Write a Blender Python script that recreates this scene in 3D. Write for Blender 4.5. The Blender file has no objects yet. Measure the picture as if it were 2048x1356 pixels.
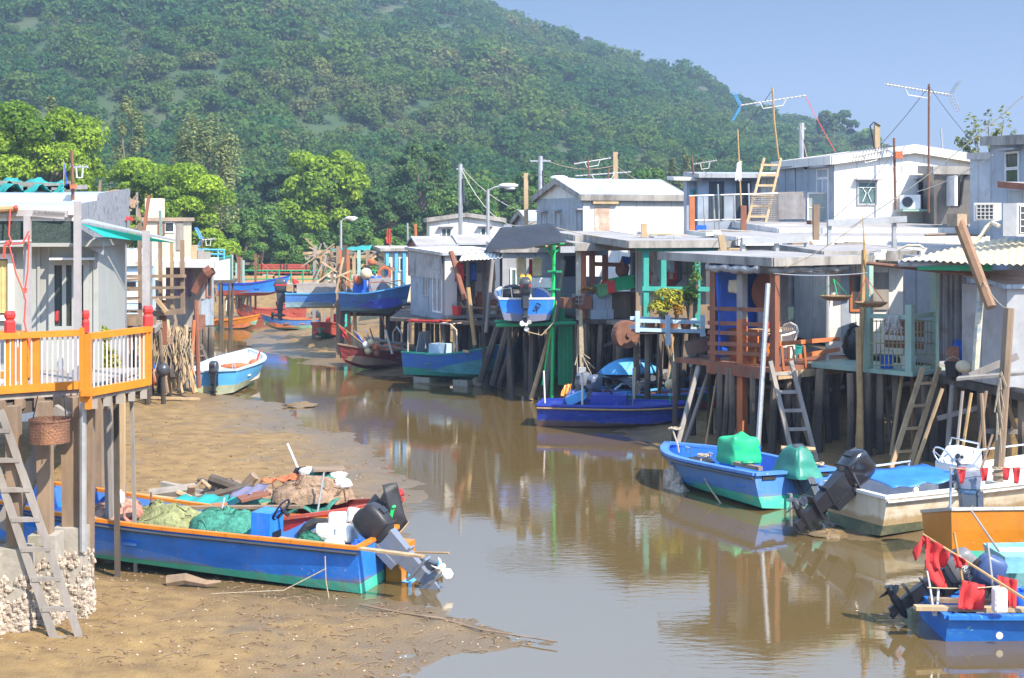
import bpy, math, random
import numpy as np
from mathutils import Vector, Matrix
random.seed(7); NR = np.random.default_rng(7)
SC = bpy.context.scene; COL = SC.collection
# pinhole used only to read real positions: a point seen at pixel (px,py) that stands Y metres away
F, HC, HY, CX = 2844.0, 5.2, 440.0, 1024.0
R = math.radians; PI = math.pi
def P(px, py, Y): return Vector(((px-CX)*Y/F, Y, HC+(HY-py)*Y/F))
def G(px, py, z=0.0):
    Y = (HC-z)*F/(py-HY); return Vector(((px-CX)*Y/F, Y, z))
def V(*a): return Vector(a)
U = random.uniform

class MB:
    def __init__(s): s.v=[]; s.f=[]; s.m=[]; s.mi=0
    def add(s, vs, fs):
        o=len(s.v); s.v += [tuple(v) for v in vs]; s.f += [tuple(i+o for i in f) for f in fs]; s.m += [s.mi]*len(fs); return s
    def hexa(s, b, t):
        n=len(b); return s.add(list(b)+list(t), [tuple(reversed(range(n))), tuple(range(n,2*n))]+[(i,(i+1)%n,(i+1)%n+n,i+n) for i in range(n)])
    def box(s, c, d, rz=0, M=None):
        c=Vector(c); x,y,z=d[0]/2,d[1]/2,d[2]/2
        q=[V(-x,-y,-z),V(x,-y,-z),V(x,y,-z),V(-x,y,-z),V(-x,-y,z),V(x,-y,z),V(x,y,z),V(-x,y,z)]
        m = M if M is not None else Matrix.Rotation(rz,3,'Z')
        q=[c+m@p for p in q]; return s.hexa(q[:4],q[4:])
    def bar(s, a, b, w, h=None, up=(0,0,1)):
        a=Vector(a); b=Vector(b); h=w if h is None else h; d=(b-a).normalized(); up=Vector(up)
        if abs(d.dot(up))>.97: up=V(0,1,0)
        x=d.cross(up).normalized()*w/2; y=x.cross(d).normalized()*h/2
        return s.hexa([a-x-y,a+x-y,a+x+y,a-x+y][::-1],[b-x-y,b+x-y,b+x+y,b-x+y][::-1])
    def tube(s, pts, r, n=6, cap=True):
        pts=[Vector(p) for p in pts]; k=len(pts); rs = r if isinstance(r,(list,tuple)) else [r]*k
        vs=[]; last=None
        for i,p in enumerate(pts):
            d=(pts[min(i+1,k-1)]-pts[max(i-1,0)]).normalized()
            if last is None:
                up=V(0,0,1) if abs(d.z)<.9 else V(1,0,0); x=d.cross(up).normalized()
            else: x=(last-d*last.dot(d)).normalized()
            last=x; y=d.cross(x)
            vs+=[p+(x*math.cos(2*PI*j/n)+y*math.sin(2*PI*j/n))*rs[i] for j in range(n)]
        fs=[(i*n+j,i*n+(j+1)%n,(i+1)*n+(j+1)%n,(i+1)*n+j) for i in range(k-1) for j in range(n)]
        if cap: fs+=[tuple(reversed(range(n))),tuple(range((k-1)*n,k*n))]
        return s.add(vs,fs)
    def lathe(s, prof, c=(0,0,0), n=12, M=None, cap=True):
        c=Vector(c); m=M if M is not None else Matrix.Identity(3); vs=[]
        for r,z in prof: vs+=[c+m@V(r*math.cos(2*PI*j/n),r*math.sin(2*PI*j/n),z) for j in range(n)]
        k=len(prof); fs=[(i*n+j,i*n+(j+1)%n,(i+1)*n+(j+1)%n,(i+1)*n+j) for i in range(k-1) for j in range(n)]
        if cap: fs+=[tuple(reversed(range(n))),tuple(range((k-1)*n,k*n))]
        return s.add(vs,fs)
    def ball(s, c, r, n=10, k=7, jit=0, M=None):
        r=Vector(r) if not isinstance(r,(int,float)) else V(r,r,r); c=Vector(c); vs=[]
        m=M if M is not None else Matrix.Identity(3)
        for i in range(k):
            t=PI*(i+.5)/k
            for j in range(n):
                q=1+U(-jit,jit); a=2*PI*j/n
                vs.append(c+m@V(r.x*math.sin(t)*math.cos(a)*q,r.y*math.sin(t)*math.sin(a)*q,-r.z*math.cos(t)*q))
        fs=[(i*n+j,i*n+(j+1)%n,(i+1)*n+(j+1)%n,(i+1)*n+j) for i in range(k-1) for j in range(n)]
        fs+=[tuple(reversed(range(n))),tuple(range((k-1)*n,k*n))]
        return s.add(vs,fs)
    def grid(s, fn, nu, nv, thick=0):
        vs=[Vector(fn(i/nu,j/nv)) for j in range(nv+1) for i in range(nu+1)]; w=nu+1
        fs=[(j*w+i,j*w+i+1,(j+1)*w+i+1,(j+1)*w+i) for j in range(nv) for i in range(nu)]
        if thick:
            n=((vs[1]-vs[0]).cross(vs[w]-vs[0])).normalized()*thick; o=len(vs)
            vs=vs+[v-n for v in vs]; fs=fs+[tuple(o+q for q in reversed(f)) for f in fs]
            edge=[i for i in range(w)]+[j*w+nu for j in range(1,nv+1)]+[nv*w+i for i in range(nu-1,-1,-1)]+[j*w for j in range(nv-1,0,-1)]
            fs+=[(edge[q],o+edge[q],o+edge[(q+1)%len(edge)],edge[(q+1)%len(edge)]) for q in range(len(edge))]
        return s.add(vs,fs)
    def prism(s, pts, d):
        d=Vector(d); pts=[Vector(p) for p in pts]; return s.hexa(pts,[p+d for p in pts])
    def build(s, name, mats, root=None, smooth=False, loc=None):
        if not isinstance(mats,(list,tuple)): mats=[mats]
        vs=s.v; o=bpy.data.objects.new(name,bpy.data.meshes.new(name)); me=o.data
        off=V(0,0,0)
        if root is not None: off=ORG.get(root.name,V(0,0,0))
        elif loc is not None: off=Vector(loc)
        elif vs:
            a=np.array(vs); off=V(*( (a.min(0)+a.max(0))/2 )); off.z=a[:,2].min()
        me.from_pydata([tuple(Vector(v)-off) for v in vs],[],s.f)
        for m in mats: me.materials.append(m)
        me.polygons.foreach_set('material_index',s.m)
        if smooth: me.polygons.foreach_set('use_smooth',[True]*len(s.f))
        me.update(); COL.objects.link(o)
        if root is not None: o.parent=root; ORG[o.name]=off
        else: o.location=off; ORG[o.name]=off
        return o
ORG={}
def tag(o,label=None,cat=None,group=None,kind=None):
    for k,v in (('label',label),('category',cat),('group',group),('kind',kind)):
        if v: o[k]=v
    return o
def thing(name,label,cat,loc=(0,0,0),group=None):
    o=bpy.data.objects.new(name,None); COL.objects.link(o); o.location=Vector(loc); o.empty_display_size=.2
    ORG[o.name]=Vector(loc); return tag(o,label,cat,group)
def one(mb,name,m,label,cat,group=None,smooth=False):
    return tag(mb.build(name,m,None,smooth),label,cat,group)
def struct(mb,name,m,smooth=False): return tag(mb.build(name,m,None,smooth,loc=(0,0,0)),kind='structure')
def cp(o,loc=None,rz=None,label=None,parent=None,scale=None):
    c=o.copy(); COL.objects.link(c)
    if parent is not None: c.parent=parent
    for ch in list(o.children): cp(ch,parent=c)
    if loc is not None: c.location=loc
    if rz is not None: c.rotation_euler=(0,0,rz)
    if scale: c.scale=(scale,)*3 if isinstance(scale,(int,float)) else scale
    if label: c['label']=label
    return c
def placed(root,loc,rz,tilt=0,roll=0):
    "a thing that was built round the origin is set where it stands"
    root.location=loc; root.rotation_euler=(roll,tilt,rz); return root

# ---------- materials
MT={}
def lin(c): return tuple((x/12.92 if x<=.04045 else ((x+.055)/1.055)**2.4) for x in c)
def mat(key,col=None,rough=.75,var=.25,sc=2.5,metal=0,bump=.15,dirt=None,damt=.5,dsc=1.3,streak=1.0,bsc=None,trans=0,spec=None,coat=0,chips=None,seam=0,run=None,scum=None,tide=None):
    "paint / wood / tin: base colour broken by noise, patches of dirt (a second colour), fine bump"
    if key in MT: return MT[key]
    m=bpy.data.materials.new(key); m.use_nodes=True; nt=m.node_tree; N=nt.nodes; L=nt.links; b=N['Principled BSDF']
    tc=N.new('ShaderNodeTexCoord'); mp=N.new('ShaderNodeMapping'); L.new(tc.outputs['Object'],mp.inputs[0]); mp.inputs['Scale'].default_value=(1,1,1/streak)
    n=N.new('ShaderNodeTexNoise'); n.inputs['Scale'].default_value=sc; n.inputs['Detail'].default_value=5; n.inputs['Roughness'].default_value=.65; L.new(mp.outputs[0],n.inputs['Vector'])
    rp=N.new('ShaderNodeMapRange'); rp.inputs[1].default_value=.3; rp.inputs[2].default_value=.7; rp.inputs[3].default_value=1-var; rp.inputs[4].default_value=1+var*.7; L.new(n.outputs[0],rp.inputs[0])
    mx=N.new('ShaderNodeMix'); mx.data_type='RGBA'; mx.blend_type='MULTIPLY'; mx.inputs[0].default_value=1
    mx.inputs[6].default_value=(*col,1); L.new(rp.outputs[0],mx.inputs[7]); out=mx.outputs[2]
    if dirt:
        d=N.new('ShaderNodeTexNoise'); d.inputs['Scale'].default_value=dsc; d.inputs['Detail'].default_value=7; d.inputs['Roughness'].default_value=.7; L.new(mp.outputs[0],d.inputs['Vector'])
        r2=N.new('ShaderNodeMapRange'); r2.inputs[1].default_value=.62-.2*damt; r2.inputs[2].default_value=.74-.14*damt; r2.inputs[4].default_value=min(1,.45+damt*.6); L.new(d.outputs[0],r2.inputs[0])
        m2=N.new('ShaderNodeMix'); m2.data_type='RGBA'; L.new(r2.outputs[0],m2.inputs[0]); L.new(out,m2.inputs[6]); m2.inputs[7].default_value=(*dirt,1); out=m2.outputs[2]
    def over(fac,colr):
        nonlocal out
        m3=N.new('ShaderNodeMix'); m3.data_type='RGBA'; L.new(fac,m3.inputs[0]); L.new(out,m3.inputs[6]); m3.inputs[7].default_value=(*colr,1); out=m3.outputs[2]
    def nz(scale,vec,lo,hi,amt,det=5):
        q=N.new('ShaderNodeTexNoise'); q.inputs['Scale'].default_value=scale; q.inputs['Detail'].default_value=det; q.inputs['Roughness'].default_value=.65; L.new(vec,q.inputs['Vector'])
        r=N.new('ShaderNodeMapRange'); r.inputs[1].default_value=lo; r.inputs[2].default_value=hi; r.inputs[4].default_value=amt; L.new(q.outputs[0],r.inputs[0]); return r.outputs[0]
    if run:       # rain and rust runs: noise drawn out downwards
        m5=N.new('ShaderNodeMapping'); m5.inputs['Scale'].default_value=(1,1,.10); L.new(tc.outputs['Object'],m5.inputs[0]); over(nz(5.5,m5.outputs[0],.56,.72,run[3]),run[:3])
    if chips: over(nz(11,tc.outputs['Object'],.655,.675,.9,8),chips)
    if scum:      # dried mud and weed up to an uneven line on the hull
        sz=N.new('ShaderNodeSeparateXYZ'); L.new(tc.outputs['Object'],sz.inputs[0]); q=nz(2.2,tc.outputs['Object'],.2,.8,scum[4]); sb=N.new('ShaderNodeMath'); sb.operation='SUBTRACT'; L.new(q,sb.inputs[0]); L.new(sz.outputs[2],sb.inputs[1])
        r9=N.new('ShaderNodeMapRange'); r9.inputs[1].default_value=-scum[3]; r9.inputs[2].default_value=.06-scum[3]; r9.inputs[4].default_value=.75; L.new(sb.outputs[0],r9.inputs[0]); over(r9.outputs[0],scum[:3])
    if tide:      # wet, weedy wood up to the tide line
        gp=N.new('ShaderNodeNewGeometry'); sz=N.new('ShaderNodeSeparateXYZ'); L.new(gp.outputs['Position'],sz.inputs[0]); q=nz(1.6,gp.outputs['Position'],.2,.8,.9); sb=N.new('ShaderNodeMath'); sb.operation='SUBTRACT'; L.new(q,sb.inputs[0]); L.new(sz.outputs[2],sb.inputs[1])
        r9=N.new('ShaderNodeMapRange'); r9.inputs[1].default_value=-1.1; r9.inputs[2].default_value=-.5; r9.inputs[4].default_value=.85; L.new(sb.outputs[0],r9.inputs[0]); over(r9.outputs[0],tide); over(nz(16,gp.outputs['Position'],.62,.66,.5,6),(.20,.17,.13))
    if seam:      # joints between sheets
        sz=N.new('ShaderNodeSeparateXYZ'); L.new(tc.outputs['Object'],sz.inputs[0]); sm=N.new('ShaderNodeMath'); L.new(sz.outputs[0],sm.inputs[0]); L.new(sz.outputs[1],sm.inputs[1])
        pp=N.new('ShaderNodeMath'); pp.operation='PINGPONG'; pp.inputs[1].default_value=seam/2; L.new(sm.outputs[0],pp.inputs[0]); r8=N.new('ShaderNodeMapRange'); r8.inputs[1].default_value=.022; r8.inputs[2].default_value=.012; r8.inputs[4].default_value=.55; L.new(pp.outputs[0],r8.inputs[0]); over(r8.outputs[0],tuple(x*.35 for x in col))
    L.new(out,b.inputs['Base Color']); b.inputs['Roughness'].default_value=rough; b.inputs['Metallic'].default_value=metal
    if spec is not None: b.inputs['Specular IOR Level'].default_value=spec
    if coat: b.inputs['Coat Weight'].default_value=coat; b.inputs['Coat Roughness'].default_value=.15
    if bump:
        bn=N.new('ShaderNodeTexNoise'); bn.inputs['Scale'].default_value=bsc or sc*5; bn.inputs['Detail'].default_value=4; L.new(mp.outputs[0],bn.inputs['Vector'])
        bu=N.new('ShaderNodeBump'); bu.inputs['Strength'].default_value=bump; bu.inputs['Distance'].default_value=.03; L.new(bn.outputs[0],bu.inputs['Height']); L.new(bu.outputs[0],b.inputs['Normal'])
    if trans:
        tr=N.new('ShaderNodeBsdfTranslucent'); L.new(out,tr.inputs[0]); ms=N.new('ShaderNodeMixShader'); ms.inputs[0].default_value=trans
        L.new(b.outputs[0],ms.inputs[1]); L.new(tr.outputs[0],ms.inputs[2]); L.new(ms.outputs[0],N['Material Output'].inputs[0])
    MT[key]=m; return m
def c8(r,g,b): return lin((r/255,g/255,b/255))
GRIME=(.09,.08,.065); RUST=(.22,.085,.035)
def paint(key,rgb,rough=.5,damt=.25,dirt=GRIME,var=.15,**k): return mat(key,rgb,rough=rough,var=var,dirt=dirt,damt=damt,**k)
wood   =mat('weathered_wood',(.27,.19,.125),.85,.4,3,dirt=(.13,.10,.075),damt=.45,streak=4)
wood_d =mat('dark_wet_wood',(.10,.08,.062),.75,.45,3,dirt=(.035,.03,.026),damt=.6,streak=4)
wood_g =mat('grey_wood',(.30,.27,.24),.85,.35,3,dirt=(.15,.125,.10),damt=.45,streak=4)
wood_p =mat('pale_wood',(.46,.33,.19),.8,.3,3,dirt=(.24,.16,.09),damt=.4,streak=4)
wood_b =mat('reddish_brown_wood',(.25,.095,.052),.7,.3,3,dirt=(.12,.06,.04),damt=.4,streak=3)
wood_o =mat('orange_brown_wood',(.50,.16,.055),.65,.3,3,dirt=(.25,.10,.05),damt=.4,streak=3)
bamboo =mat('bamboo',(.42,.27,.12),.6,.3,4,dirt=(.2,.14,.08),damt=.3)
stiltm =mat('stilt_wood',(.20,.155,.115),.85,.4,2.5,dirt=(.055,.047,.04),damt=.6,dsc=1.0,streak=3,tide=(.035,.030,.025))
concr  =mat('concrete',(.36,.33,.28),.9,.3,2,dirt=(.22,.20,.10),damt=.6,bump=.4)
rustm  =mat('rusty_steel',(.20,.09,.055),.8,.4,4,dirt=(.36,.15,.06),damt=.45,bump=.3)
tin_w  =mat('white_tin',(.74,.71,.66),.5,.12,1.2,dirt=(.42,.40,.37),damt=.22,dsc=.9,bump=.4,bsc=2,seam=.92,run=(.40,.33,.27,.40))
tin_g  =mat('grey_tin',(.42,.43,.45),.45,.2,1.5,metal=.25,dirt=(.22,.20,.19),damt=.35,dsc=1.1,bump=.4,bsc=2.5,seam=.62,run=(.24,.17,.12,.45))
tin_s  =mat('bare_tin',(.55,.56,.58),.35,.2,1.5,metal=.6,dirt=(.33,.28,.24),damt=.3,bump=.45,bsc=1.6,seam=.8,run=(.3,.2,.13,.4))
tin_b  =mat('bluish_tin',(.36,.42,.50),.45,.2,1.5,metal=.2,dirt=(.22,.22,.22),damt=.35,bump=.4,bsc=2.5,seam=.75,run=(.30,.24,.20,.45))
roofg  =mat('felt_roof',(.31,.295,.285),.8,.25,1.2,dirt=(.2,.19,.18),damt=.45,bump=.35)
roofbl =mat('bluish_roof',(.36,.42,.58),.5,.15,1,dirt=(.45,.45,.5),damt=.3,bump=.2)
fascia =mat('stained_fascia',(.34,.32,.29),.8,.4,2,dirt=(.10,.09,.08),damt=.6,streak=3,bump=.3)
steel  =mat('galvanised_steel',(.47,.48,.49),.45,.15,3,metal=.5,dirt=(.3,.25,.2),damt=.2)
steel_p=paint('grey_painted_steel',(.40,.38,.38),.5,.15)
chrome =mat('chrome',(.75,.75,.75),.18,.05,3,metal=.95,bump=0)
glass  =mat('window_glass',(.05,.065,.065),.08,.5,2,bump=.05,bsc=3,spec=.7)
glass_g=mat('greenish_window_glass',(.10,.17,.16),.12,.4,2,bump=.05,spec=.7)
white  =paint('white_paint',(.80,.79,.77),.45,.12,(.5,.47,.42))
offw   =paint('off_white_paint',(.66,.63,.55),.55,.3,(.4,.35,.27))
cream  =paint('cream_paint',(.70,.62,.46),.6,.2,(.45,.36,.24))
greyp  =paint('grey_paint',(.36,.37,.39),.6,.3)
black  =paint('black_plastic',(.018,.018,.022),.35,.12,(.10,.09,.08))
blackg =mat('black_gloss',(.012,.012,.016),.18,.2,3,bump=0,coat=.6,dirt=(.10,.10,.11),damt=.05,dsc=6)
dgrey  =paint('dark_grey_plastic',(.055,.062,.075),.35,.12,(.12,.11,.1))
mgrey  =mat('grey_gloss_enamel',(.17,.19,.235),.25,.12,3,bump=0,coat=.4)
sgrey  =mat('silver_enamel',(.40,.41,.43),.28,.12,3,metal=.5,bump=0)
orange =paint('orange_paint',(.66,.215,.014),.45,.14,(.45,.2,.05),chips=(.5,.32,.16))
orangeb=paint('ochre_orange_paint',(.58,.20,.015),.4,.14,(.4,.2,.04))
red    =paint('red_paint',(.66,.045,.04),.45,.15,(.35,.06,.05))
redh   =paint('faded_red_hull',(.43,.075,.05),.6,.4,(.22,.075,.05),chips=(.5,.36,.28),run=(.2,.12,.08,.5))
maroon =paint('maroon_hull',(.25,.04,.035),.6,.35,(.13,.05,.04),chips=(.36,.2,.16),run=(.12,.08,.06,.5),scum=(.2,.13,.08,.05,.25))
blue   =paint('bright_blue_hull',(.025,.22,.76),.35,.22,(.10,.22,.62),var=.2,chips=(.33,.42,.66),run=(.16,.24,.5,.55),scum=(.24,.19,.12,.16,.2))
blue2  =paint('light_blue_hull',(.085,.25,.66),.38,.25,(.13,.26,.56),chips=(.40,.48,.62),run=(.22,.28,.45,.6),scum=(.22,.24,.2,.2,.18))
blued  =paint('dark_blue_hull',(.02,.05,.36),.35,.2,(.05,.08,.28),chips=(.2,.24,.4),run=(.10,.12,.25,.6),scum=(.14,.11,.10,.14,.2))
bluem  =paint('worn_blue_hull',(.03,.17,.55),.5,.45,(.08,.16,.26),chips=(.2,.3,.42),run=(.12,.13,.14,.6))
bluep  =paint('peeling_blue_hull',(.02,.17,.60),.5,.22,(.12,.5,.42),dsc=4,chips=(.2,.5,.45))
sky    =paint('sky_blue_paint',(.10,.42,.80),.5,.2,(.3,.5,.62))
lblue  =paint('pale_blue_paint',(.45,.62,.76),.6,.25,(.35,.42,.48))
teal   =paint('teal_bottom_paint',(.07,.58,.42),.5,.4,(.36,.42,.25),chips=(.30,.30,.2),run=(.30,.27,.15,.6),scum=(.26,.19,.10,-.04,.20))
teald  =paint('dark_teal_paint',(.02,.30,.24),.5,.3,(.08,.2,.16))
tealw  =paint('teal_woodwork',(.04,.33,.27),.6,.3,(.06,.2,.16))
greenp =paint('green_paint',(.015,.30,.13),.5,.2,(.03,.15,.07))
greenb =paint('bright_green_paint',(.02,.58,.16),.45,.1,(.03,.3,.1))
greens =paint('pale_green_paint',(.30,.46,.39),.6,.4,(.42,.38,.22),dsc=3)
blackm =mat('black_tarp',(.022,.023,.028),.55,.3,2,bump=.5,bsc=4)
tarpb  =mat('blue_tarp',(.015,.12,.62),.4,.2,2,bump=.4,bsc=3)
tarpt  =mat('turquoise_tarp',(.03,.40,.36),.5,.2,2,bump=.4,bsc=3,trans=.25)
tarpg  =mat('green_tarp',(.02,.42,.18),.35,.2,2,bump=.4,bsc=4)
tarpd  =mat('dark_green_cover',(.025,.22,.16),.45,.25,2,bump=.4,bsc=4)
cloth_w=mat('white_cloth',(.72,.70,.68),.85,.15,4,trans=.2)
cloth_r=mat('red_cloth',(.72,.06,.06),.8,.2,4,trans=.3)
cloth_y=mat('yellow_cloth',(.80,.50,.06),.8,.3,4,trans=.3)
cloth_c=mat('beige_cloth',(.62,.52,.36),.85,.2,4)
cloth_p=mat('mauve_cloth',(.20,.13,.16),.85,.25,3)
netg   =mat('green_net',(.05,.25,.18),.85,.5,14,bump=.9,bsc=40)
nety   =mat('yellow_green_net',(.27,.29,.13),.85,.5,14,bump=.9,bsc=40)
netb   =mat('brown_net',(.30,.20,.13),.9,.5,14,bump=.9,bsc=40)
neto   =mat('orange_net',(.62,.17,.07),.9,.5,14,bump=.9,bsc=40)
rope   =mat('rope',(.42,.34,.23),.9,.3,20,bump=.4,bsc=80)
roper  =mat('red_cord',(.68,.09,.06),.7,.2,10)
foam   =mat('white_foam',(.80,.78,.73),.85,.15,6,dirt=(.5,.45,.36),damt=.3,bump=.4)
foamy  =mat('yellowed_foam',(.66,.55,.33),.85,.2,6,dirt=(.4,.33,.2),damt=.3,bump=.4)
rubber =mat('rubber',(.03,.03,.032),.8,.3,5,bump=.3)
# ---------- camera, sun, sky
cam=bpy.data.cameras.new('camera'); co=bpy.data.objects.new('camera',cam); COL.objects.link(co); SC.camera=co
cam.sensor_fit='HORIZONTAL'; cam.sensor_width=36; cam.lens=36*F/2048; cam.shift_y=-(678-HY)/2048; cam.clip_end=6000; cam.clip_start=.5
co.location=(0,0,HC); co.rotation_euler=(R(90),0,0)
AZ,EL=R(46),R(46)
sdir=V(math.sin(AZ)*math.cos(EL),-math.cos(AZ)*math.cos(EL),math.sin(EL))
sl=bpy.data.lights.new('sun','SUN'); sl.energy=4.4; sl.angle=R(.55); sl.color=(1,.89,.74)
so=bpy.data.objects.new('sun',sl); COL.objects.link(so); so.rotation_euler=(-sdir).to_track_quat('-Z','Y').to_euler(); so.location=(30,-30,40)
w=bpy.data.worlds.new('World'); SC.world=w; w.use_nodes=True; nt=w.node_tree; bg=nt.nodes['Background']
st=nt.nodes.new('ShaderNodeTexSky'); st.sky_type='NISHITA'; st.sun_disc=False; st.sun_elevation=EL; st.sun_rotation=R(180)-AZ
st.air_density=1.0; st.dust_density=0; st.ozone_density=2.5
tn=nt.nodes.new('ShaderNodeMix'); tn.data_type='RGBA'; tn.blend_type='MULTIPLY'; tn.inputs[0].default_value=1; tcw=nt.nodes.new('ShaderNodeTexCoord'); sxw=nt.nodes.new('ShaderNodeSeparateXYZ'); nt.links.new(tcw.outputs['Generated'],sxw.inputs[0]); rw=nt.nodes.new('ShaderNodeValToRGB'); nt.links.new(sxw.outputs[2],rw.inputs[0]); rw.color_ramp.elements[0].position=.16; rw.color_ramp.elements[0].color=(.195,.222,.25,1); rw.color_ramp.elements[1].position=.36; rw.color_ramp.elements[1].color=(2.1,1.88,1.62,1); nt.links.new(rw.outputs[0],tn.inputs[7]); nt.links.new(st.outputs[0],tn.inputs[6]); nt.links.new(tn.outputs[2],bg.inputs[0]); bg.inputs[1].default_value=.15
vs=SC.view_settings; vs.view_transform='Standard'; vs.look='None'; vs.exposure=1.2; vs.gamma=1
SC.cycles.max_bounces=7; SC.cycles.diffuse_bounces=4; SC.cycles.glossy_bounces=3; SC.cycles.transmission_bounces=4; SC.cycles.transparent_max_bounces=6; SC.cycles.volume_bounces=0
SC.cycles.use_denoising=True; SC.cycles.caustics_reflective=False; SC.cycles.caustics_refractive=False

# ---------- numpy helpers
def vnoise(x,y,s=0):
    xi=np.floor(x).astype(np.int64); yi=np.floor(y).astype(np.int64); fx=x-xi; fy=y-yi; fx=fx*fx*(3-2*fx); fy=fy*fy*(3-2*fy)
    def h(a,b):
        n=(a*374761393+b*668265263+s*974711)&0x7fffffff; n=((n^(n>>13))*1274126177)&0x7fffffff; return ((n^(n>>16))&0xffff)/65535.
    return (h(xi,yi)*(1-fx)+h(xi+1,yi)*fx)*(1-fy)+(h(xi,yi+1)*(1-fx)+h(xi+1,yi+1)*fx)*fy
def fbm(x,y,o=4,s=0): return sum(vnoise(x*2**i,y*2**i,s+i)*.5**(i+1) for i in range(o))
def npmesh(name,verts,nper,mats,tint=None,root=None,loc=None,smooth=False,quads=None):
    "verts: (k,3), faces are consecutive runs of nper verts (or an index array quads)"
    me=bpy.data.meshes.new(name); off=np.array(ORG[root.name]) if root is not None else np.array(loc if loc is not None else (0,0,0),float)
    verts=np.asarray(verts,float)-off
    idx=np.arange(len(verts)) if quads is None else quads.reshape(-1); nf=len(idx)//nper
    me.vertices.add(len(verts)); me.vertices.foreach_set('co',verts.astype(np.float32).ravel())
    me.loops.add(len(idx)); me.loops.foreach_set('vertex_index',idx.astype(np.int32))
    me.polygons.add(nf); me.polygons.foreach_set('loop_start',np.arange(0,len(idx),nper,dtype=np.int32)); me.polygons.foreach_set('loop_total',np.full(nf,nper,np.int32))
    if smooth: me.polygons.foreach_set('use_smooth',np.ones(nf,bool))
    if tint is not None:
        a=me.attributes.new('tint','FLOAT','POINT'); a.data.foreach_set('value',tint.astype(np.float32))
    for m in (mats if isinstance(mats,(list,tuple)) else [mats]): me.materials.append(m)
    me.update(calc_edges=True); o=bpy.data.objects.new(name,me); COL.objects.link(o)
    if root is not None: o.parent=root
    else: o.location=tuple(off)
    return o
# ---------- mud flats and creek: the waterline was read on the level of the water
WL=[(700,2100),(780,1500),(835,1356),(870,1322),(1000,1302),(1115,1288),(1060,1268),(960,1240),(880,1222),(800,1205),(730,1192),(745,1150),(770,1110),(800,1062),(792,1040),(830,1010),(845,985),(835,965),(790,945),(765,915),(745,895),(715,885),(700,868),(650,862),(612,850),(602,838),(572,824),(582,808),(530,802),(492,797),(478,785),(500,765),(508,740),(500,722),(460,712),(435,700),(424,685),(418,668),(428,652),(450,643),(500,635),(560,628),(600,623),(602,629),(540,655),(500,671),(484,682),(495,699),(560,710),(622,719),(594,727),(613,730),(674,732),(738,734),(712,745),(738,751),(803,752),(838,762),(842,772),(925,771),(976,776),(1028,786),(1059,796),(1090,795),(1130,803),(1200,840),(1277,888),(1296,895),(1350,903),(1420,912),(1500,925),(1580,960),(1625,1010),(1650,1062),(1690,1080),(1800,1088),(1860,1112),(1950,1165),(2100,1210),(2300,1280),(2700,1500),(2800,2100)]
WP=np.array([G(a,b)[:2] for a,b in WL])
def sdist(x,y):
    "distance to the waterline, negative in the water"
    x=np.asarray(x,float); y=np.asarray(y,float); d=np.full(x.shape,1e9); ins=np.zeros(x.shape,bool); n=len(WP)
    for i in range(n):
        a=WP[i]; b=WP[(i+1)%n]; e=b-a; t=np.clip(((x-a[0])*e[0]+(y-a[1])*e[1])/(e@e+1e-9),0,1)
        d=np.minimum(d,np.hypot(x-a[0]-t*e[0],y-a[1]-t*e[1]))
        c=((a[1]>y)!=(b[1]>y)); 
        with np.errstate(divide='ignore',invalid='ignore'): ins^=c&(x<(b[0]-a[0])*(y-a[1])/(b[1]-a[1]+1e-12)+a[0])
    return np.where(ins,-d,d)
def mudz(x,y):
    x=np.asarray(x,float); y=np.asarray(y,float); d=sdist(x,y)+(fbm(x*1.7,y*1.7,4,3)-.44)*.6
    right=np.interp(y,[0,29,31,40,47,54,62,100],[12,12,6,2.0,-2,-6,-9,-9])
    side=x>right-1
    up=np.where(side,.07*np.clip(d,0,3)+.20*np.clip(d-3,0,9),.05*np.clip(d,0,6)+.012*np.clip(d-6,0,20))
    z=np.where(d<0,np.maximum(.10*d,-.7),up)
    z=z+ (fbm(x*4,y*4,4,9)-.47)*.08*np.clip(d*2+.6,0,1) + (fbm(x*1.1,y*1.1,3,21)-.44)*.10*np.clip(d,0,1)
    bx=(x+1.92)*-.951+(y-20.3)*.309; by=(x+1.92)*.309+(y-20.3)*.951; near=np.clip((1.7-np.abs(by))/.8,0,1)*np.clip((bx+.8)/.6,0,1)*np.clip((9-bx)/1,0,1); z=np.where(z>.0,z*(1-.85*near),z)
    z=np.where(y>78,np.maximum(z,np.clip((y-78)*.35,0,1.4)),z)
    return z
def mz(x,y): return float(mudz(np.array([x]),np.array([y]))[0])
def surf(name,xs,ys,zf,m,smooth=True):
    X,Y=np.meshgrid(xs,ys); Z=zf(X.ravel(),Y.ravel()); vv=np.stack([X.ravel(),Y.ravel(),Z],1); nx,ny=len(xs),len(ys)
    I=np.arange(nx*ny).reshape(ny,nx); q=np.stack([I[:-1,:-1],I[:-1,1:],I[1:,1:],I[1:,:-1]],-1).reshape(-1,4)
    return tag(npmesh(name,vv,4,m,smooth=smooth,quads=q),kind='structure')
def nodemat(key):
    m=bpy.data.materials.new(key); m.use_nodes=True; return m,m.node_tree.nodes,m.node_tree.links,m.node_tree.nodes['Principled BSDF']
def ramp(N,pts):
    r=N.new('ShaderNodeValToRGB'); e=r.color_ramp.elements
    while len(e)<len(pts): e.new(.5)
    for k,(p,c) in zip(e,pts): k.position=p; k.color=(*c,1)
    return r
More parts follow.
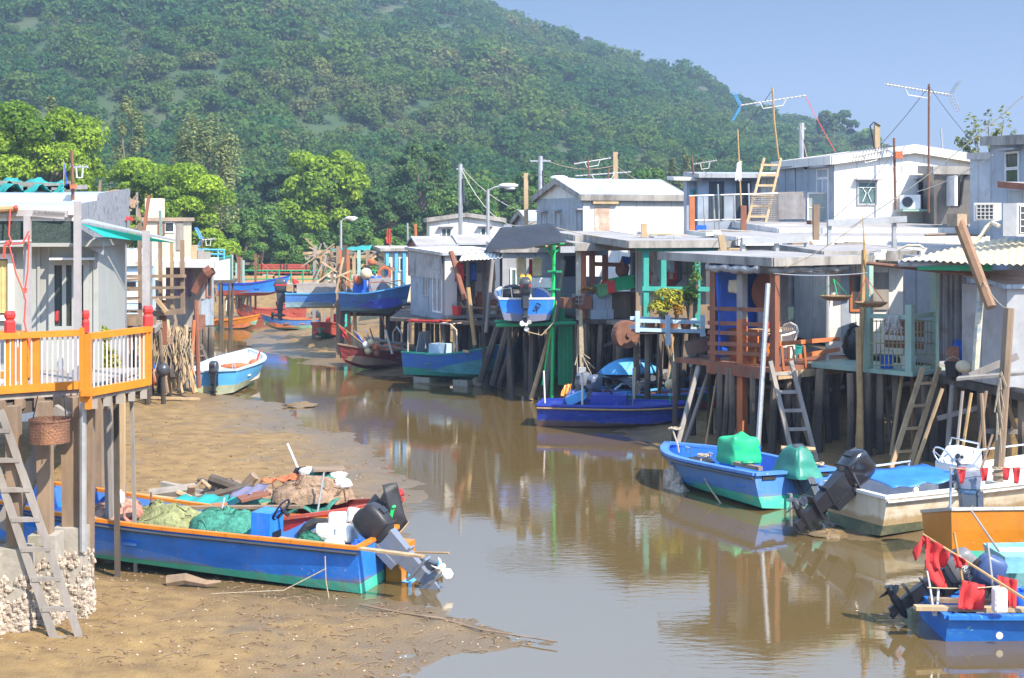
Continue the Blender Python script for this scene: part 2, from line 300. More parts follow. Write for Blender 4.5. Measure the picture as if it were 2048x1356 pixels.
# mud: brown, greyer and wetter in pools and near the water
mudm,N,L,b=nodemat('tidal_mud')
ge=N.new('ShaderNodeNewGeometry'); sx=N.new('ShaderNodeSeparateXYZ'); L.new(ge.outputs['Position'],sx.inputs[0])
n1=N.new('ShaderNodeTexNoise'); n1.inputs['Scale'].default_value=.55; n1.inputs['Detail'].default_value=8; n1.inputs['Roughness'].default_value=.65; L.new(ge.outputs['Position'],n1.inputs['Vector'])
n2=N.new('ShaderNodeTexNoise'); n2.inputs['Scale'].default_value=3.2; n2.inputs['Detail'].default_value=6; L.new(ge.outputs['Position'],n2.inputs['Vector'])
dry=ramp(N,[(.25,(.155,.095,.036)),(.5,(.235,.15,.056)),(.75,(.30,.195,.076))]); L.new(n2.outputs[0],dry.inputs[0])
mr=N.new('ShaderNodeMapRange'); mr.inputs[1].default_value=.02; mr.inputs[2].default_value=.12; mr.inputs[3].default_value=1; mr.inputs[4].default_value=0; L.new(sx.outputs[2],mr.inputs[0])
pr=N.new('ShaderNodeMapRange'); pr.inputs[1].default_value=.56; pr.inputs[2].default_value=.64; L.new(n1.outputs[0],pr.inputs[0])
ad=N.new('ShaderNodeMath'); ad.operation='MAXIMUM'; L.new(mr.outputs[0],ad.inputs[0])
p5=N.new('ShaderNodeMath'); p5.operation='MULTIPLY'; p5.inputs[1].default_value=.75; L.new(pr.outputs[0],p5.inputs[0]); L.new(p5.outputs[0],ad.inputs[1])
mx=N.new('ShaderNodeMix'); mx.data_type='RGBA'; L.new(ad.outputs[0],mx.inputs[0]); L.new(dry.outputs[0],mx.inputs[6]); mx.inputs[7].default_value=(.165,.112,.055,1)
L.new(mx.outputs[2],b.inputs['Base Color'])
rr=N.new('ShaderNodeMapRange'); rr.inputs[3].default_value=.8; rr.inputs[4].default_value=.28; L.new(ad.outputs[0],rr.inputs[0]); L.new(rr.outputs[0],b.inputs['Roughness'])
n3=N.new('ShaderNodeTexNoise'); n3.inputs['Scale'].default_value=30; n3.inputs['Detail'].default_value=5; L.new(ge.outputs['Position'],n3.inputs['Vector'])
bu=N.new('ShaderNodeBump'); bu.inputs['Strength'].default_value=.7; bu.inputs['Distance'].default_value=.035; L.new(n3.outputs[0],bu.inputs['Height']); L.new(bu.outputs[0],b.inputs['Normal'])
xs=np.concatenate([np.linspace(-60,-16,45)[:-1],np.arange(-16,14,.12),np.linspace(14,45,40)]); ys=np.concatenate([np.linspace(-10,13,24)[:-1],np.arange(13,30,.1),np.arange(30,60,.16),np.linspace(60,84,70)])
surf('mud_flats',xs,ys,mudz,mudm)
# water
watm,N,L,b=nodemat('creek_water')
b.inputs['Base Color'].default_value=(.125,.086,.032,1); b.inputs['Roughness'].default_value=.035; b.inputs['IOR'].default_value=1.95
ge=N.new('ShaderNodeNewGeometry'); mp=N.new('ShaderNodeMapping'); mp.inputs['Scale'].default_value=(.55,1.5,1); L.new(ge.outputs['Position'],mp.inputs[0])
a1=N.new('ShaderNodeTexNoise'); a1.inputs['Scale'].default_value=5.5; a1.inputs['Detail'].default_value=3; L.new(mp.outputs[0],a1.inputs['Vector'])
a2=N.new('ShaderNodeTexNoise'); a2.inputs['Scale'].default_value=.35; a2.inputs['Detail'].default_value=2; L.new(ge.outputs['Position'],a2.inputs['Vector'])
m3=N.new('ShaderNodeMapRange'); m3.inputs[1].default_value=.4; m3.inputs[2].default_value=.65; m3.inputs[3].default_value=.014; m3.inputs[4].default_value=.06; L.new(a2.outputs[0],m3.inputs[0])
bu=N.new('ShaderNodeBump'); bu.inputs['Distance'].default_value=.05; L.new(m3.outputs[0],bu.inputs['Strength']); L.new(a1.outputs[0],bu.inputs['Height']); L.new(bu.outputs[0],b.inputs['Normal'])
surf('creek_water',np.linspace(-70,70,8),np.linspace(-25,83,8),lambda x,y:x*0,watm)
# ground to the horizon, promenade at the end of the creek
gm=mat('far_ground',(.10,.11,.055),.95,.4,.05,bump=0)
surf('ground',np.linspace(-900,900,13),np.linspace(-300,1200,13),lambda x,y:x*0-1.2,gm)
pave=mat('promenade_concrete',(.42,.36,.29),.9,.25,.8,dirt=(.25,.2,.15),damt=.4)
m=MB(); m.box((-10,94,.0),(90,20,2.9)); struct(m,'promenade',pave)
m=MB(); m.box((32,66,.3),(56,36,3.4)); m.box((-42,70,-.2),(40,28,3.0)); struct(m,'village_ground',pave)
# ---------- hill
RP=[(-900,-260),(0,-215),(350,-160),(620,-110),(800,-50),(900,-12),(970,8),(1040,40),(1100,62),(1160,84),(1230,108),(1300,138),(1380,152),(1430,178),(1480,205),(1560,235),(1640,248),(1700,262),(1760,292),(1850,330),(2000,380),(2200,420),(3000,432)]
RX=np.array([p[0] for p in RP],float); RZ=np.array([(HC+(HY-p[1]-16)*420/F) for p in RP])
def hillz(x,y):
    px=CX+F*x/np.maximum(y,60); zr=np.interp(px,RX,RZ)
    t=np.clip((y-112)/(420-112),0,1); s=.62*t+.38*t*t*(3-2*t)
    back=np.clip((y-420)/160,0,1); gul=(fbm(x/48,y/60,2,5)-.42)*17*np.sin(np.clip(t,0,1)*PI)**.8
    return 1.2+(zr-1.2)*s*(1-back*.7)+gul*np.clip(zr/45,0.1,1)-.5*(y<112)
hm,N,L,b=nodemat('hill_soil')
ge=N.new('ShaderNodeNewGeometry'); n1=N.new('ShaderNodeTexNoise'); n1.inputs['Scale'].default_value=.06; n1.inputs['Detail'].default_value=7; L.new(ge.outputs['Position'],n1.inputs['Vector'])
rp=ramp(N,[(.35,(.028,.07,.025)),(.5,(.042,.075,.026)),(.65,(.07,.08,.033))]); L.new(n1.outputs[0],rp.inputs[0]); L.new(rp.outputs[0],b.inputs['Base Color']); b.inputs['Roughness'].default_value=.95
surf('hill',np.linspace(-260,330,330),np.linspace(100,600,270),hillz,hm)
# ---------- foliage
def leafmat(key,dark,light,tr=.3):
    m,N,L,b=nodemat(key); a=N.new('ShaderNodeAttribute'); a.attribute_name='tint'; r=ramp(N,[(0,dark),(.6,tuple((x+y)/2 for x,y in zip(dark,light))),(1,light)])
    L.new(a.outputs['Fac'],r.inputs[0]); L.new(r.outputs[0],b.inputs['Base Color']); b.inputs['Roughness'].default_value=.6; b.inputs['Specular IOR Level'].default_value=.25
    t=N.new('ShaderNodeBsdfTranslucent'); L.new(r.outputs[0],t.inputs[0]); s=N.new('ShaderNodeMixShader'); s.inputs[0].default_value=tr; L.new(b.outputs[0],s.inputs[1]); L.new(t.outputs[0],s.inputs[2]); L.new(s.outputs[0],N['Material Output'].inputs[0]); return m
def leaves(cent,nrm,size,rng,asp=.75):
    "one bent leaf card (two triangles) per centre"
    n=len(cent); a=rng.normal(size=(n,3)); a-=nrm*np.sum(a*nrm,1)[:,None]; a/=np.linalg.norm(a,axis=1)[:,None]+1e-9; b=np.cross(nrm,a)
    s=size[:,None]; q=np.stack([cent-a*s,cent-b*s*asp+nrm*s*.12,cent+a*s,cent+b*s*asp+nrm*s*.12],1); return q.reshape(-1,3)
def lobes_cloud(lobes,per,rng,size,up=.35,fill=.5):
    "lobes: list of (centre, radii); leaf cards spread through the outer part of each lobe"
    C=[];Nn=[];S=[];T=[]
    for c,r in lobes:
        d=rng.normal(size=(per,3)); d/=np.linalg.norm(d,axis=1)[:,None]; d[:,2]=np.where(d[:,2]<-.45,-d[:,2],d[:,2])
        rad=fill+(1-fill)*rng.random(per)**.6; C.append(np.array(c)+d*np.array(r)*rad[:,None])
        nn=d+rng.normal(size=(per,3))*.55; nn[:,2]+=up; nn/=np.linalg.norm(nn,axis=1)[:,None]; Nn.append(nn)
        S.append(size*(.6+.8*rng.random(per))); T.append(np.clip(.5+rng.normal()*.16+rng.normal(size=per)*.2,0,1))
    return np.concatenate(C),np.concatenate(Nn),np.concatenate(S),np.concatenate(T)
def forestmat():
    m,N,L,b=nodemat('hill_leaves'); a=N.new('ShaderNodeAttribute'); a.attribute_name='tint'; r=ramp(N,[(0,(.032,.115,.030)),(.25,(.060,.150,.030)),(.5,(.105,.18,.030)),(.75,(.105,.175,.042)),(.9,(.135,.145,.055)),(1,(.20,.24,.055))])
    L.new(a.outputs['Fac'],r.inputs[0]); L.new(r.outputs[0],b.inputs['Base Color']); b.inputs['Roughness'].default_value=.7; b.inputs['Specular IOR Level'].default_value=.15
    t=N.new('ShaderNodeBsdfTranslucent'); L.new(r.outputs[0],t.inputs[0]); s=N.new('ShaderNodeMixShader'); s.inputs[0].default_value=.42; L.new(b.outputs[0],s.inputs[1]); L.new(t.outputs[0],s.inputs[2]); L.new(s.outputs[0],N['Material Output'].inputs[0]); return m
# forest on the hill: reads as one mass
rng=np.random.default_rng(3); pts=[]
gx=[];gy=[]
y=116.
while y<440:
    st_=2.9+1.2*(y-116)/300
    hw=y*.40+8; k=int(2*hw/st_); xx=np.linspace(-hw,hw,k)+rng.normal(size=k)*st_*.35; gx.append(xx); gy.append(np.full(k,y)+rng.normal(size=k)*st_*.35); y+=st_*1.15
gx=np.concatenate(gx); gy=np.concatenate(gy)
bare=fbm(gx/30,gy/42,3,40); pxs=CX+F*gx/gy
keep=(rng.random(len(gx))<np.where(bare>.62,.93,.99))&(pxs<1960+rng.normal(size=len(gx))*40)
ridge=(gy>375)&(pxs>1000)&(pxs<1300); keep&=~(ridge&(rng.random(len(gx))<.35))
gx=gx[keep]; gy=gy[keep]; gz=hillz(gx,gy); n=len(gx)
TPL=[]
for k in range(7):
    q=random.randint(2,4); lb=[((U(-.45,.45),U(-.45,.45),U(.3,.75)),(U(.45,.7),U(.45,.7),U(.35,.55))) for _ in range(q)]
    TPL.append((lobes_cloud(lb,int(560/q),np.random.default_rng(50+k),.07),lobes_cloud(lb,int(270/q),np.random.default_rng(70+k),.10)))
VV=[];TT=[]
kind=rng.integers(0,7,n); sz=(1.55+1.25*rng.random(n)+.8*(gy/400))*(.75+.6*fbm(gx/25,gy/25,2,77))*np.exp(rng.normal(size=n)*.22); hue=np.clip(fbm(gx/16,gy/26,3,60)*1.9-.55+rng.normal(size=n)*.24,0,1.05)
for i in range(n):
    c,nn,s,t=TPL[kind[i]][int(gy[i]>230)]; k=sz[i]; a=rng.random()*6.28; ca,sa=math.cos(a),math.sin(a); Rm=np.array([[ca,-sa,0],[sa,ca,0],[0,0,1]])
    c2=(c@Rm.T)*k*np.array([1,1,1.05])+np.array([gx[i],gy[i],gz[i]-.1*k]); m2=nn@Rm.T
    VV.append(leaves(c2,m2,s*k,rng)); TT.append(np.repeat(np.clip(hue[i]*.8+t*.34-.10,0,1),4))
fm=forestmat()
tag(npmesh('hill_forest',np.concatenate(VV),4,fm,np.concatenate(TT)),kind='stuff'); del VV,TT
tag(bpy.data.objects['hill_forest'],'dense mixed forest covering the hillside','forest')
# haze
hz=bpy.data.materials.new('haze_air'); hz.use_nodes=True; N=hz.node_tree.nodes; N.clear(); o=N.new('ShaderNodeOutputMaterial'); v=N.new('ShaderNodeVolumePrincipled')
v.inputs['Color'].default_value=(.56,.69,.95,1); v.inputs['Density'].default_value=.0009; v.inputs['Anisotropy'].default_value=.2; hz.node_tree.links.new(v.outputs[0],o.inputs['Volume'])
# ---------- building helpers
class Face:
    "a vertical wall plane: origin at its left end as seen from the creek, u runs along it"
    def __init__(s,O,ang): s.O=Vector((O[0],O[1],0)); s.u=V(math.cos(ang),math.sin(ang),0); s.n=V(s.u.y,-s.u.x,0); s.ang=ang
    def U(s,px):
        k=(px-CX)/F; return (k*s.O.y-s.O.x)/(s.u.x-k*s.u.y)
    def Y(s,px): return s.O.y+s.U(px)*s.u.y
    def pt(s,px,py,out=0): Y=s.Y(px); return V(*(s.O+s.u*s.U(px)+s.n*out).xy,HC+(HY-py)*Y/F)
    def at(s,u,z,out=0): p=s.O+s.u*u+s.n*out; return V(p.x,p.y,z)
    def px(s,u): p=s.O+s.u*u; return CX+F*p.x/p.y
    def z(s,px,py): return HC+(HY-py)*s.Y(px)/F
    def rect(s,x0,y0,x1,y1):
        c=(x0+x1)/2; Y=s.Y(c); return s.U(x0),s.U(x1),HC+(HY-y1)*Y/F,HC+(HY-y0)*Y/F
    def slab(s,mb,u0,u1,z0,z1,o0,o1):
        b=[s.at(u0,z0,o1),s.at(u1,z0,o1),s.at(u1,z0,o0),s.at(u0,z0,o0)]; t=[V(p.x,p.y,z1) for p in b]; return mb.hexa(b,t)
    def pslab(s,mb,x0,y0,x1,y1,o0,o1): return s.slab(mb,*s.rect(x0,y0,x1,y1),o0,o1)
def window(fc,rc,root,frame=None,gl=None,fw=.05,mull=1,tr=0,name='window',out=.04,hood=None,label=None,px=True):
    u0,u1,z0,z1=fc.rect(*rc) if px else rc
    m=MB(); f=lambda a,b,c,d: fc.slab(m,a,b,c,d,.0,out)
    f(u0-fw,u1+fw,z1,z1+fw); f(u0-fw,u1+fw,z0-fw,z0); f(u0-fw,u0,z0,z1); f(u1,u1+fw,z0,z1)
    for i in range(mull): c=u0+(u1-u0)*(i+1)/(mull+1); f(c-fw*.35,c+fw*.35,z0,z1)
    for i in range(tr): c=z0+(z1-z0)*(i+1)/(tr+1); fc.slab(m,u0,u1,c-fw*.3,c+fw*.3,.0,out*.8)
    w=m.build(name,frame or white,root)
    m=MB(); fc.slab(m,u0,u1,z0,z1,-.05,.012); m.build('pane',gl or glass,w)
    if hood: m=MB(); fc.slab(m,u0-.14,u1+.14,z1+fw+.03,z1+fw+.08,0,.22); m.build('hood',hood,w)
    if label: w['label']=label
    return w
def corr(mb,a,b,c,pitch=.09,amp=.016,edge=0):
    "corrugated sheet on the corner a with edges a->b (across the flutes) and a->c"
    a,b,c=Vector(a),Vector(b),Vector(c); e=b-a; g=c-a; nn=e.cross(g).normalized(); k=max(4,int(e.length/pitch)*4); cnt=e.length/pitch
    return mb.grid(lambda u,v: a+e*u+g*v+nn*amp*math.sin(2*PI*u*cnt)+nn*edge*math.sin(9*u+2)*v,k,4)
def rect_from(pc,Y,th,pR,pL):
    O=V((pc-CX)*Y/F,Y,0); u=V(math.cos(th),math.sin(th),0); w=V(-math.sin(th),math.cos(th),0)
    def hit(d,p): k=(p-CX)/F; return (k*O.y-O.x)/(d.x-k*d.y)
    L=hit(u,pR) if pR is not None else None; D=hit(w,pL) if pL is not None else None
    return O,u,w,L,D
def walls(name,root,m,O,u,w,L,D,z0,z1,gable=None,ridge=None):
    "box of walls; gable='front' (ridge runs back) or 'side' (ridge runs along the front)"
    O=V(O.x,O.y,0); q=[O,O+u*L,O+u*L+w*D,O+w*D]; b=MB()
    if gable=='front':
        f=[V(q[0].x,q[0].y,z0),V(q[1].x,q[1].y,z0),V(q[1].x,q[1].y,z1),V(*((q[0]+q[1])/2).xy,ridge),V(q[0].x,q[0].y,z1)]; b.prism(f,w*D)
    elif gable=='side':
        f=[V(q[0].x,q[0].y,z0),V(q[3].x,q[3].y,z0),V(q[3].x,q[3].y,z1),V(*((q[0]+q[3])/2).xy,ridge),V(q[0].x,q[0].y,z1)]; b.prism(f,u*L)
    else: b.hexa([V(p.x,p.y,z0) for p in q],[V(p.x,p.y,z1) for p in q])
    return b.build(name,m,root)
def roof_slabs(root,m,mf,O,u,w,L,D,z1,ridge,gable,oh=.25,t=.06,fh=.22,name='roof'):
    O=V(O.x,O.y,0); up=V(0,0,1)
    if gable=='side': a,bv,La,Lb=u,w,L,D     # ridge along a, slopes along bv
    else: a,bv,La,Lb=w,u,D,L
    A=O-a*oh; s=(ridge-z1)/(Lb/2); zt=.03
    e0=A-bv*oh+up*(z1-s*oh+zt); r0=A+bv*(Lb/2)+up*(ridge+zt); e1=A+bv*(Lb+oh)+up*(z1-s*oh+zt); la=a*(La+2*oh)
    b=MB()
    for x,y in ((e0,r0),(r0,e1)): b.prism([x,y,y+up*t,x+up*t],la)
    r=b.build(name,m,root)
    b=MB()                                         # stained fascia boards, a little proud of the slabs
    for e,sg in ((e0,-1),(e1,1)): o=e+bv*sg*.003-a*.004; b.prism([o-up*(fh-t),o+up*(t+.01),o+up*(t+.01)+bv*sg*.04,o-up*(fh-t)+bv*sg*.04],la+a*.008)
    for sgn,off in ((-1,-a*.003),(1,la+a*.003)):
        for x,y in ((e0,r0),(r0,e1)):
            o=x+off; p=y+off; b.prism([o-up*(fh-t),p-up*(fh-t),p+up*(t+.012),o+up*(t+.012)],a*sgn*.04)
    b.build('fascia',mf,r); return r
def flat_roof(root,m,mf,O,u,w,L,D,z,rise=0,oh=.25,t=.07,fh=.2,ohf=None,name='roof',ohs=None):
    "flat or mono-pitch roof with fascia; rise = height gained from front to back"
    ohf=oh if ohf is None else ohf; ohs=oh if ohs is None else ohs; O=V(O.x,O.y,0); up=V(0,0,1); a=O-u*ohs-w*ohf; la=u*(L+2*ohs); bk=w*(D+oh+ohf)+up*rise
    b=MB(); b.prism([a+up*z,a+bk+up*z,a+bk+up*(z+t),a+up*(z+t)],la); r=b.build(name,m,root)
    b=MB(); z0=z+t+.008-fh; z1=z+t+.008
    f=a-w*.003-u*.003; b.prism([f+up*z0,f+up*z1,f+up*z1-w*.035,f+up*z0-w*.035],la+u*.006)
    for o,sg in ((a-u*.003,-1),(a+la+u*.003,1)): b.prism([o+up*z0,o+bk+up*z0,o+bk+up*z1,o+up*z1],u*sg*.035)
    b.build('fascia',mf,r); return r
def deck(root,m,pts,z,t=.08,bm=None,name='deck'):
    b=MB(); b.hexa([V(p[0],p[1],z-t) for p in pts],[V(p[0],p[1],z) for p in pts]); d=b.build(name,m,root); return d
STV=[stiltm]+[mat('stilt_wood_'+n,c,.85,.4,2.5,dirt=(.05,.043,.037),damt=.55,dsc=1.0,streak=3,tide=(.035,.030,.025)) for n,c in (('brown',(.21,.13,.08)),('grey',(.26,.235,.21)),('pale',(.33,.25,.16)))]
def stilt(root,x,y,zt,m=None,r=.075,lean=(0,0),zb=None):
    zb=mz(x,y)-.25 if zb is None else zb; b=MB()
    b.tube([(x+lean[0],y+lean[1],zb),(x+lean[0]*.45+U(-.03,.03),y+lean[1]*.5,zb+(zt-zb)*.5),(x,y,zt)],[r*1.15,r,r*.92],7)
    return b.build('stilt',m or stiltm,root)
def stilts(root,O,u,w,us,vs,zt,m=None,r=.08,jit=.1):
    for a in us:
        for c in vs:
            p=Vector(O)+u*(a+U(-jit,jit))+w*(c+U(-jit,jit)); stilt(root,p.x,p.y,zt,m,r*U(.75,1.25),(U(-.12,.12),U(-.12,.12)))
def pole(name,label,a,b,r,m,cat='pole',group=None,r2=None,bend=.0):
    "a loose or planted pole between two points"
    a=Vector(a); b=Vector(b); k=[a+(b-a)*t+V(math.sin(t*PI)*bend,0,0) for t in (0,.33,.66,1)]; r2=r2 or r
    mb=MB(); mb.tube(k,[r+(r2-r)*t for t in (0,.33,.66,1)],7); return one(mb,name,m,label,cat,group)
def ladder(label,foot,top,width,m,n,axis,grp=None,w=.07,d=.09):
    foot=Vector(foot); top=Vector(top); ax=Vector(axis).normalized()*width/2
    t=thing('ladder',label,'ladder',foot,grp)
    for s in (-1,1): b=MB(); b.bar(foot+ax*s,top+ax*s*.92,w,d,up=axis); b.build('rail',m,t)
    for i in range(n):
        c=foot+(top-foot)*(i+.7)/(n+.4); b=MB(); b.bar(c-ax*1.12,c+ax*1.12,.05,.075,up=(top-foot)); b.build('rung',m,t)
    return t
def cloth(name,label,cat,fn,m,nu=10,nv=10,t=.012,group=None):
    b=MB(); b.grid(fn,nu,nv,t); return one(b,name,m,label,cat,group,True)
def lay(p0,p1,p2,p3,amp=.04,f=3,seed=0):
    "a wrinkled sheet through four corners"
    p0,p1,p2,p3=map(Vector,(p0,p1,p2,p3)); n=(p1-p0).cross(p3-p0).normalized()
    def fn(u,v):
        p=(p0*(1-u)+p1*u)*(1-v)+(p3*(1-u)+p2*u)*v
        return p+n*amp*(math.sin(f*u*6.3+seed+v*1.5+math.sin(v*4+seed))*(.9-.5*v)+.3*math.sin(v*5+u*4+seed*2)+.18*math.sin(u*f*15+v*6+seed))
    return fn
def rope_between(label,a,b,sag,r=.012,m=None,name='rope',cat='rope',n=9):
    a=Vector(a); b=Vector(b); mb=MB(); mb.tube([a+(b-a)*i/n-V(0,0,4*sag*(i/n)*(1-i/n)) for i in range(n+1)],r,5); return one(mb,name,m or rope,label,cat)

# ---------- boats: built round the origin, stern at x=0, bow to +x, keel near z=0
def hull_fn(L,B,D,bow=1.0,tr=.8,rise=.25,flat=.55,full=.55,sheer=0,kr=.55,rake=.12):
    def sec(t):
        # half beam narrows to the bow, sheer lifts fore and aft
        hb=B/2*((tr+(1-tr)*min(1,t/full)) if t<full else (1-((t-full)/(1-full))**2.3*bow))
        hb=max(hb,.02); zk=kr*D*max(0,(t-.62)/.38)**2.2; zg=D+rise*max(0,(t-.35)/.65)**1.8+sheer*(1-t)**2*(t<.5)
        return hb,zk,zg
    return sec
def boat(name,label,L,B,D,mt,mb_,mi,mg,split=.35,NS=16,wall=.05,group=None,floor=.3,rub=None,thw=(.3,.6),thm=None,cover=0,gw=.075,**k):
    sec=hull_fn(L,B,D,**k); root=thing(name,label,'boat',(0,0,0),group)
    def prof(t,off=0):
        hb,zk,zg=sec(t); x=L*t; rk=k.get('rake',.12)
        hb=max(hb-off,.008); ch=hb*(.80-.25*t); zc=zk+(.10+.16*t)*D
        zs=zk+(split)*(zg-zk) if split>0.12 else zk+.2*(zg-zk)
        def X(z): return x+rk*L*.55*(t**3)*((z-0)/D-.4)
        q=lambda z: ch+(hb-ch)*min(1,((z-zc)/(zg-zc)))**.75
        zs=max(zs,zc+.02)
        zm=(zs+zg)/2
        return [(X(zk),0,zk),(X(zc),ch,zc),(X(zs),q(zs),zs),(X(zm),q(zm),zm),(X(zg),hb,zg)]
    ts=[i/NS for i in range(NS+1)]; ps=[prof(t) for t in ts]
    m=MB(); full=[[V(a[0],-a[1],a[2]) for a in reversed(p[1:])]+[V(*p[0])]+[V(*a) for a in p[1:]] for p in ps]; n=9
    vs=[v for r in full for v in r]; o=0; m.v=[tuple(v) for v in vs]
    for i in range(NS):
        for j in range(8):
            m.f.append((i*n+j,i*n+j+1,(i+1)*n+j+1,(i+1)*n+j)); m.m.append(1 if j in(0,1,6,7) else 0)
    # transom in the same two colours
    m.f+= [(2,3,4,5,6)[::-1],(0,1,2,6,7,8)[::-1]]; m.m+=[0,1]
    h=m.build('hull',[mt,mb_],root)
    # inner shell and floor
    m=MB(); fz=floor*D; inn=[]
    for t in ts:
        t2=min(max(t,.012),.985); hb,zk,zg=sec(t2); x=L*t2; hb=max(hb-wall,.006); z0=max(fz,zk+.1); w0=hb*.86; rk=k.get('rake',.12)*L*.55*t2**3
        inn.append([V(x+rk*(zg/D-.4),-hb,zg-.004),V(x+rk*(z0/D-.4),-w0,min(z0,zg-.03)),V(x+rk*(z0/D-.4),w0,min(z0,zg-.03)),V(x+rk*(zg/D-.4),hb,zg-.004)])
    m.v=[tuple(v) for r in inn for v in r]
    for i in range(NS):
        for j in range(3): m.f.append((i*4+j,(i+1)*4+j,(i+1)*4+j+1,i*4+j+1)); m.m.append(0)
    m.f.append((0,1,2,3)); m.m.append(0)
    m.build('interior',mi,root)
    # gunwale cap all round
    for s in (-1,1):
        m=MB(); pts=[V(p[-1][0],s*(p[-1][1]-wall*.3),p[-1][2]+.015) for p in ps]
        for i in range(NS): m.bar(pts[i],pts[i+1]+(pts[i+1]-pts[i])*.03,gw,.05)
        m.build('gunwale',mg,root)
        if rub:
            m=MB(); pts=[V(p[-1][0],s*(p[-1][1]+.018),p[-1][2]-.06) for p in ps]; m.tube(pts,.024,6); m.build('rub_rail',rub,root)
    m=MB(); hb,zk,zg=sec(0); m.bar((.02,-hb,zg+.016),(.02,hb,zg+.016),gw,.05); m.build('transom_cap',mg,root)
    for t in thw:
        hb,zk,zg=sec(t); m=MB(); m.box((L*t,0,zg*.62),(.24,2*hb*.93,.04)); m.build('thwart',thm or mi,root)
    if cover:
        m=MB(); a=cover; rows=[sec(a+(1-a)*i/6) for i in range(7)]
        vs=[];rk=k.get('rake',.12)
        for i,(hb,zk,zg) in enumerate(rows):
            t=a+(1-a)*i/6; x=L*t+rk*L*.55*t**3*(zg/D-.4)
            for j in range(5): vs.append((x,hb*.97*(-1+j/2),zg+.02+.05*(1-abs(j-2)/2)*(1-i/6)))
        m.add(vs,[(i*5+j,i*5+j+1,(i+1)*5+j+1,(i+1)*5+j) for i in range(6) for j in range(4)]); m.build('foredeck',thm or mg,root)
    return root,sec
def outboard(root,x,y,z,tilt,sc=1.0,mc=None,ml=None,mp=None,stripe=None,rz=0,text=None):
    "motor on the transom: part outboard_motor with sub-parts; tilt swings the leg up and back"
    M=Matrix.Translation(Vector((x,y,z)))@Matrix.Rotation(rz,4,'Z')@Matrix.Rotation(tilt,4,'Y')@Matrix.Scale(sc,4)
    def T(mb): mb.v=[tuple(M@Vector(v)) for v in mb.v]; return mb
    mc=mc or black; ml=ml or dgrey; mp=mp or black
    m=MB(); m.hexa([V(-.24,-.055,-.62),V(-.05,-.055,-.62),V(-.05,.055,-.62),V(-.24,.055,-.62)],[V(-.30,-.09,.02),V(.0,-.09,.02),V(.0,.09,.02),V(-.30,.09,.02)])
    m.hexa([V(-.20,-.03,-.98),V(-.08,-.03,-.98),V(-.08,.03,-.98),V(-.20,.03,-.98)],[V(-.24,-.055,-.60),V(-.05,-.055,-.60),V(-.05,.055,-.60),V(-.24,.055,-.60)])
    m.box((-.17,0,-.60),(.40,.20,.035)); m.box((-.17,0,-.34),(.30,.16,.03))
    m.lathe([(.012,-.22),(.055,-.14),(.07,0),(.065,.12),(.045,.22)],(-.15,0,-.82),10,Matrix.Rotation(-PI/2,3,'Y'))
    m.hexa([V(-.10,-.012,-1.02),V(-.02,-.012,-1.0),V(-.02,.012,-1.0),V(-.10,.012,-1.02)],[V(-.20,-.02,-.86),V(-.08,-.02,-.86),V(-.08,.02,-.86),V(-.20,.02,-.86)])
    a=T(m).build('outboard_motor',ml,root,False); bv=a.modifiers.new('b','BEVEL'); bv.width=.035*sc; bv.segments=2; bv.limit_method='ANGLE'
    m=MB(); m.box((.03,-.09,-.14),(.10,.035,.42)); m.box((.03,.09,-.14),(.10,.035,.42)); m.tube([(.0,-.12,.02),(.0,.12,.02)],.035,8); m.box((.05,0,-.32),(.06,.2,.06)); T(m).build('bracket',ml,a)
    m=MB(); secs=[(-.02,.12,.09),(.02,.15,.115),(.06,.185,.135),(.075,.20,.145),(.24,.222,.155),(.36,.215,.15),(.44,.185,.13),(.475,.12,.085),(.48,.03,.02)]; vs=[]; n=24
    for zz,lx,ly in secs:
        for j in range(n):
            q=2*PI*j/n; cx,sy=math.cos(q),math.sin(q); vs.append((-.16-.02*zz+lx*math.copysign(abs(cx)**.42,cx),ly*math.copysign(abs(sy)**.42,sy),zz+.02+.06*(cx>0)*zz))
    m.add(vs,[(i*n+j,i*n+(j+1)%n,(i+1)*n+(j+1)%n,(i+1)*n+j) for i in range(len(secs)-1) for j in range(n)]+[tuple(reversed(range(n))),tuple(range((len(secs)-1)*n,len(secs)*n))]); T(m).build('cowling',mc,a,True); m=MB(); m.box((-.165,0,.085),(.395,.294,.012)); m.box((-.39,0,.28),(.03,.16,.10)); m.box((-.03,0,.45),(.14,.12,.03)); T(m).build('cowling_trim',black,a)
    if text: o=letters(None,text,(0,0,0),0,.115,white,'cowling_lettering',a); o.rotation_mode='QUATERNION'; MM=M@Matrix.Translation((-.165,-.162,.27))@Matrix.Rotation(PI/2,4,'X'); l,q,_=MM.decompose(); o.location=l; o.rotation_quaternion=q; o.scale=(sc,)*3
    if stripe: 
        m=MB(); vs=[]
        for zz in (.24,.29):
            for j in range(n):
                q=2*PI*j/n; cx,sy=math.cos(q),math.sin(q); vs.append((-.165+.226*math.copysign(abs(cx)**.42,cx),.161*math.copysign(abs(sy)**.42,sy),zz+.02+.06*(cx>0)*zz))
        m.add(vs,[(j,(j+1)%n,n+(j+1)%n,n+j) for j in range(n)]); T(m).build('stripe',stripe,a)
    m=MB(); m.lathe([(.05,-.07),(.055,0),(.03,.07)],(-.40,0,-.82),8,Matrix.Rotation(-PI/2,3,'Y'))
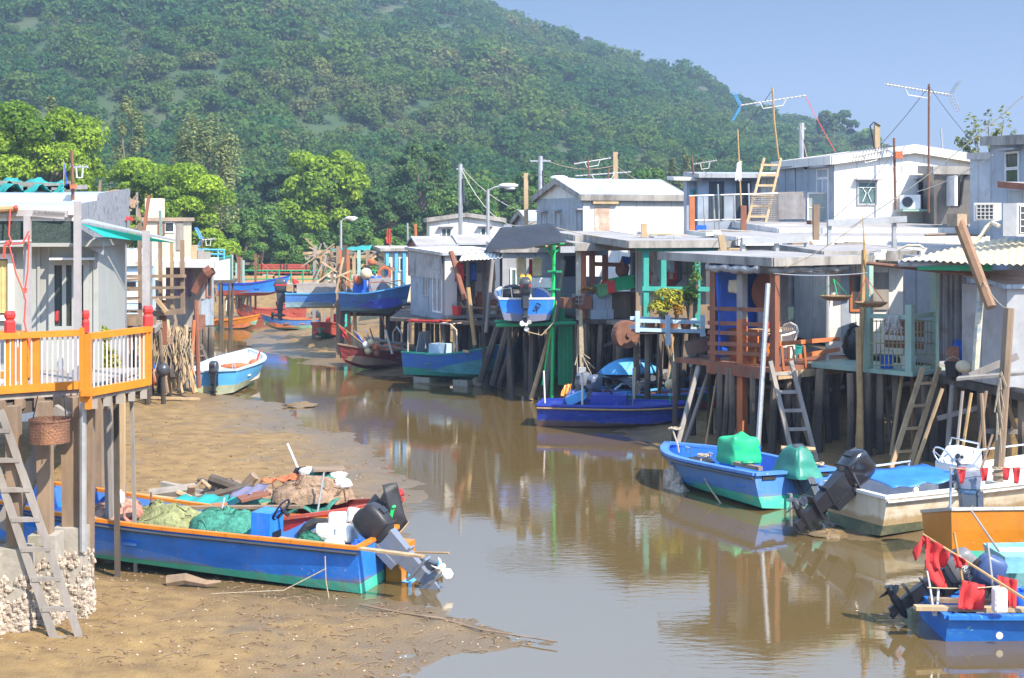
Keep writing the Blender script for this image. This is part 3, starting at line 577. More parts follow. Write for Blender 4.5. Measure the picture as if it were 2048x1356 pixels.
    for i in range(3):
        q=2*PI*i/3+.4; d=V(0,math.cos(q),math.sin(q)); e=V(0,-math.sin(q),math.cos(q)); c=V(-.40,0,-.82)
        ring=[c+d*.04-e*.02-V(.03,0,0),c+d*.10-e*.075-V(.045,0,0),c+d*.17-e*.05-V(.03,0,0),c+d*.185+e*.02,c+d*.14+e*.07+V(.03,0,0),c+d*.05+e*.03+V(.03,0,0)]
        m.prism(ring,V(-.012,0,0))
    T(m).build('propeller',mp,a,False); return a
def canister(label,loc,m,s=1,rz=0,grp=None):
    r=thing('plastic_canister',label,'canister',loc,grp); b=MB(); c=Vector(loc); M=Matrix.Rotation(rz,3,'Z')
    b.lathe([(.13*s,0),(.15*s,.02*s),(.15*s,.26*s),(.12*s,.32*s),(.05*s,.34*s)],c,10,M@Matrix.Diagonal((1,1.25,1))); b.build('body',m,r,True)
    b=MB(); b.lathe([(.04*s,.335*s),(.04*s,.38*s)],c+M@V(.05*s,.0,0),8); b.build('cap',m,r)
    b=MB(); b.tube([c+M@V(-.08*s,0,.32*s),c+M@V(-.07*s,0,.40*s),c+M@V(.0,0,.40*s),c+M@V(.01*s,0,.33*s)],.018*s,6); b.build('handle',m,r); return r
def ballf(name,label,cat,c,r,m,grp=None,sq=1,neck=False):
    b=MB(); b.ball(c,(r,r,r*sq),12,8)
    if neck: b.lathe([(r*.25,r*sq*.9),(r*.2,r*sq*1.25)],c,6)
    return one(b,name,m,label,cat,grp,True)
def flagpole(label,a,b,flag_m,size,t0=.78,droop=.5,grp=None,pm=None,r=.013,seed=0,name='flag_pole',cat='flag'):
    "thin cane with a small cloth flag tied near its top"
    a=Vector(a); b=Vector(b); rt=thing(name,label,cat,a,grp); m=MB(); m.tube([a,(a+b)/2+V(.01,0,0),b],[r*1.2,r,r*.7],5); m.build('cane',pm or bamboo,rt)
    d=(b-a).normalized(); p=a+(b-a)*t0; q=b-d*.02; sd=V(size,.15*size,-droop*size)
    m=MB(); m.grid(lambda u,v: p*(1-v)+q*v+sd*u*(1-.25*v)+V(0,.05,.03)*math.sin(u*7+v*3+seed)*size*2-V(0,0,1)*u*u*droop*size*.5,7,5,.006); m.build('flag',flag_m,rt,True); return rt
def plant(name,label,cat,c,rad,n,lsize,lm,stemm=None,lob=7,seed=1,grp=None,per=None,stemh=.4):
    c=Vector(c); root=thing(name,label,cat,c-V(0,0,stemh),grp); rg=np.random.default_rng(seed); r_=random.Random(seed)
    lb=[((c.x+r_.uniform(-.6,.6)*rad[0],c.y+r_.uniform(-.6,.6)*rad[1],c.z+r_.uniform(-.5,.7)*rad[2]),tuple(x*r_.uniform(.35,.6) for x in rad)) for _ in range(lob)]
    C,Nn,S,T=lobes_cloud(lb,n//lob,rg,lsize); npmesh('foliage',leaves(C,Nn,S,rg,.5),4,lm,np.repeat(T,4),root)
    b=MB()
    for l,_ in lb: b.tube([c-V(0,0,stemh),(c+Vector(l))/2-V(0,0,stemh*.3),Vector(l)],[.03,.02,.008],5)
    b.build('stems',stemm or wood,root); return root
def tree(name,label,base,h,cr,lm,seed,nl=16,per=220,ls=.16,trunk_m=None,grp=None,flat=.75,low=.3,shape='round',up=.35,vis=True):
    base=Vector(base); rg=np.random.default_rng(seed); r_=random.Random(seed); root=thing(name,label,'tree',base,grp)
    lb=[]; cz=h*(low+(1-low)/2)
    for i in range(nl):
        a=2.399*i+r_.uniform(-.4,.4); t=(i+.5)/nl
        if shape=='round': zz=low*h+(1-low)*h*(.12+.80*t); rr=cr*math.sqrt(max(.08,1-((t-.36)/.72)**2))*r_.uniform(.45,.88)
        elif shape=='spire': zz=low*h+(1-low)*h*t*.97; rr=cr*(1-t)*.75*r_.uniform(.3,1)
        else: zz=low*h+(1-low)*h*r_.uniform(.45,.9); rr=cr*r_.uniform(.1,.95)
        s=cr*r_.uniform(.17,.36)*(1-.5*t if shape=='spire' else 1)
        lb.append(((base.x+rr*math.cos(a),base.y+rr*math.sin(a),base.z+zz),(s,s,s*flat)))
    C,Nn,S,T=lobes_cloud(lb,per,rg,ls,up); npmesh('crown',leaves(C,Nn,S,rg,.6),4,lm,np.repeat(T,4),root)
    b=MB(); tp=base+V(r_.uniform(-.1,.1)*cr,0,h*.62); b.tube([base-V(0,0,.3),base+V(r_.uniform(-.06,.06)*cr,0,h*.3),tp],[h*.03,h*.022,h*.012],7)
    for l,_ in lb[::2]: 
        q=base+V(0,0,h*r_.uniform(.25,.5)); b.tube([q,(q+Vector(l))/2+V(0,0,-.04*h),Vector(l)],[h*.012,h*.008,h*.003],5)
    b.build('trunk',trunk_m or bark,root); return root
bark=mat('bark',(.20,.15,.10),.9,.35,4,dirt=(.1,.08,.06),damt=.4,bump=.5,streak=3)
leaf_b=leafmat('bright_leaves',(.075,.17,.012),(.40,.56,.035),.42)
leaf_m=leafmat('mid_leaves',(.035,.12,.03),(.19,.31,.05),.35)
leaf_d=leafmat('dark_leaves',(.025,.085,.025),(.11,.19,.04),.3)
leaf_o=leafmat('olive_feathery_leaves',(.10,.15,.05),(.36,.39,.15),.4)
leaf_y=leafmat('yellow_green_leaves',(.14,.20,.03),(.55,.50,.05),.3)
# ---------- the trees that stand out below and on the hill
TG='broadleaf trees at the head of the creek'
def tr(name,label,px,pb,pt,Y,wpx,lm,seed,**k):
    z0=HC+(HY-pb)*Y/F; h=(pb-pt)*Y/F; return tree(name,label,((px-CX)*Y/F,Y,z0),h,wpx/2*Y/F,lm,seed,**k)
tr('broadleaf_tree','tall bright green tree at the left edge above the green tarpaulin roof',70,560,205,76,330,leaf_b,11,nl=44,per=1150,ls=.105,low=.12)
tr('broadleaf_tree','lime green spreading tree behind the small cream rooftop tower',320,585,318,84,300,leaf_b,12,nl=42,per=1150,ls=.105,low=.05,flat=.55)
tr('broadleaf_tree','rounded bright green tree in the middle, lone light crown against the hill',655,500,302,108,215,leaf_b,13,nl=40,per=700,ls=.17,low=.0)
tr('casuarina_tree','feathery olive grey green tree rising behind the lime green spreading tree',405,580,240,96,170,leaf_o,14,nl=34,per=420,ls=.12,shape='round',flat=2.0,low=.0,up=.9)
for px,h in ((118,190),(262,190),(40,205)): tr('casuarina_tree','thin olive feathery tree tip just topping the tall bright green tree',px,540,h-8,104,86,leaf_o,15+px,nl=16,per=240,ls=.13,shape='round',flat=2.2,low=.1,up=.8,grp='feathery spires behind the tall bright tree')
for i,(px,pb,pt,Y,wp,lm,lab) in enumerate([
 (520,590,410,98,150,leaf_m,'mid green tree with a slanting pale trunk above the green railing'),
 (600,575,470,92,120,leaf_m,'low leafy tree right behind the red benches'),
 (478,590,440,95,110,leaf_m,'mid green tree above the pale tarpaulin shed'),
 (560,520,335,110,130,leaf_d,'dusky green tree left of the lone light round crown'),
 (700,575,440,100,150,leaf_m,'wide leafy tree behind the slim creek-head street lamp'),
 (790,540,455,88,110,leaf_m,'broad-leaved shrubby tree behind the cream and blue hut'),
 (845,490,275,112,170,leaf_d,'dark domed tree in the middle of the slope foot'),
 (780,500,380,106,150,leaf_d,'low dark tree below the dark domed tree'),
 (925,500,370,108,180,leaf_m,'tree behind the white house at the tall thin utility pole'),
 (1060,490,340,110,150,leaf_m,'tree behind the leaning wooden pole of the blue roofed house'),
 (1290,480,340,112,150,leaf_m,'yellowish tree behind the blue roofed white house')]):
    tr('broadleaf_tree',lab,px,pb,pt,Y,wp,lm,40+i,nl=22,per=440,ls=.115*Y/90,low=.05,grp=TG)
for i,(px,pt) in enumerate(((1345,318),(1372,310),(1400,318))): tr('casuarina_tree','slim olive spire tree behind the verandah of the grey and white hillside houses',px,400,pt,120,46,leaf_o,70+i,nl=12,per=140,ls=.2,shape='spire',flat=1.6,low=.0,up=.8,grp='slim spires behind the verandah')
tr('pine_tree','small lone pine standing on the bare hilltop ridge',1180,112,78,420,44,leaf_d,81,nl=9,per=90,ls=.5,low=.35,shape='flat')
tr('ridge_tree','light green bushy tree at the top edge where the ridge meets the sky',965,40,2,420,44,leaf_m,82,nl=8,per=90,ls=.5,low=.1)
tr('broadleaf_tree','yellow green tree on the slope under the fallen-away ridge',1312,232,190,330,60,leaf_b,83,nl=9,per=130,ls=.45,low=.0)
tr('ridge_tree','rounded tree at the low end of the ridge behind the rooftops',1668,275,226,300,95,leaf_d,84,nl=14,per=150,ls=.4,low=.1)
tr('ridge_tree','lighter tree beside the wooden post at the end of the ridge',1735,300,262,300,70,leaf_m,85,nl=12,per=130,ls=.4,low=.1)
for i,(px,pt,w_) in enumerate(((1985,222,110),(1935,265,50))): tr('bamboo_clump',('airy bamboo spray poking above the grey flat roof at the right edge','short bamboo spray just past the right end of the white gable')[i],px,520,pt,60,w_,leaf_o,90+i,nl=12,per=26,ls=.10,shape='flat',flat=2.2,low=.55,up=.8)
def corrq(mb,a,b,c,d,pitch=.09,amp=.016):
    a,b,c,d=map(Vector,(a,b,c,d)); nn=(b-a).cross(d-a).normalized(); cnt=(b-a).length/pitch; k=int(cnt)*4
    return mb.grid(lambda u,v:(a*(1-u)+b*u)*(1-v)+(d*(1-u)+c*u)*v+nn*amp*math.sin(2*PI*u*cnt)+nn*amp*.5*math.sin(7*u+5*v),k,6)
SG='stilt houses along the creek'
def part(mb,name,m,root,smooth=False,label=None):
    o=mb.build(name,m,root,smooth)
    if label:o['label']=label
    return o
def posts(root,fc,lst,m,name='post',w=.12,z0=None,off=0):
    for it in lst:
        px,y0,y1=it[:3]; a=fc.pt(px,y0,off); b=fc.pt(px+(it[3] if len(it)>3 else 0),y1,off); mb=MB(); mb.bar(a,b,w,w*.9,up=fc.n); mb.build(name,m,root)
def rails(root,fc,lst,m,name='rail',h=.09,off=.07):
    for x0,y0,x1,y1 in lst: mb=MB(); mb.bar(fc.pt(x0,y0,off),fc.pt(x1,y1,off),.05,h); mb.build(name,m,root)
# ===== brown porch hut (near corner px 1545)
O,u,w,L,D=rect_from(1545,31.0,R(38),1712,1428); z0=2.0; zr=4.30
hut=thing('stilt_house','brown porch hut on stilts with blue tarpaulin wall and orange rails','stilt house',O,SG)
ff=Face(O,R(38)); lf=Face(O+w*D,R(38)-PI/2)
deck(hut,wood_b,[O-u*.25-w*.15,O+u*(L+.3)-w*.15,O+u*(L+.3)+w*(D+1),O-u*.25+w*(D+1)],z0,.10)
m=MB(); m.bar(O-u*.25-w*.17+V(0,0,z0-.18),O+u*(L*.8)-w*.17+V(0,0,z0-.18),.06,.16); m.build('deck_beam',wood_p,hut)
m=MB(); m.bar(O-u*.22+w*.02+V(0,0,z0-.18),O-u*.22+w*D+V(0,0,z0-.18),.06,.16); m.build('deck_beam',wood_b,hut)
for k in range(7): stilts(hut,O,u,w,[L*k/6-.1],[.05,D*.55,D+1.0],z0-.09,r=.085,jit=.22)
for px,yb in ((1447,905),(1470,905),(1512,905)): p=lf.pt(px,728); stilt(hut,p.x-.1,p.y-.2,z0-.1,stiltm,.08)
for px,y0,y1,mm,wd in ((1546,545,740,wood_b,.15),(1433,552,725,wood_b,.17)):
    p=(ff if px==1546 else lf).pt(px,y0,.05); mb=MB(); mb.bar((p.x,p.y,zr),(p.x,p.y,z0-.3),wd,wd,up=u); mb.build('post',mm,hut)
p=lf.pt(1488,560,.06); mb=MB(); mb.bar((p.x,p.y,zr),(p.x,p.y,3.0),.17,.17,up=u); mb.build('post',wood_g,hut); mb=MB(); mb.bar((p.x,p.y,3.0),(p.x,p.y,.3),.172,.172,up=u); mb.build('post',wood_o,hut)['label']='orange stained lower half of the porch post'
for px in (1652,): p=ff.pt(px,550,.04); mb=MB(); mb.tube([(p.x,p.y,zr),(p.x,p.y,z0)],.045,8); mb.build('post',steel,hut)
for y in (616,645,664,686,704): rails(hut,lf,[(1424,y,1543,y+4)],wood_b,off=.12)
rails(hut,ff,[(1549,687,1672,677),(1590,712,1671,698)],wood_o,off=.10)
flat_roof(hut,roofg,fascia,O,u,w,L,D+1.2,zr+.02,.07,.3,.06,.19,ohf=.28,ohs=.3)
# rolled plastic sheets under the eave
for a,b in ((O-u*.2-w*.12,O+u*(L*.82)-w*.12),(O-u*.30+w*.1,O-u*.30+w*(D*.95))):
    mb=MB(); k=40; mb.tube([a+(b-a)*i/k+V(0,0,zr-.17-.03*math.sin(i*PI/k*3)**2+U(-.006,.006)) for i in range(k+1)],[.085+.014*math.sin(i*.8)+U(-.008,.008) for i in range(k+1)],10); one(mb,'rolled_plastic_sheet',mat('clear_plastic',(.34,.33,.32),.25,.4,6,bump=.7,bsc=9),('grey plastic sheet rolled up under the porch eave on the rail side','dark plastic sheet rolled up under the porch eave above the blue tarpaulin')[a.x<O.x-.2],'plastic sheet',None,True)
# porch back walls
bw=Face(O+w*(D*.75),R(38)); m=MB(); Face.slab(bw,m,D*.0+1.0,L*.62,z0,zr,-.05,0); part(m,'wall',tin_b,hut)
m=MB(); Face.slab(bw,m,L*.62,L*.9,z0,zr,-.5,-.46); part(m,'wall',greyp,hut)
m=MB(); Face.slab(bw,m,L*.66,L*.74,z0,zr,-.40,-.36); part(m,'door',sky,hut,label='blue door in the back of the porch')
m=MB(); Face.slab(bw,m,L*.46,L*.60,z0,z0+1.15,.02,.06); part(m,'door',greyp,hut,label='grey lower door leaf standing open')
cloth('blue_tarpaulin','blue tarpaulin hung as a wall behind the porch corner posts','tarpaulin',lay(bw.at(-.15,z0+.1,-.2),bw.at(1.2,z0+.1,-.2),bw.at(1.25,zr-.05,-.2),bw.at(-.2,zr-.05,-.2),.05,2),tarpb,16,10)
cloth('beige_towel','beige towel hanging from the porch eave before the blue tarpaulin','towel',lay(lf.pt(1457,585,.0),lf.pt(1482,588,.0),lf.pt(1480,560,.0),lf.pt(1457,560,.0),.02,2),cloth_c,6,6)
m=MB(); q=bw.at(1.15,3.55,-.02); m.lathe([(.02,0),(.40,.02),(.42,.06)],q,20,Matrix.Rotation(R(38),3,'Z')@Matrix.Rotation(PI/2,3,'X')); one(m,'round_tray',wood_b,'large round brown winnowing tray hung on the porch back wall','tray')
m=MB(); Face.slab(lf,m,D*.12,D*.62,z0+.02,z0+.75,-.30,-.26); one(m,'plywood_sheet',wood_o,'scuffed orange plywood sheet leaning inside the porch rails','plywood sheet')
# table on porch
tb=thing('porch_table','small brown wooden table against the porch back wall','table',bw.at(.9,z0,.5)); m=MB(); m.box(bw.at(.9,z0+.72,.45),(1.0,.5,.05),R(38)); m.build('table_top',wood_p,tb)
for a in (.5,1.3):
    for o in (.25,.65): m=MB(); m.bar(bw.at(a,z0,o),bw.at(a,z0+.7,o),.05); m.build('leg',wood_b,tb)
# chair
def plastic_chair(loc,rz):
    r=thing('plastic_chair','off white plastic armchair with slatted fan back on the porch','chair')
    m=MB(); m.box((0,0,.42),(.46,.44,.04)); m.build('seat',offw,r)
    for sx_ in (-1,1):
        for sy_ in (-1,1): m=MB(); m.bar((sx_*.24,sy_*.25,0),(sx_*.20,sy_*.20,.42),.055,.05); m.build('leg',offw,r)
        m=MB(); m.tube([(sx_*.24,-.22,.42),(sx_*.26,-.22,.64),(sx_*.26,.0,.66),(sx_*.22,.24,.70)],.028,6); m.build('arm',offw,r)
    m=MB()
    for i in range(7): a=(i-3)/3; m.bar((a*.12,.21,.44),(a*.22,.30,.86-.06*a*a),.035,.015,up=(0,1,0))
    m.tube([(-.20,.21,.44),(-.27,.28,.70),(-.20,.31,.83),(0,.32,.89),(.20,.31,.83),(.27,.28,.70),(.20,.21,.44)],.025,6); m.build('backrest',offw,r); return placed(r,loc,rz)
p=ff.pt(1588,724,-.40); plastic_chair(V(p.x,p.y,z0+.002),R(-58))
for px in (1552,1597): m=MB(); m.bar(ff.pt(px+4,738,.16),ff.pt(px,690,.16),.05,.08); part(m,'ladder_handle',wood_o,hut)
for k,(px,mm,lb) in enumerate(((1556,orangeb,'small orange plastic stool behind the white chair'),(1519,red,'red plastic stool inside the porch rails'))):
    p=(ff if k==0 else lf).pt(px,715,-.5); p.z=z0+.002; r=thing('plastic_stool',lb,'stool',p); m=MB(); m.box(p+V(0,0,.43),(.32,.32,.05),.4); m.build('seat',mm,r)
    for sx_ in(-1,1):
        for sy_ in(-1,1): m=MB(); m.bar(p+V(sx_*.17,sy_*.17,0),p+V(sx_*.12,sy_*.12,.41),.06,.04); m.build('leg',mm,r)
# garbage bag
p=ff.pt(1694,700,.18); m=MB(); m.ball(V(p.x,p.y,2.36),(.25,.22,.36),22,14,.07); m.ball(V(p.x+.03,p.y,2.66),(.15,.13,.14),12,7,.16); m.ball(V(p.x-.02,p.y,2.78),(.09,.05,.07),8,5,.25); one(m,'rubbish_bag',mat('black_bin_bag',(.012,.012,.014),.22,.3,5,bump=.9,bsc=7),'black bin bag tied up at the right end of the orange porch rail','rubbish bag',None,True)
# tall mooring poles in front of the porch
pole('mooring_pole','pale metal tube leaning against the porch corner post',P(1516,890,30.0),P(1536,567,30.6),.055,steel)
pole('mooring_pole','grey driftwood pole leaning left from the porch corner to the blue boat bow',P(1352,900,31.5),P(1400,722,32.6),.06,wood_g)
pole('mooring_pole','tall bamboo pole with the yellow cloth flag, planted before the white hut wall',P(1715,915,30.2),P(1728,500,30.6),.055,bamboo)
pole('mooring_pole','short greenish post tied to the bamboo pole below the bin bag',P(1722,912,30.0),P(1717,655,30.1),.07,bamboo)
# ===== white hut with green balcony
O2,u2,w2,L2,D2=rect_from(1822,29.8,R(42),1868,1734); f2=Face(O2,R(42)); l2=Face(O2+w2*D2,R(42)-PI/2); zb=2.02
hw=thing('stilt_house','whitewashed tin hut with orange framed window and pale green balcony','stilt house',O2,SG)
deck(hw,greens,[O2-u2*.1-w2*.1,O2+u2*(L2+.5)-w2*.1,O2+u2*(L2+.5)+w2*(D2+1.6),O2-u2*.1+w2*(D2+1.6)],zb,.09)
wf=Face(V(*P(1655,500,33.6).xy,0),R(8)); m=MB(); a0,a1=wf.U(1655),wf.U(1808); wf.slab(m,a0,a1,2.0,4.42,-.06,0); part(m,'wall',tin_w,hw)
m=MB(); wf.slab(m,wf.U(1682),wf.U(1702),2.3,4.4,.0,.012); part(m,'wall_patch',tin_b,hw)
window(wf,(1704,552,1742,618),hw,wood_o,glass,.06,0)
m=MB(); wf.pslab(m,1744,545,1776,619,.0,.05); part(m,'shutter',wood_g,hw)
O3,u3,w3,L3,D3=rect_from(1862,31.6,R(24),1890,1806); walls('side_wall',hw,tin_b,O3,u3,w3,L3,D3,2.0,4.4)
Or=V(*P(1655,500,33.2).xy,0); flat_roof(hw,roofg,fascia,Or,wf.u,V(-wf.u.y,wf.u.x,0),2.05,3,4.40,.1,.15,.07,.24)
for b,(px,y0,y1,wd) in zip((l2,l2,f2),((1737,528,735,.17),(1821,610,752,.15),(1868,541,745,.15))): posts(hw,b,[(px,y0,y1)],greens,w=wd,off=.02)
rails(hw,l2,[(1728,631,1822,634)],greens,h=.10,off=.06); rails(hw,f2,[(1822,633,1870,627)],greens,h=.10,off=.06)
for b,x0,x1 in ((l2,1738,1820),(f2,1826,1866)):
    m=MB(); n=10 if x1-x0>50 else 6
    for i in range(n+1): x=x0+(x1-x0)*i/n; m.tube([b.pt(x,640,.03),b.pt(x,733,.03)],.011,4)
    for i in range(5): y=642+i*22; m.tube([b.pt(x0,y,.045),b.pt(x1,y,.045)],.011,4)
    part(m,'mesh_panel',mat('rusty_green_mesh',(.38,.40,.22),.7,.5,3,dirt=RUST,damt=.5),hw)
m=MB(); b=l2; m.bar(b.pt(1745,655,-.5),b.pt(1822,660,-.5),.05,.35); m.bar(b.pt(1745,690,-.5),b.pt(1822,694,-.5),.05,.16); part(m,'bench_boards',wood_b,hw)
stilts(hw,O2,u2,w2,[0,.7,1.5],[0,1.1,2.2,3.3],zb-.09,r=.10,jit=.25)
for px in (1700,1760,1790,1840): p=P(px,740,30.4); stilt(hw,p.x,p.y,zb-.1,stiltm,.085)
m=MB(); m.tube([f2.pt(1724,526,.1),P(1978,553,28.0)],.04,7); one(m,'awning_pipe',rustm,'long rusty pipe running from the bamboo pole along the green balcony top','pipe')
m=MB()
for i in range(60): 
    a=l2.pt(1780+U(0,26),630,.12); m.tube([a,a+V(U(-.06,.06),U(-.03,.03),-.15),a+V(U(-.1,.1),U(-.04,.04),-U(.2,.42))],.008,3)
one(m,'mop_head',cloth_w,'grey stringy mop hung over the green balcony rail','mop')
# baskets
def basket(label,c,r,cord,top):
    t=thing('hanging_basket',label,'basket',c); m=MB(); m.lathe([(.01,-.06),(r*.6,-.05),(r*.93,.02),(r,.05),(r*.95,.05),(r*.6,-.02),(.01,-.03)],c,20,None,False); m.build('tray',mat('wicker',(.30,.18,.085),.9,.5,18,bump=.8,bsc=50),t)
    m=MB()
    for i in range(3): a=2.1*i+.4; m.tube([Vector(c)+V(r*.95*math.cos(a),r*.95*math.sin(a),.05),top],.008,4)
    m.build('cords',cord,t); return t
c=P(1672,596,30.4); basket('round wicker drying basket hung on green cords from the clothes line',c,.34,greenb,c+V(-.05,0,.40)); cl=c+V(-.05,0,.40)
c=P(1742,609,29.2); basket('round wicker drying basket hung on red cords before the orange framed window',c,.34,roper,c+V(-.1,0,.55))
rope_between('clothes line strung along the porch front',P(1546,547,30.8),P(1735,546,30.2),.05,.012,steel,'clothes_line','clothes line')
flagpole('thin cane with a tattered yellow and white flag above the balcony',P(1728,520,30.5),P(1725,433,30.5),cloth_y,.06,.05,6,seed=2)
# ladders
ladder('tall grey ladder leaning from the mud to the brown porch deck',P(1610,922,30.0),P(1561,722,30.5),.50,wood_g,5,(1,.15,0))
ladder('short wooden ladder leaning up to the green balcony',P(1800,935,28.8),P(1862,735,29.5),.42,wood_p,4,(1,.3,0))
m=MB(); m.tube([P(1562,896,29.8),P(1630,899,29.8)],.05,7); one(m,'driftwood_pole',wood_p,'short pole lashed across the foot of the tall grey ladder','pole')
# ===== far right corrugated shed
O4,u4,w4,L4,D4=rect_from(2013,27.2,R(14),2140,1924); sh=thing('stilt_house','grey sheet metal shed with rusty roof edge at the right border','stilt house',O4,SG)
walls('walls',sh,tin_g,O4,u4,w4,L4,D4,2.0,3.92); flat_roof(sh,mat('rusty_tin_roof',(.33,.27,.24),.6,.35,2,dirt=RUST,damt=.7,bump=.3),tin_b,O4,u4,w4,L4,D4,3.92,.22,.06,.04,.08)
m=MB(); corr(m,P(1878,722,30.2),P(1932,722,29.8),P(1878,535,30.2),.13,.03); part(m,'back_wall',mat('old_corrugated',(.30,.29,.30),.55,.3,2,metal=.3,dirt=RUST,damt=.55,bump=.2),sh)
m=MB(); corrq(m,P(1800,522,28.2),P(2090,530,26.6),P(2090,458,33),P(1815,516,32.2),.14,.022); part(m,'roof',mat('yellowed_corrugated',(.66,.53,.34),.7,.15,1.2,dirt=(.45,.3,.16),damt=.3,bump=.15),sh,True,'yellowed corrugated roof sheets')
m=MB(); m.tube([P(1797,527,28.3),P(1932,530,27.8)],.07,8); part(m,'gutter',tin_g,sh)
m=MB(); m.prism([P(1835,533,28.1),P(1985,529,27.4),P(1985,542,27.4),P(1835,540,28.1)],(0,.02,0)); part(m,'green_valance',greenp,sh)
dk=[P(1868,735,29.7),P(2100,760,26.3),P(2120,720,31),P(1880,715,32)]; deck(sh,wood_g,[V(p.x,p.y,0) for p in dk],2.0,.09)
for k in range(5): a=P(1872+k*41+U(-8,8),742,29.6-k*.6); stilt(sh,a.x,a.y,1.92,stiltm,.09); stilt(sh,a.x+.5,a.y+1.1,1.92,stiltm,.09)
m=MB(); m.bar(dk[0]-V(0,.05,.2),V(dk[1].x,dk[1].y-.05,1.82),.07,.16); part(m,'deck_beam',wood_d,sh)
pole('leaning_spar','thick brown spar with a plastic capped top leaning on the grey shed',P(1982,615,26.6),P(1916,440,27.6),.10,mat('varnished_spar',(.25,.14,.07),.45,.3,3),r2=.115)
m=MB(); m.box(P(1914,440,27.6),(.26,.26,.24),.5); one(m,'pipe_cap',mat('tan_plastic_wrap',(.40,.30,.20),.4,.3,6,bump=.5),'tan plastic bag wrapped round the top of the brown spar','plastic bag')
pole('mooring_pole','post with flaking blue and cream paint standing before the grey shed',P(1950,742,26.9),P(1963,556,26.9),.07,mat('flaking_paint',(.62,.55,.40),.7,.3,5,dirt=(.05,.20,.33),damt=.7,dsc=3))
pole('mooring_pole','thick weathered mooring post standing by the white boat at the right',P(1996,962,25.2),P(2018,616,25.2),.095,wood)
m=MB(); m.bar(P(1940,752,26.5),P(2036,712,26.3),.09,.12); one(m,'loose_plank',wood_g,'loose grey plank propped on the shed deck','plank')
m=MB(); m.bar(P(1915,757,26.4),P(2060,745,25.9),.35,.05); one(m,'loose_plank',wood_g,'bleached plank sticking out over the edge of the shed deck','plank')
m=MB(); m.ball(P(1927,733,28.3),(.16,.16,.13),12,8); one(m,'float_buoy',cloth_c,'tan round float lying on the shed deck','buoy',None,True)
m=MB(); corr(m,P(1893,728,29.3),P(1918,728,29.1),P(1893,693,29.3),.03,.004); one(m,'wire_cage',mat('rusty_mesh',(.34,.15,.08),.8,.5,20),'rusty wire cage against the corrugated wall of the shed','cage')
# ===== long roofs behind (second row)
rf=thing('low_house','low tin clad house with three stepped white edged flat roofs','house',P(1478,470,38),None)
for (px,Y,py,pR,D_,t,fh,ri,mm) in ((1478,38.5,480,1975,4.5,.08,.24,.15,tin_w),(1560,41.5,462,2000,4,.08,.2,.2,tin_w),(1655,36.2,503,1965,3,.08,.2,.05,tin_w)):
    o,uu,ww,l,_=rect_from(px,Y,R(10),pR,None); z=HC+(HY-py)*Y/F; flat_roof(rf,roofg,mm,o,uu,ww,l,D_,z,ri,.05,t,fh)
    walls('wall',rf,tin_s,o+uu*.2+ww*.3,uu,ww,l-.4,D_-.5,2.0,z-.02)
m=MB(); q=[V(5.4,35.2,0),V(7.6,34.8,0),V(13.5,31.5,0),V(19,31,0),V(19,50,0),V(5.4,50,0)]; m.hexa([p+V(0,0,1.82) for p in q],[p+V(0,0,1.94) for p in q]); part(m,'shade_floor_deck',wood_d,rf)  # added wide floor, mostly unseen, put in to shade the ground under the huts
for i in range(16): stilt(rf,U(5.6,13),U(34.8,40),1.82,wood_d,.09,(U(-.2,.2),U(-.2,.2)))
pf=Face(V(*P(1480,480,34.5).xy,0),R(20))
fr=thing('roof_frame','bluish grey steel rail on short posts standing on the brown porch roof','steel frame',P(1488,518,34.5))
m=MB(); m.bar(pf.pt(1483,482),pf.pt(1617,478),.10,.17); part(m,'beam',steel,fr)
for px in (1489,1557,1617): posts(fr,pf,[(px,484,521)],steel,w=.10,off=-.09)
pf=Face(V(*P(1655,445,36).xy,0),R(12)); fr=thing('roof_frame','longer bluish steel rail above the white stepped roofs','steel frame',P(1660,505,36))
m=MB(); m.bar(pf.pt(1655,446),pf.pt(1812,438),.10,.16); part(m,'beam',steel,fr)
for px in (1661,1791): posts(fr,pf,[(px,446,508)],steel,w=.10,off=-.08)
# ===== green post hut and brown room
O5,u5,w5,L5,D5=rect_from(1268,38.2,R(14),1475,None); D5=3.5; f5=Face(O5,R(14)); z5=2.35
hg=thing('stilt_house','open hut with teal green posts, hanging clothes and an orange inner door','stilt house',O5,SG)
deck(hg,wood_g,[O5-w5*.0,O5+u5*L5,O5+u5*L5+w5*D5,O5+w5*D5],z5,.1)
ze=HC+(HY-488)*38.2/F; flat_roof(hg,roofg,fascia,O5,u5,w5,L5,D5,ze+.02,.12,.25,.07,.2)
posts(hg,f5,[(1291,500,650),(1326,490,660),(1394,490,650),(1452,490,650)],tealw,w=.15); rails(hg,f5,[(1270,497,1450,498),(1282,577,1425,578)],tealw,h=.12,off=.08)
m=MB(); b5=Face(O5+w5*2.3,R(14)); b5.slab(m,.85,L5,z5,ze,-.05,0); part(m,'wall',tin_w,hg)
m=MB(); b5.slab(m,L5*.55,L5*.68,z5,z5+2.0,.01,.05); part(m,'door',wood_o,hg,label='orange inner door')
m=MB(); f5.slab(m,L5*.02,L5*.06,z5,z5+.9,-.05,0); f5.slab(m,L5*.06,L5*.98,z5,z5+.55,-.04,0); part(m,'low_wall',wood,hg)
stilts(hg,O5,u5,w5,[.1,.8,1.5,2.1,2.7],[.1,1,1.9,2.8],z5-.1,r=.085)
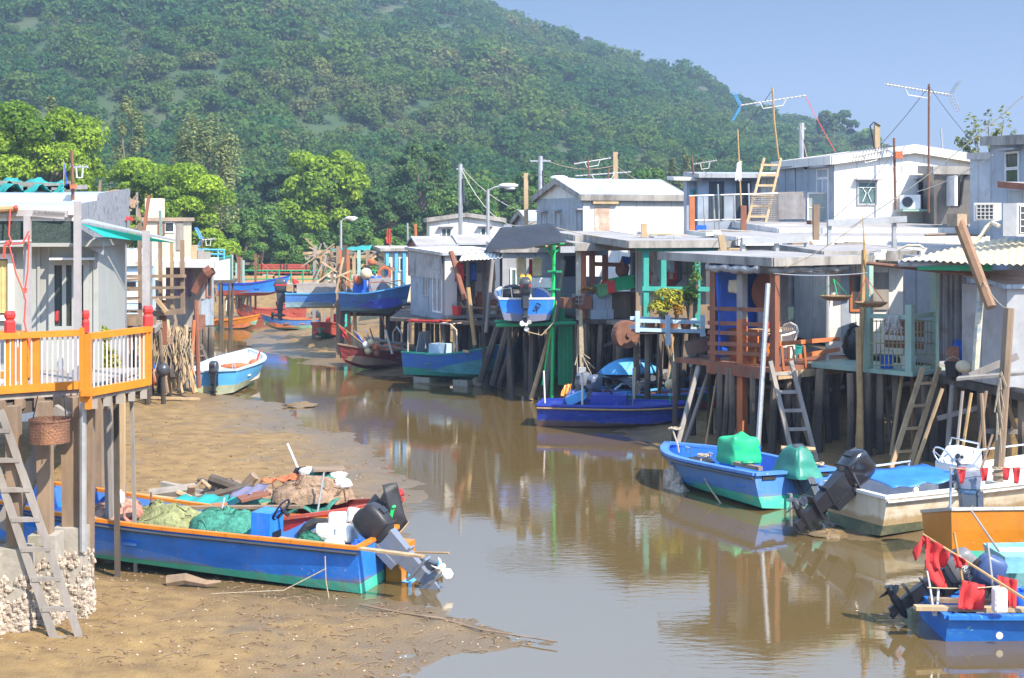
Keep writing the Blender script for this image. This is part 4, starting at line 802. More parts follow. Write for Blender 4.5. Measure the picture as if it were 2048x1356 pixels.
for i,(px,y0,h,mm,lab) in enumerate(((1305,510,40,cloth_w,'white shirt hung at the left in the green post hut'),(1313,535,35,cloth_r,'pink red cloth hung by the first thick teal post'),(1345,505,38,greyp,'grey shirt hung first on the line between the teal posts'),(1353,508,34,cloth_w,'pale shirt hung second on the line between the teal posts'),(1362,508,40,greyp,'dark shirt hung last on the line between the teal posts'),(1350,545,26,cloth_r,'small pink towel hung low between the teal posts'))):
    a=f5.pt(px-6,y0+h,-.7); b_=f5.pt(px+6,y0+h,-.7); c_=f5.pt(px+5,y0,-.7); d_=f5.pt(px-5,y0,-.7); cloth('hanging_garment',lab,'clothes',lay(a,b_,c_,d_,.03,2,i),mm,5,6,group='clothes hung in the green post hut')
O6,u6,w6,L6,D6=rect_from(1152,41,R(12),1266,None); D6=3; f6=Face(O6,R(12)); z6=2.36
hb=thing('stilt_house','brown timber room on stilts with a low eave, open front and board wall','stilt house',O6,SG)
deck(hb,wood_d,[O6-w6*.6+u6*.2,O6+u6*(L6+.3)-w6*.6,O6+u6*(L6+.3)+w6*D6,O6+w6*D6],z6,.12)
ze6=HC+(HY-492)*41/F; flat_roof(hb,roofg,fascia,O6,u6,w6,L6,D6,ze6,.15,.12,.08,.22,ohf=.3)
flat_roof(hb,roofg,fascia,O6+w6*1.0+u6*.3,u6,w6,L6,D6,ze6+.22,.1,.1,.08,.2)
posts(hb,f6,[(1157,500,640)],offw,w=.13); posts(hb,f6,[(1166,500,640)],wood_o,w=.16); posts(hb,f6,[(1186,500,640),(1212,510,600)],wood_b,w=.15,off=-.1)
rails(hb,f6,[(1186,528,1250,530),(1186,575,1260,576)],wood_b,h=.12,off=-.08)
m=MB(); b6=Face(O6+w6*2.6,R(12)); b6.slab(m,0,L6,z6,z6+1.1,-.05,0); b6.slab(m,0,L6,ze6-.35,ze6,-.05,0); part(m,'wall',tin_b,hb)
m=MB(); f6.pslab(m,1219,583,1262,638,-.08,-.02); part(m,'board_wall',wood,hb); m=MB(); f6.pslab(m,1263,585,1286,640,-.3,-.25); part(m,'board_wall',wood_b,hb)
window(f6,(1264,505,1277,580),hb,steel_p,glass_g,.06,0)
stilts(hb,O6,u6,w6,[.1,.6,1.1,1.6],[-.45,.4,1.3,2.2],z6-.12,r=.08)
# things on and before the brown room
def crate(label,c,d,rz,m,tilt=0):
    t=thing('plastic_crate',label,'crate',c,'plastic fish crates'); M=Matrix.Rotation(rz,3,'Z')@Matrix.Rotation(tilt,3,'Y'); c=Vector(c); x,y,z=d; b=MB()
    for s in (-1,1): b.box(c+M@V(s*x/2,0,z/2),(.02,y,z),M=M); b.box(c+M@V(0,s*y/2,z/2),(x,.02,z),M=M)
    b.box(c+M@V(0,0,.012),(x-.02,y-.02,.02),M=M); b.build('shell',m,t); b=MB()
    for s in (-1,1): b.box(c+M@V(s*(x/2+.012),0,z-.02),(.03,y+.07,.045),M=M); b.box(c+M@V(0,s*(y/2+.012),z-.02),(x+.07,.03,.045),M=M)
    for k in range(3):
        for s in (-1,1): b.box(c+M@V(0,s*(y/2+.008),z*(.25+.2*k)),(x*.9,.012,.02),M=M)
    b.build('rim',m,t); return t
crate('large green fish crate tilted against the brown room front',f6.pt(1240,578,.3),(.62,.42,.36),R(8),tarpg,R(-10)); crate('red fish crate between the two green crates',f6.pt(1214,584,.32),(.26,.42,.34),R(8),red,R(-12)); crate('small dull green fish crate at the left of the red crate',f6.pt(1199,590,.32),(.28,.4,.34),R(8),mat('dull_green_plastic',(.10,.30,.12),.5,.2,3),R(-12))
m=MB(); q=f6.rect(1174,588,1219,632); f6.slab(m,q[0],q[1],z6,z6+.28,-.05,.42); f6.slab(m,q[0]+.08,q[1]-.03,z6+.28,q[3],0,.36); one(m,'foam_fish_box',tin_b,'pale grey insulated box wrapped in plastic below the crates','box')
m=MB(); m.lathe([(.20,0),(.22,.02),(.24,.30),(.20,.31),(.19,.05)],f6.pt(1125,614,.6),6); one(m,'rusty_bucket',rustm,'rusty six sided bucket set on the plank left of the wire basket','bucket')
m=MB(); c=f6.pt(1146,605,.6)
for i in range(8): a=2*PI*i/8; m.tube([c+V(.13*math.cos(a),.13*math.sin(a),0),c+V(.17*math.cos(a),.17*math.sin(a),.26)],.008,4)
for zz,rr_ in ((0,.13),(.13,.15),(.26,.17)): m.tube([c+V(rr_*math.cos(2*PI*i/10),rr_*math.sin(2*PI*i/10),zz) for i in range(11)],.009,4)
one(m,'wire_basket',steel,'small white wire basket beside the yellow cloth','basket')
m=MB(); m.box(f6.pt(1160,603,.4),(.40,.3,.36),.2); m.box(f6.pt(1160,593,.4),(.43,.33,.03),.2); one(m,'brown_box',wood_b,'brown lidded box behind the wire basket','box')
cloth('yellow_cloth','crumpled yellow cloth on top of the brown lidded box','cloth',lay(f6.pt(1150,581,.25),f6.pt(1180,579,.25),f6.pt(1177,574,.6),f6.pt(1155,574,.6),.05,3),cloth_y,8,6)
m=MB(); m.ball(f6.pt(1247,540,-.1),(.20,.16,.24),12,9,.08); m.lathe([(.16,.10),(.07,.32),(.05,.4)],f6.pt(1249,540,-.1),9); one(m,'hanging_sack',wood_b,'bulging brown sack hanging beneath the brown room eave','sack',None,True)
cloth('blue_plastic_bag','bright blue plastic bag draped over the hanging brown sack','plastic bag',lay(f6.pt(1247,528,.12),f6.pt(1257,529,.12),f6.pt(1259,514,.05),f6.pt(1241,514,.05),.03,2),tarpb,6,6)
m=MB(); m.lathe([(.10,-.14),(.36,-.14),(.38,-.11),(.38,.11),(.36,.14),(.10,.14)],P(1251,669,38.0),22,Matrix.Rotation(R(25),3,'Z')@Matrix.Rotation(PI/2,3,'X')); m.lathe([(.07,-.2),(.07,.2)],P(1251,669,38.0),10,Matrix.Rotation(R(25),3,'Z')@Matrix.Rotation(PI/2,3,'X')); one(m,'cable_drum',rustm,'round rusty drum hanging below the brown board wall','drum')
# bush platform
Ob=V(*P(1272,660,36.2).xy,0); fb=Face(Ob,R(4)); pb_=thing('planter_platform','pale blue railed shelf on props that carries the potted bushes','platform',P(1335,668,36))
for y in (641,659): 
    for o in (.0,-.9): m=MB(); m.bar(fb.pt(1271,y,o),fb.pt(1407,y+4,o),.06,.09); part(m,'rail',lblue,pb_)
posts(pb_,fb,[(1274,622,664),(1335,630,690),(1404,630,672)],lblue,w=.11,off=.07)
m=MB(); q0,q1=fb.U(1274),fb.U(1405); zq=HC+(HY-664)*36.2/F; fb.slab(m,q0,q1,zq-.05,zq,-.95,0); part(m,'shelf',wood_d,pb_)
for px in (1300,1360,1395): p=fb.pt(px,668,-.4); stilt(pb_,p.x,p.y,zq-.05,stiltm,.08)
plant('potted_bush','large yellow green bush on the pale blue shelf','bush',fb.pt(1335,612,-.5),(.52,.4,.42),1500,.05,leaf_y,seed=4,stemh=.45)
plant('potted_bush','orange leaved bush at the right side of the yellow green bush','bush',fb.pt(1357,618,-.25),(.2,.2,.22),400,.04,leafmat('orange_leaves',(.30,.16,.02),(.75,.38,.03)),seed=5,stemh=.35)
plant('potted_bush','leggy green shrub at the right end of the pale blue shelf','bush',fb.pt(1386,608,-.5),(.3,.3,.42),500,.045,leaf_m,seed=6,stemh=.5)
plant('potted_bush','tall wispy green shrub rising before the right teal posts','bush',fb.pt(1402,560,-.6),(.22,.2,.5),300,.04,leaf_m,seed=7,stemh=.9)
for i,px in enumerate((1305,1330,1352,1378)): m=MB(); c=fb.pt(px,662,-.4); m.lathe([(.11,0),(.15,.22),(.16,.24),(.14,.24),(.12,.1)],V(c.x,c.y,zq),12); one(m,'flower_pot',mat('terracotta',(.28,.12,.06),.85,.3,4),('first','second','third','last')[i]+' terracotta pot from the left on the pale blue shelf','flower pot','pots on the pale blue shelf')
m=MB(); a=P(1397,696,33.3); Mx=Matrix.Rotation(R(-14),3,'Y'); 
for s in (-1,1): m.box(a+Mx@V(s*.27,0,.06),(.02,.42,.30),M=Mx); m.box(a+Mx@V(0,s*.21,.06),(.56,.02,.30),M=Mx)
m.box(a+Mx@V(0,0,-.08),(.54,.42,.02),M=Mx); one(m,'metal_trough',mat('brown_metal',(.17,.10,.075),.35,.3,3,metal=.3),'dented brown metal trough hung at the left of the porch deck','trough')
m=MB()
for i in range(5): a=P(1375+i*3,690+i*3,33.5); m.tube([a,a+V(.05,0,-.15),a+V(-.02,0,-U(.3,.5)),a+V(.05,0,-.1)],.018,5)
one(m,'hose_coil',lblue,'pale grey hose coiled left of the brown metal trough','hose')
m=MB(); m.grid(lay(P(1417,668,32.6),P(1434,660,32.6),P(1432,632,32.6),P(1420,640,32.6),.05,2),6,6,.02); one(m,'hanging_cloth',cloth_w,'grey white rag hung at the left end of the brown porch rails','rag',None,True)
# ===== green boat lift with black awning
gl=thing('boat_lift','bright green painted pipe frame that carries the raised blue boat','boat lift',P(1105,790,41.5)); fL=Face(V(*P(990,640,41).xy,0),R(3))
m=MB(); m.tube([fL.pt(1108,500),fL.pt(1104,795)],.05,8); part(m,'post',greenb,gl); m=MB(); m.tube([fL.pt(1112,455,-.9),fL.pt(1113,760,-.9)],.07,8); part(m,'post',greenp,gl)
m=MB(); m.tube([fL.pt(1015,488,.1),fL.pt(1128,487,.1)],.045,7); part(m,'top_rail',greenb,gl)
m=MB(); m.tube([fL.pt(992,650,.2),fL.pt(1150,645,.2)],.06,7); m.tube([fL.pt(992,650,-1.2),fL.pt(1150,645,-1.2)],.06,7); part(m,'cradle_bar',greenp,gl)
for a,b in (((1087,490),(1110,520)),((1125,492),(1110,505)),((1085,770),(1105,640))): m=MB(); m.tube([fL.pt(*a),fL.pt(*b)],.03,6); part(m,'brace',greenb,gl)
m=MB(); 
for i in range(4): px=1122+i*8; m.bar(fL.pt(px,560+i*30 if i<2 else 640,-.6),fL.pt(px+1,775,-.6),.11,.05,up=fL.n)
part(m,'green_boards',greenp,gl)
m=MB(); fL.pslab(m,1095,541,1124,545,-.3,.1); part(m,'step',greenp,gl); m=MB(); fL.pslab(m,1095,578,1120,580,-.3,.1); part(m,'step',greenp,gl)
cloth('black_awning','black tarpaulin awning stretched over the green boat lift','awning',lay(fL.pt(966,504,.8),fL.pt(1132,484,.8),fL.pt(1112,447,-1.0),fL.pt(1003,456,-1.0),.03,1.5),blackm,20,10)
m=MB(); m.box(fL.pt(1130,498,.7),(.42,.12,.18),.2); one(m,'flood_light',greyp,'grey box lamp fixed at the right corner of the black awning','lamp')
for i,(px,lb) in enumerate(((1042,'worn cream foam float hung left under the black awning'),(1074,'clean cream foam float hung right under the black awning'))):
    m=MB(); Y=41.5; a=P(px-9,553,Y); b=P(px+10,514,Y); m.box((a+b)/2,(b.x-a.x,.22,b.z-a.z),.15); o=one(m,'foam_float',foamy,lb,'float','foam floats under the awning'); bv=o.modifiers.new('b','BEVEL'); bv.width=.06; bv.segments=3
for i,(px,lb) in enumerate(((1045,'yellow plastic can hung left below the foam floats'),(1057,'yellow plastic can hung right below the foam floats'))): canister(lb,P(px,565,40.6),mat('yellow_plastic',(.72,.48,.06),.45,.15,4),.6,.2*i)
m=MB(); fq=Face(V(*P(1005,520,44).xy,0),R(8)); fq.pslab(m,1005,505,1160,640,-.05,0); hn=thing('stilt_house','dim inner hut behind the black awning with a greenish window','stilt house',P(1080,640,44),SG); part(m,'wall',tin_g,hn); window(fq,(1024,540,1040,570),hn,white,glass_g,.06,1); m=MB(); fq.pslab(m,1128,505,1150,600,.0,.03); part(m,'doorway',black,hn)  # the doorway is a flat black sheet standing in for the shade inside
flat_roof(hn,roofg,fascia,V(fq.O.x,fq.O.y,0),fq.u,V(-fq.u.y,fq.u.x,0),2.6,3,HC+(HY-497)*44/F,.1,.1)
m=MB(); q=[V(-4,46.5,0),V(0,43.8,0),V(2,42.2,0),V(7,41,0),V(9,50,0),V(-4,54,0)]; m.hexa([p+V(0,0,1.9) for p in q],[p+V(0,0,2.0) for p in q]); part(m,'shade_floor_deck',wood_d,hn)  # another added floor, laid out to keep the stilts below in shade
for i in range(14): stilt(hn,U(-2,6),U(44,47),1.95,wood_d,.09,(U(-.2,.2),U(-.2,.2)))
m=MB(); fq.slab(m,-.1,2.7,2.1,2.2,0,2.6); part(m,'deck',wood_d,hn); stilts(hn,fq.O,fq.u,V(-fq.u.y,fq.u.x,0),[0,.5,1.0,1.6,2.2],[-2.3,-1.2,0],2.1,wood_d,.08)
for i,(a,b) in enumerate(((P(1062,800,41),P(1105,650,41.6)),(P(1075,770,42),P(1140,640,42.2)),(P(1000,765,42.8),P(1040,640,43)),(P(1090,790,41.5),P(1128,520,41.6)))): pole('bracing_pole',['slanting bamboo prop with a yellow foot beside the bright green post','slanting prop behind the bright green post','slanting prop left of the raised blue boat motor','thin upright prop right of the bright green post'][i],a,b,.07,(bamboo,stiltm,stiltm,wood_g)[i])
m=MB(); 
for i in range(9): a=P(1160+U(-4,6),650,39.5); m.tube([a,a+V(U(-.05,.05),0,-.8),P(1150+i*5,735+U(-30,20),39.3)],.016,4)
m.bar(P(1161,620,39.5),P(1163,735,39.4),.10,.09); one(m,'rope_bundle',rope,'bundle of old ropes tied round a post below the brown room','ropes')
# ===== grey and white hut
O7,u7,w7,L7,D7=rect_from(889,45.5,R(24),1012,822); f7=Face(O7,R(24)); l7=Face(O7+w7*D7,R(24)-PI/2); z7=2.15; ze7=HC+(HY-508)*45.5/F
h7=thing('stilt_house','grey corrugated hut with white front post and a dark open porch','stilt house',O7,SG)
a=O7+w7*D7; m=MB(); corr(m,V(a.x,a.y,1.85),V(O7.x,O7.y,1.85),V(a.x,a.y,ze7),.16,.03); part(m,'side_wall',tin_b,h7)
m=MB(); corr(m,V(a.x,a.y,3.3)-u7*.04,V(O7.x,O7.y,3.3)-u7*.04,V(a.x,a.y,ze7+.02)-u7*.08,.22,.03); part(m,'upper_cladding',tin_g,h7)
m=MB(); f7.slab(m,0,.42,z7-.2,ze7,-.06,.02); part(m,'front_wall',tin_w,h7,label='bright white front corner with rust streak')
m=MB(); b7=Face(O7+w7*1.2,R(24)); b7.slab(m,.35,L7,z7,ze7,-.06,0); part(m,'back_wall',tin_g,h7); window(b7,(.75,1.25,z7+.2,z7+1.2),h7,white,glass_g,.06,0,px=False)
m=MB(); b7.slab(m,1.4,2.1,z7+.1,z7+1.3,.0,.4); part(m,'white_panel',white,h7)
window(l7,(868,545,884,622),h7,white,glass,.05,1); window(l7,(848,545,858,590),h7,tin_b,glass,.04,0)
deck(h7,wood_g,[O7-w7*.25+u7*.0,O7+u7*L7-w7*.25,O7+u7*L7+w7*D7,O7+w7*D7],z7,.1)
flat_roof(h7,tin_w,tin_g,O7,u7,w7,L7,D7,ze7,.12,.15,.05,.1)
m=MB(); corrq(m,P(918,522,44.0),P(1005,516,43.8),P(1008,505,46),P(925,508,46),.12,.015); part(m,'porch_sheet',tin_w,h7)
posts(h7,f7,[(931,515,640),(963,515,650),(998,515,650)],wood_g,w=.09,off=.2); rails(h7,f7,[(905,524,1002,514),(912,612,1000,618)],wood_p,h=.07,off=.22)
stilts(h7,O7,u7,w7,[.05,.5,1.0,1.5,2.0,2.5],[.0,.8,1.6,2.4],z7-.1,r=.08)
for px in (835,850,868): p=l7.pt(px,640,-.1); stilt(h7,p.x,p.y,1.9,stiltm,.08)
pole('mooring_pole','brown spar leaning over the white front corner of the grey hut',P(930,600,44),P(902,503,44.6),.085,wood_b)
pole('mooring_pole','orange brown pole standing before the dark porch of the grey hut',P(950,690,43.6),P(936,575,43.8),.07,bamboo)
pole('mooring_pole','long pale pole rising from the bow of the blue green canopy boat',P(972,665,43.4),P(985,520,43.6),.06,wood_g)
for i,(a,b) in enumerate(((P(960,765,43.6),P(1000,640,44)),(P(985,772,43.2),P(1020,640,43.6)))): pole('bracing_pole',['thick slanting pile just right of the canopy boat bow','second slanting pile right of the canopy boat bow'][i],a,b,.11,stiltm)
for i,(px,pR,Y,mm,lb) in enumerate(((836,915,50,wood_b,'low grey roofed dormer with a brown gable end'),(918,985,50.5,greyp,'low grey roofed dormer with a grey gable end'))):
    o,uu,ww,l,d=rect_from(px,Y,R(20),pR,px-20); t=thing('roof_dormer',lb+' on the hut roof','dormer',o); zt=HC+(HY-(492-3*i))*Y/F; walls('walls',t,mm,o,uu,ww,l,d,3.2,zt,'side',zt+.28); roof_slabs(t,roofg,greyp,o,uu,ww,l,d,zt,zt+.28,'side',.04,.03,.06)
# ===== cream and blue hut, wooden boat lifts
f8=Face(V(*P(768,500,54).xy,0),R(12)); h8=thing('stilt_house','cream hut with bright blue posts beside the raised dark blue boat','stilt house',P(800,600,54),SG); m=MB(); f8.slab(m,0,f8.U(832),2.1,HC+(HY-499)*54/F,-1.8,0); part(m,'walls',cream,h8); posts(h8,f8,[(774,503,575),(792,503,578),(808,503,580)],sky,w=.12,off=.06); window(f8,(800,517,812,540),h8,offw,glass_g,.05,0)
flat_roof(h8,tin_w,fascia,f8.O,f8.u,V(-f8.u.y,f8.u.x,0),f8.U(832),2,HC+(HY-499)*54/F,.05,.15,.05,.12)
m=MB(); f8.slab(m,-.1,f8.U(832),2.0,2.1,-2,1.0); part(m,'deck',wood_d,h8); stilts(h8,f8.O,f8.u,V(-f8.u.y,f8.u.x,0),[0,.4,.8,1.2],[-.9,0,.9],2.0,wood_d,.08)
LS='weathered boat lift timbers'
def scaffold(label,Y,pl,bl,loc,ml):
    t=thing('lift_scaffold',label,'scaffold',loc)
    for px,y0,y1,wd,mm,dx in pl: a=P(px,y0,Y); b=P(px+dx,y1,Y-.2); m=MB(); m.bar(a,V(b.x,b.y,min(b.z,mz(b.x,b.y)-.1)) if y1>640 else b,wd,wd); m.build('post',mm,t)
    for x0,y0,x1,y1,wd,mm,dy in bl: m=MB(); m.bar(P(x0,y0,Y+dy),P(x1,y1,Y+dy),wd,wd); m.build('beam',mm,t)
    xa=min(p[0] for p in pl); xb=max(p[0] for p in pl); ge=random.Random(len(pl))
    for i in range(18):
        x=ge.uniform(xa,xb); y=ge.uniform(500,600); a=P(x,y,Y+ge.uniform(-.6,1.5)); d=V(ge.uniform(-.8,.8),ge.uniform(-.3,.3),ge.uniform(-.8,.8)); m=MB(); m.bar(a-d,a+d,.05,.06); m.build('lath',(wood_g,wood_p,wood,bamboo)[i%4],t)
    return t
SA=[(630,492,690,.13,wood_g,-3),(642,500,690,.10,bamboo,4),(650,515,690,.12,wood_g,-2),(664,495,690,.12,wood,0)]
scaffold('weathered grey timber frame that carries the light blue lifted boat',60,SA,[(606,507,690,500,.11,wood_p,0),(610,513,690,515,.12,wood_p,.6),(640,560,690,575,.11,wood_p,0),(620,605,690,600,.11,wood_p,-.1),(640,582,690,585,.10,wood_p,.3),(636,596,668,596,.1,wood_g,-.2)],P(645,690,60),None)
scaffold('tall timber boat lift scaffold with rust red posts between the raised boats',53,
 [(690,490,740,.15,wood_d,-8),(681,500,715,.12,wood_o,-2),(696,500,730,.12,wood_o,3),(676,492,705,.13,wood,0),(708,505,725,.12,wood_p,3),(718,500,600,.12,greens,0),(735,500,560,.12,wood,2)],
 [(670,500,760,505,.10,wood_g,1.2),(668,515,745,512,.10,wood_p,.5),(695,628,815,628,.14,wood_d,.2),(700,505,790,540,.12,wood,.8),(740,505,800,535,.1,wood,1.2)],P(680,730,53),None)
cloth('green_roof_sheet','ragged green sheet lying on top of the tall boat lift scaffold','sheet',lay(P(660,502,54),P(740,500,54),P(745,490,55.5),P(680,496,55.5),.05,3),tarpt,10,5)
ballf('orange_float','small orange float hung high on the boat lift scaffold','buoy',P(743,524,52.6),.14,neto); ballf('orange_float','orange float at the cabin of the raised dark blue boat','buoy',P(716,560,52.0),.17,neto); ballf('tan_float','tan ball float on the cabin of the raised dark blue boat','buoy',P(732,548,51.8),.22,cloth_c)
m=MB(); m.lathe([(.16,-.05),(.24,-.06),(.26,0),(.24,.06),(.16,.05)],P(769,546,53.2),16,Matrix.Rotation(PI/2,3,'X'),False); one(m,'life_ring',neto,'orange life ring hung on the cream hut','life ring')
for i,(px,py,lb) in enumerate(((720,560,'left blue drum in the raised dark blue boat'),(750,555,'right blue drum in the raised dark blue boat'))): m=MB(); c=P(px,588,52.4); m.lathe([(.24,0),(.25,.05),(.25,.62),(.23,.66)],c,12); m.lathe([(.265,.2),(.265,.24)],c,12); one(m,'plastic_drum',tarpb,lb,'drum')
m=MB(); c=P(773,487,55); m.grid(lay(c,c+V(.18,0,0),c+V(.15,0,.55),c+V(.02,0,.55),.04,2),5,5,.02); one(m,'red_bundle',cloth_r,'red cloth bundle tied to a stick on the cream hut roof','cloth')
pole('roof_stick','thin stick standing by the red cloth bundle',P(780,500,55),P(778,463,55),.03,wood_b)
HBR=hb
# ===== second row: white houses
def zof(py,Y): return HC+(HY-py)*Y/F
# blue roofed white house
O,u,w,L,D=rect_from(1166,52,R(20),1368,1074); fa=Face(O,R(20)); fl=Face(O+w*D,R(20)-PI/2); ze=zof(392,52)
t=thing('white_house','white house with bluish gable roof, side wall greyed for shade and bricked up doorway','house',O)
walls('walls',t,[tin_w],O,u,w,L,D,2.0,ze,'side',ze+.62); roof_slabs(t,roofbl,fascia,O,u,w,L,D,ze,ze+.62,'side',.14,.06,.22)
m=MB(); fl.slab(m,0.02,D-.02,2.0,ze-.05,.0,.015); part(m,'side_shade_skin',tin_b,t)  # bluish skin over the white wall, its shade put into the colour
m=MB(); fa.pslab(m,1189,414,1219,475,.0,.02); part(m,'blocked_doorway',mat('bare_plaster',(.50,.36,.27),.9,.3,3,dirt=(.72,.70,.66),damt=.6,dsc=2.5),t); m=MB(); fa.pslab(m,1183,403,1234,408,.0,.16); part(m,'lintel',wood_p,t)
for r_ in ((1084,428,1094,475),(1112,426,1122,475),(1155,424,1163,475)): window(fl,r_,t,greyp,glass_g,.05,0,hood=greyp)
# small house behind with gable
O,u,w,L,D=rect_from(1060,60,R(18),1100,1030); t=thing('small_house','small house with bluish gable roof half hidden behind the blue roofed white house','house',O); ze=zof(443,60); walls('walls',t,tin_b,O,u,w,L,D,2,ze,'side',ze+.4); roof_slabs(t,roofbl,fascia,O,u,w,L,D,ze,ze+.4,'side',.15,.06,.2)
# white house at the utility pole
O,u,w,L,D=rect_from(859,62,R(5),1005,None); D=4.5; fa=Face(O,R(5)); ze=zof(440,62); t=thing('white_house','low white house with two shuttered windows behind the tall utility pole','house',O)
walls('walls',t,tin_w,O,u,w,L,D,2,ze,'front',ze+.22); roof_slabs(t,roofg,fascia,O,u,w,L,D,ze,ze+.22,'front',.12,.06,.17)
for r_ in ((884,458,901,482),(963,457,979,482)): window(fa,r_,t,white,glass_g,.05,1,hood=greyp)
m=MB(); m.box(O+u*(L+.25)+w*1.2+V(0,0,ze/2+.9),(.4,1.6,ze-2.2),R(5)); part(m,'side_annex',tin_b,t)
# big white gabled house on the right
O,u,w,L,D=rect_from(1668,45,R(12),1978,1557); fa=Face(O,R(12)); fl=Face(O+w*D,R(12)-PI/2); ze=zof(318,45)
t=thing('white_house','large white gabled house with a barred window and air conditioner','house',O); rz_=zof(296,45.5); walls('walls',t,tin_w,O,u,w,L,D,2,ze,'front',rz_)
m=MB(); fl.slab(m,.02,D-.02,2,ze,.0,.015); part(m,'side_shade_skin',tin_b,t); roof_slabs(t,roofg,tin_w,O,u,w,L,D,ze+.0,rz_,'front',.16,.07,.26)  # the side skin carries the unlit wall's shade in its colour
wn=window(fa,(1717,366,1749,407),t,greyp,glass_g,.06,0,hood=greyp); m=MB(); q=fa.rect(1717,366,1749,407); c=(q[0]+q[1])/2
for s in (-1,1): m.bar(fa.at(c+s*.15,q[3]-.15,.03),fa.at(c+s*.03,(q[2]+q[3])/2,.03),.02,.02); m.bar(fa.at(c+s*.03,(q[2]+q[3])/2,.03),fa.at(c+s*.15,q[2]+.05,.03),.02,.02)
m.bar(fa.at(q[0],q[3]-.14,.03),fa.at(q[1],q[3]-.14,.03),.02,.02); m.build('grille',white,wn)
window(fa,(1836,364,1862,418),t,greyp,glass,.06,0,hood=greyp); m=MB()
for i in range(9): fa.slab(m,fa.U(1866),fa.U(1872),*(lambda z:(z,z+.05))(fa.z(1868,417)+i*.09),.0,.06)
part(m,'louvre',white,t)
window(fl,(1572,340,1591,385),t,greyp,glass_g,.05,0,hood=greyp); window(fl,(1636,340,1657,354),t,white,glass,.05,0,hood=greyp); window(fl,(1636,359,1657,440),t,white,glass,.05,1)
m=MB(); m.lathe([(.02,0),(.10,.05),(.02,.1)],fl.pt(1613,333,.03),10,Matrix.Rotation(PI/2,3,'X')); part(m,'wall_fan',black,t)
for px,py in ((1559,332),(1607,329),(1622,328)): m=MB(); fl.pslab(m,px-3,py-4,px+2,py+3,.02,.03); part(m,'red_paper',cloth_r,t)
def aircon(label,c,rz,sc=1.0,fan='grille'):
    r=thing('air_conditioner',label,'air conditioner',c,'air conditioner outdoor units'); M=Matrix.Rotation(rz,3,'Z'); c=Vector(c); m=MB(); m.box(c+V(0,0,.3*sc),(.85*sc,.32*sc,.6*sc),rz); m.build('casing',white,r); m=MB(); n=M@V(0,-1,0); uu=M@V(1,0,0); o=c+n*.165*sc+V(0,0,.3*sc)-uu*.1*sc
    if fan=='grille':
        m.box(o,(.56*sc,.012,.52*sc),rz); m.build('fan_panel',dgrey,r); m=MB()
        for i in range(5): m.bar(o+uu*(-.26+.13*i)*sc+n*.012-V(0,0,.25*sc),o+uu*(-.26+.13*i)*sc+n*.012+V(0,0,.25*sc),.014,.014)
        for i in range(5): m.bar(o+uu*-.27*sc+n*.014+V(0,0,(-.24+.12*i)*sc),o+uu*.27*sc+n*.014+V(0,0,(-.24+.12*i)*sc),.014,.014)
        m.build('grille',white,r)
    else: m.lathe([(.02,.0),(.22*sc,.0),(.22*sc,.015)],o,16,M@Matrix.Rotation(PI/2,3,'X')); m.build('fan_panel',dgrey,r)
    return r
c=fa.pt(1812,418,.3); aircon('white air conditioner with a round fan by the barred window house wall',V(c.x,c.y,zof(418,45)),R(12)-R(35),.75,'round'); m=MB(); m.bar(fa.pt(1788,421,.35),fa.pt(1860,421,.35),.5,.06); part(m,'bracket_shelf',greens,t)
# dark tin lean-to and its door
O,u,w,L,D=rect_from(1868,44.6,R(12),1945,None); fk=Face(O,R(12)); t=thing('lean_to','dark shiny tin lean-to with a half open door beside the big white house','lean-to',O); zk=zof(337,44.6); walls('walls',t,mat('dull_dark_tin',(.22,.20,.18),.3,.3,2,metal=.6,dirt=(.4,.34,.24),damt=.35,bump=.4,bsc=2),O,u,w,L,.7,2,zk); flat_roof(t,fascia,fascia,O,u,w,L,.7,zk,.05,.1,.06,.25)
dd=window(fk,(1904,358,1916,410),t,black,glass,.05,0,name='door'); m=MB(); fk.pslab(m,1893,352,1899,412,.0,.5); part(m,'door_leaf',white,t); m=MB(); m.tube([fk.pt(1880,345,.06),fk.pt(1925,342,.06),fk.pt(1932,352,.06),fk.pt(1924,362,.06),fk.pt(1919,410,.06)],.035,6); part(m,'black_pipe',black,t)
O,u,w,L,D=rect_from(1992,41.0,R(12),None,1940); t=thing('small_annex','grey tin annex wall between the lean-to and the right border house','annex',O); walls('walls',t,tin_b,O,u,w,1.4,D,2,zof(318,43)); flat_roof(t,roofg,tin_g,O,u,w,1.4,D,zof(316,43),.05,.05)
# right border house
O,u,w,L,D=rect_from(2085,34.5,R(8),None,1980); L=3; fk=Face(O+w*D,R(8)-PI/2); zt=zof(286,36.5); t=thing('grey_house','tall grey house cut by the right border with two stacked windows','house',O); walls('walls',t,tin_b,O,u,w,L,D,2,zt); flat_roof(t,roofg,fascia,O,u,w,L,D,zt,.1,.16,.1,.24); window(fk,(2014,307,2038,334),t,white,glass,.05,0,hood=greyp); window(fk,(2014,340,2038,368),t,white,glass,.05,0)
O,u,w,L,D=rect_from(2085,30.5,R(8),None,2016); L=2.5; t=thing('lean_to','small lean-to with brown eave at the right border under the tall grey house','lean-to',O); walls('walls',t,tin_b,O,u,w,L,D,2,zof(380,31.5)); flat_roof(t,roofg,wood_b,O,u,w,L,D,zof(378,31.5),.12,.14,.06,.14)
aircon('big white air conditioner with square grille on the roof at the right border',V(*P(2052,470,30).xy,zof(472,30)),R(30),1.15); aircon('smaller beige air conditioner behind the big white one',V(*P(1975,440,33).xy,zof(442,33)),R(-12),.7)
m=MB(); m.tube([P(1940,490,31),P(1962,472,31),P(1972,455,31),P(1985,445,31),P(1998,452,30.5)],.045,8); one(m,'lagged_pipe',cream,'beige lagged pipe curving up to the big air conditioner','pipe')
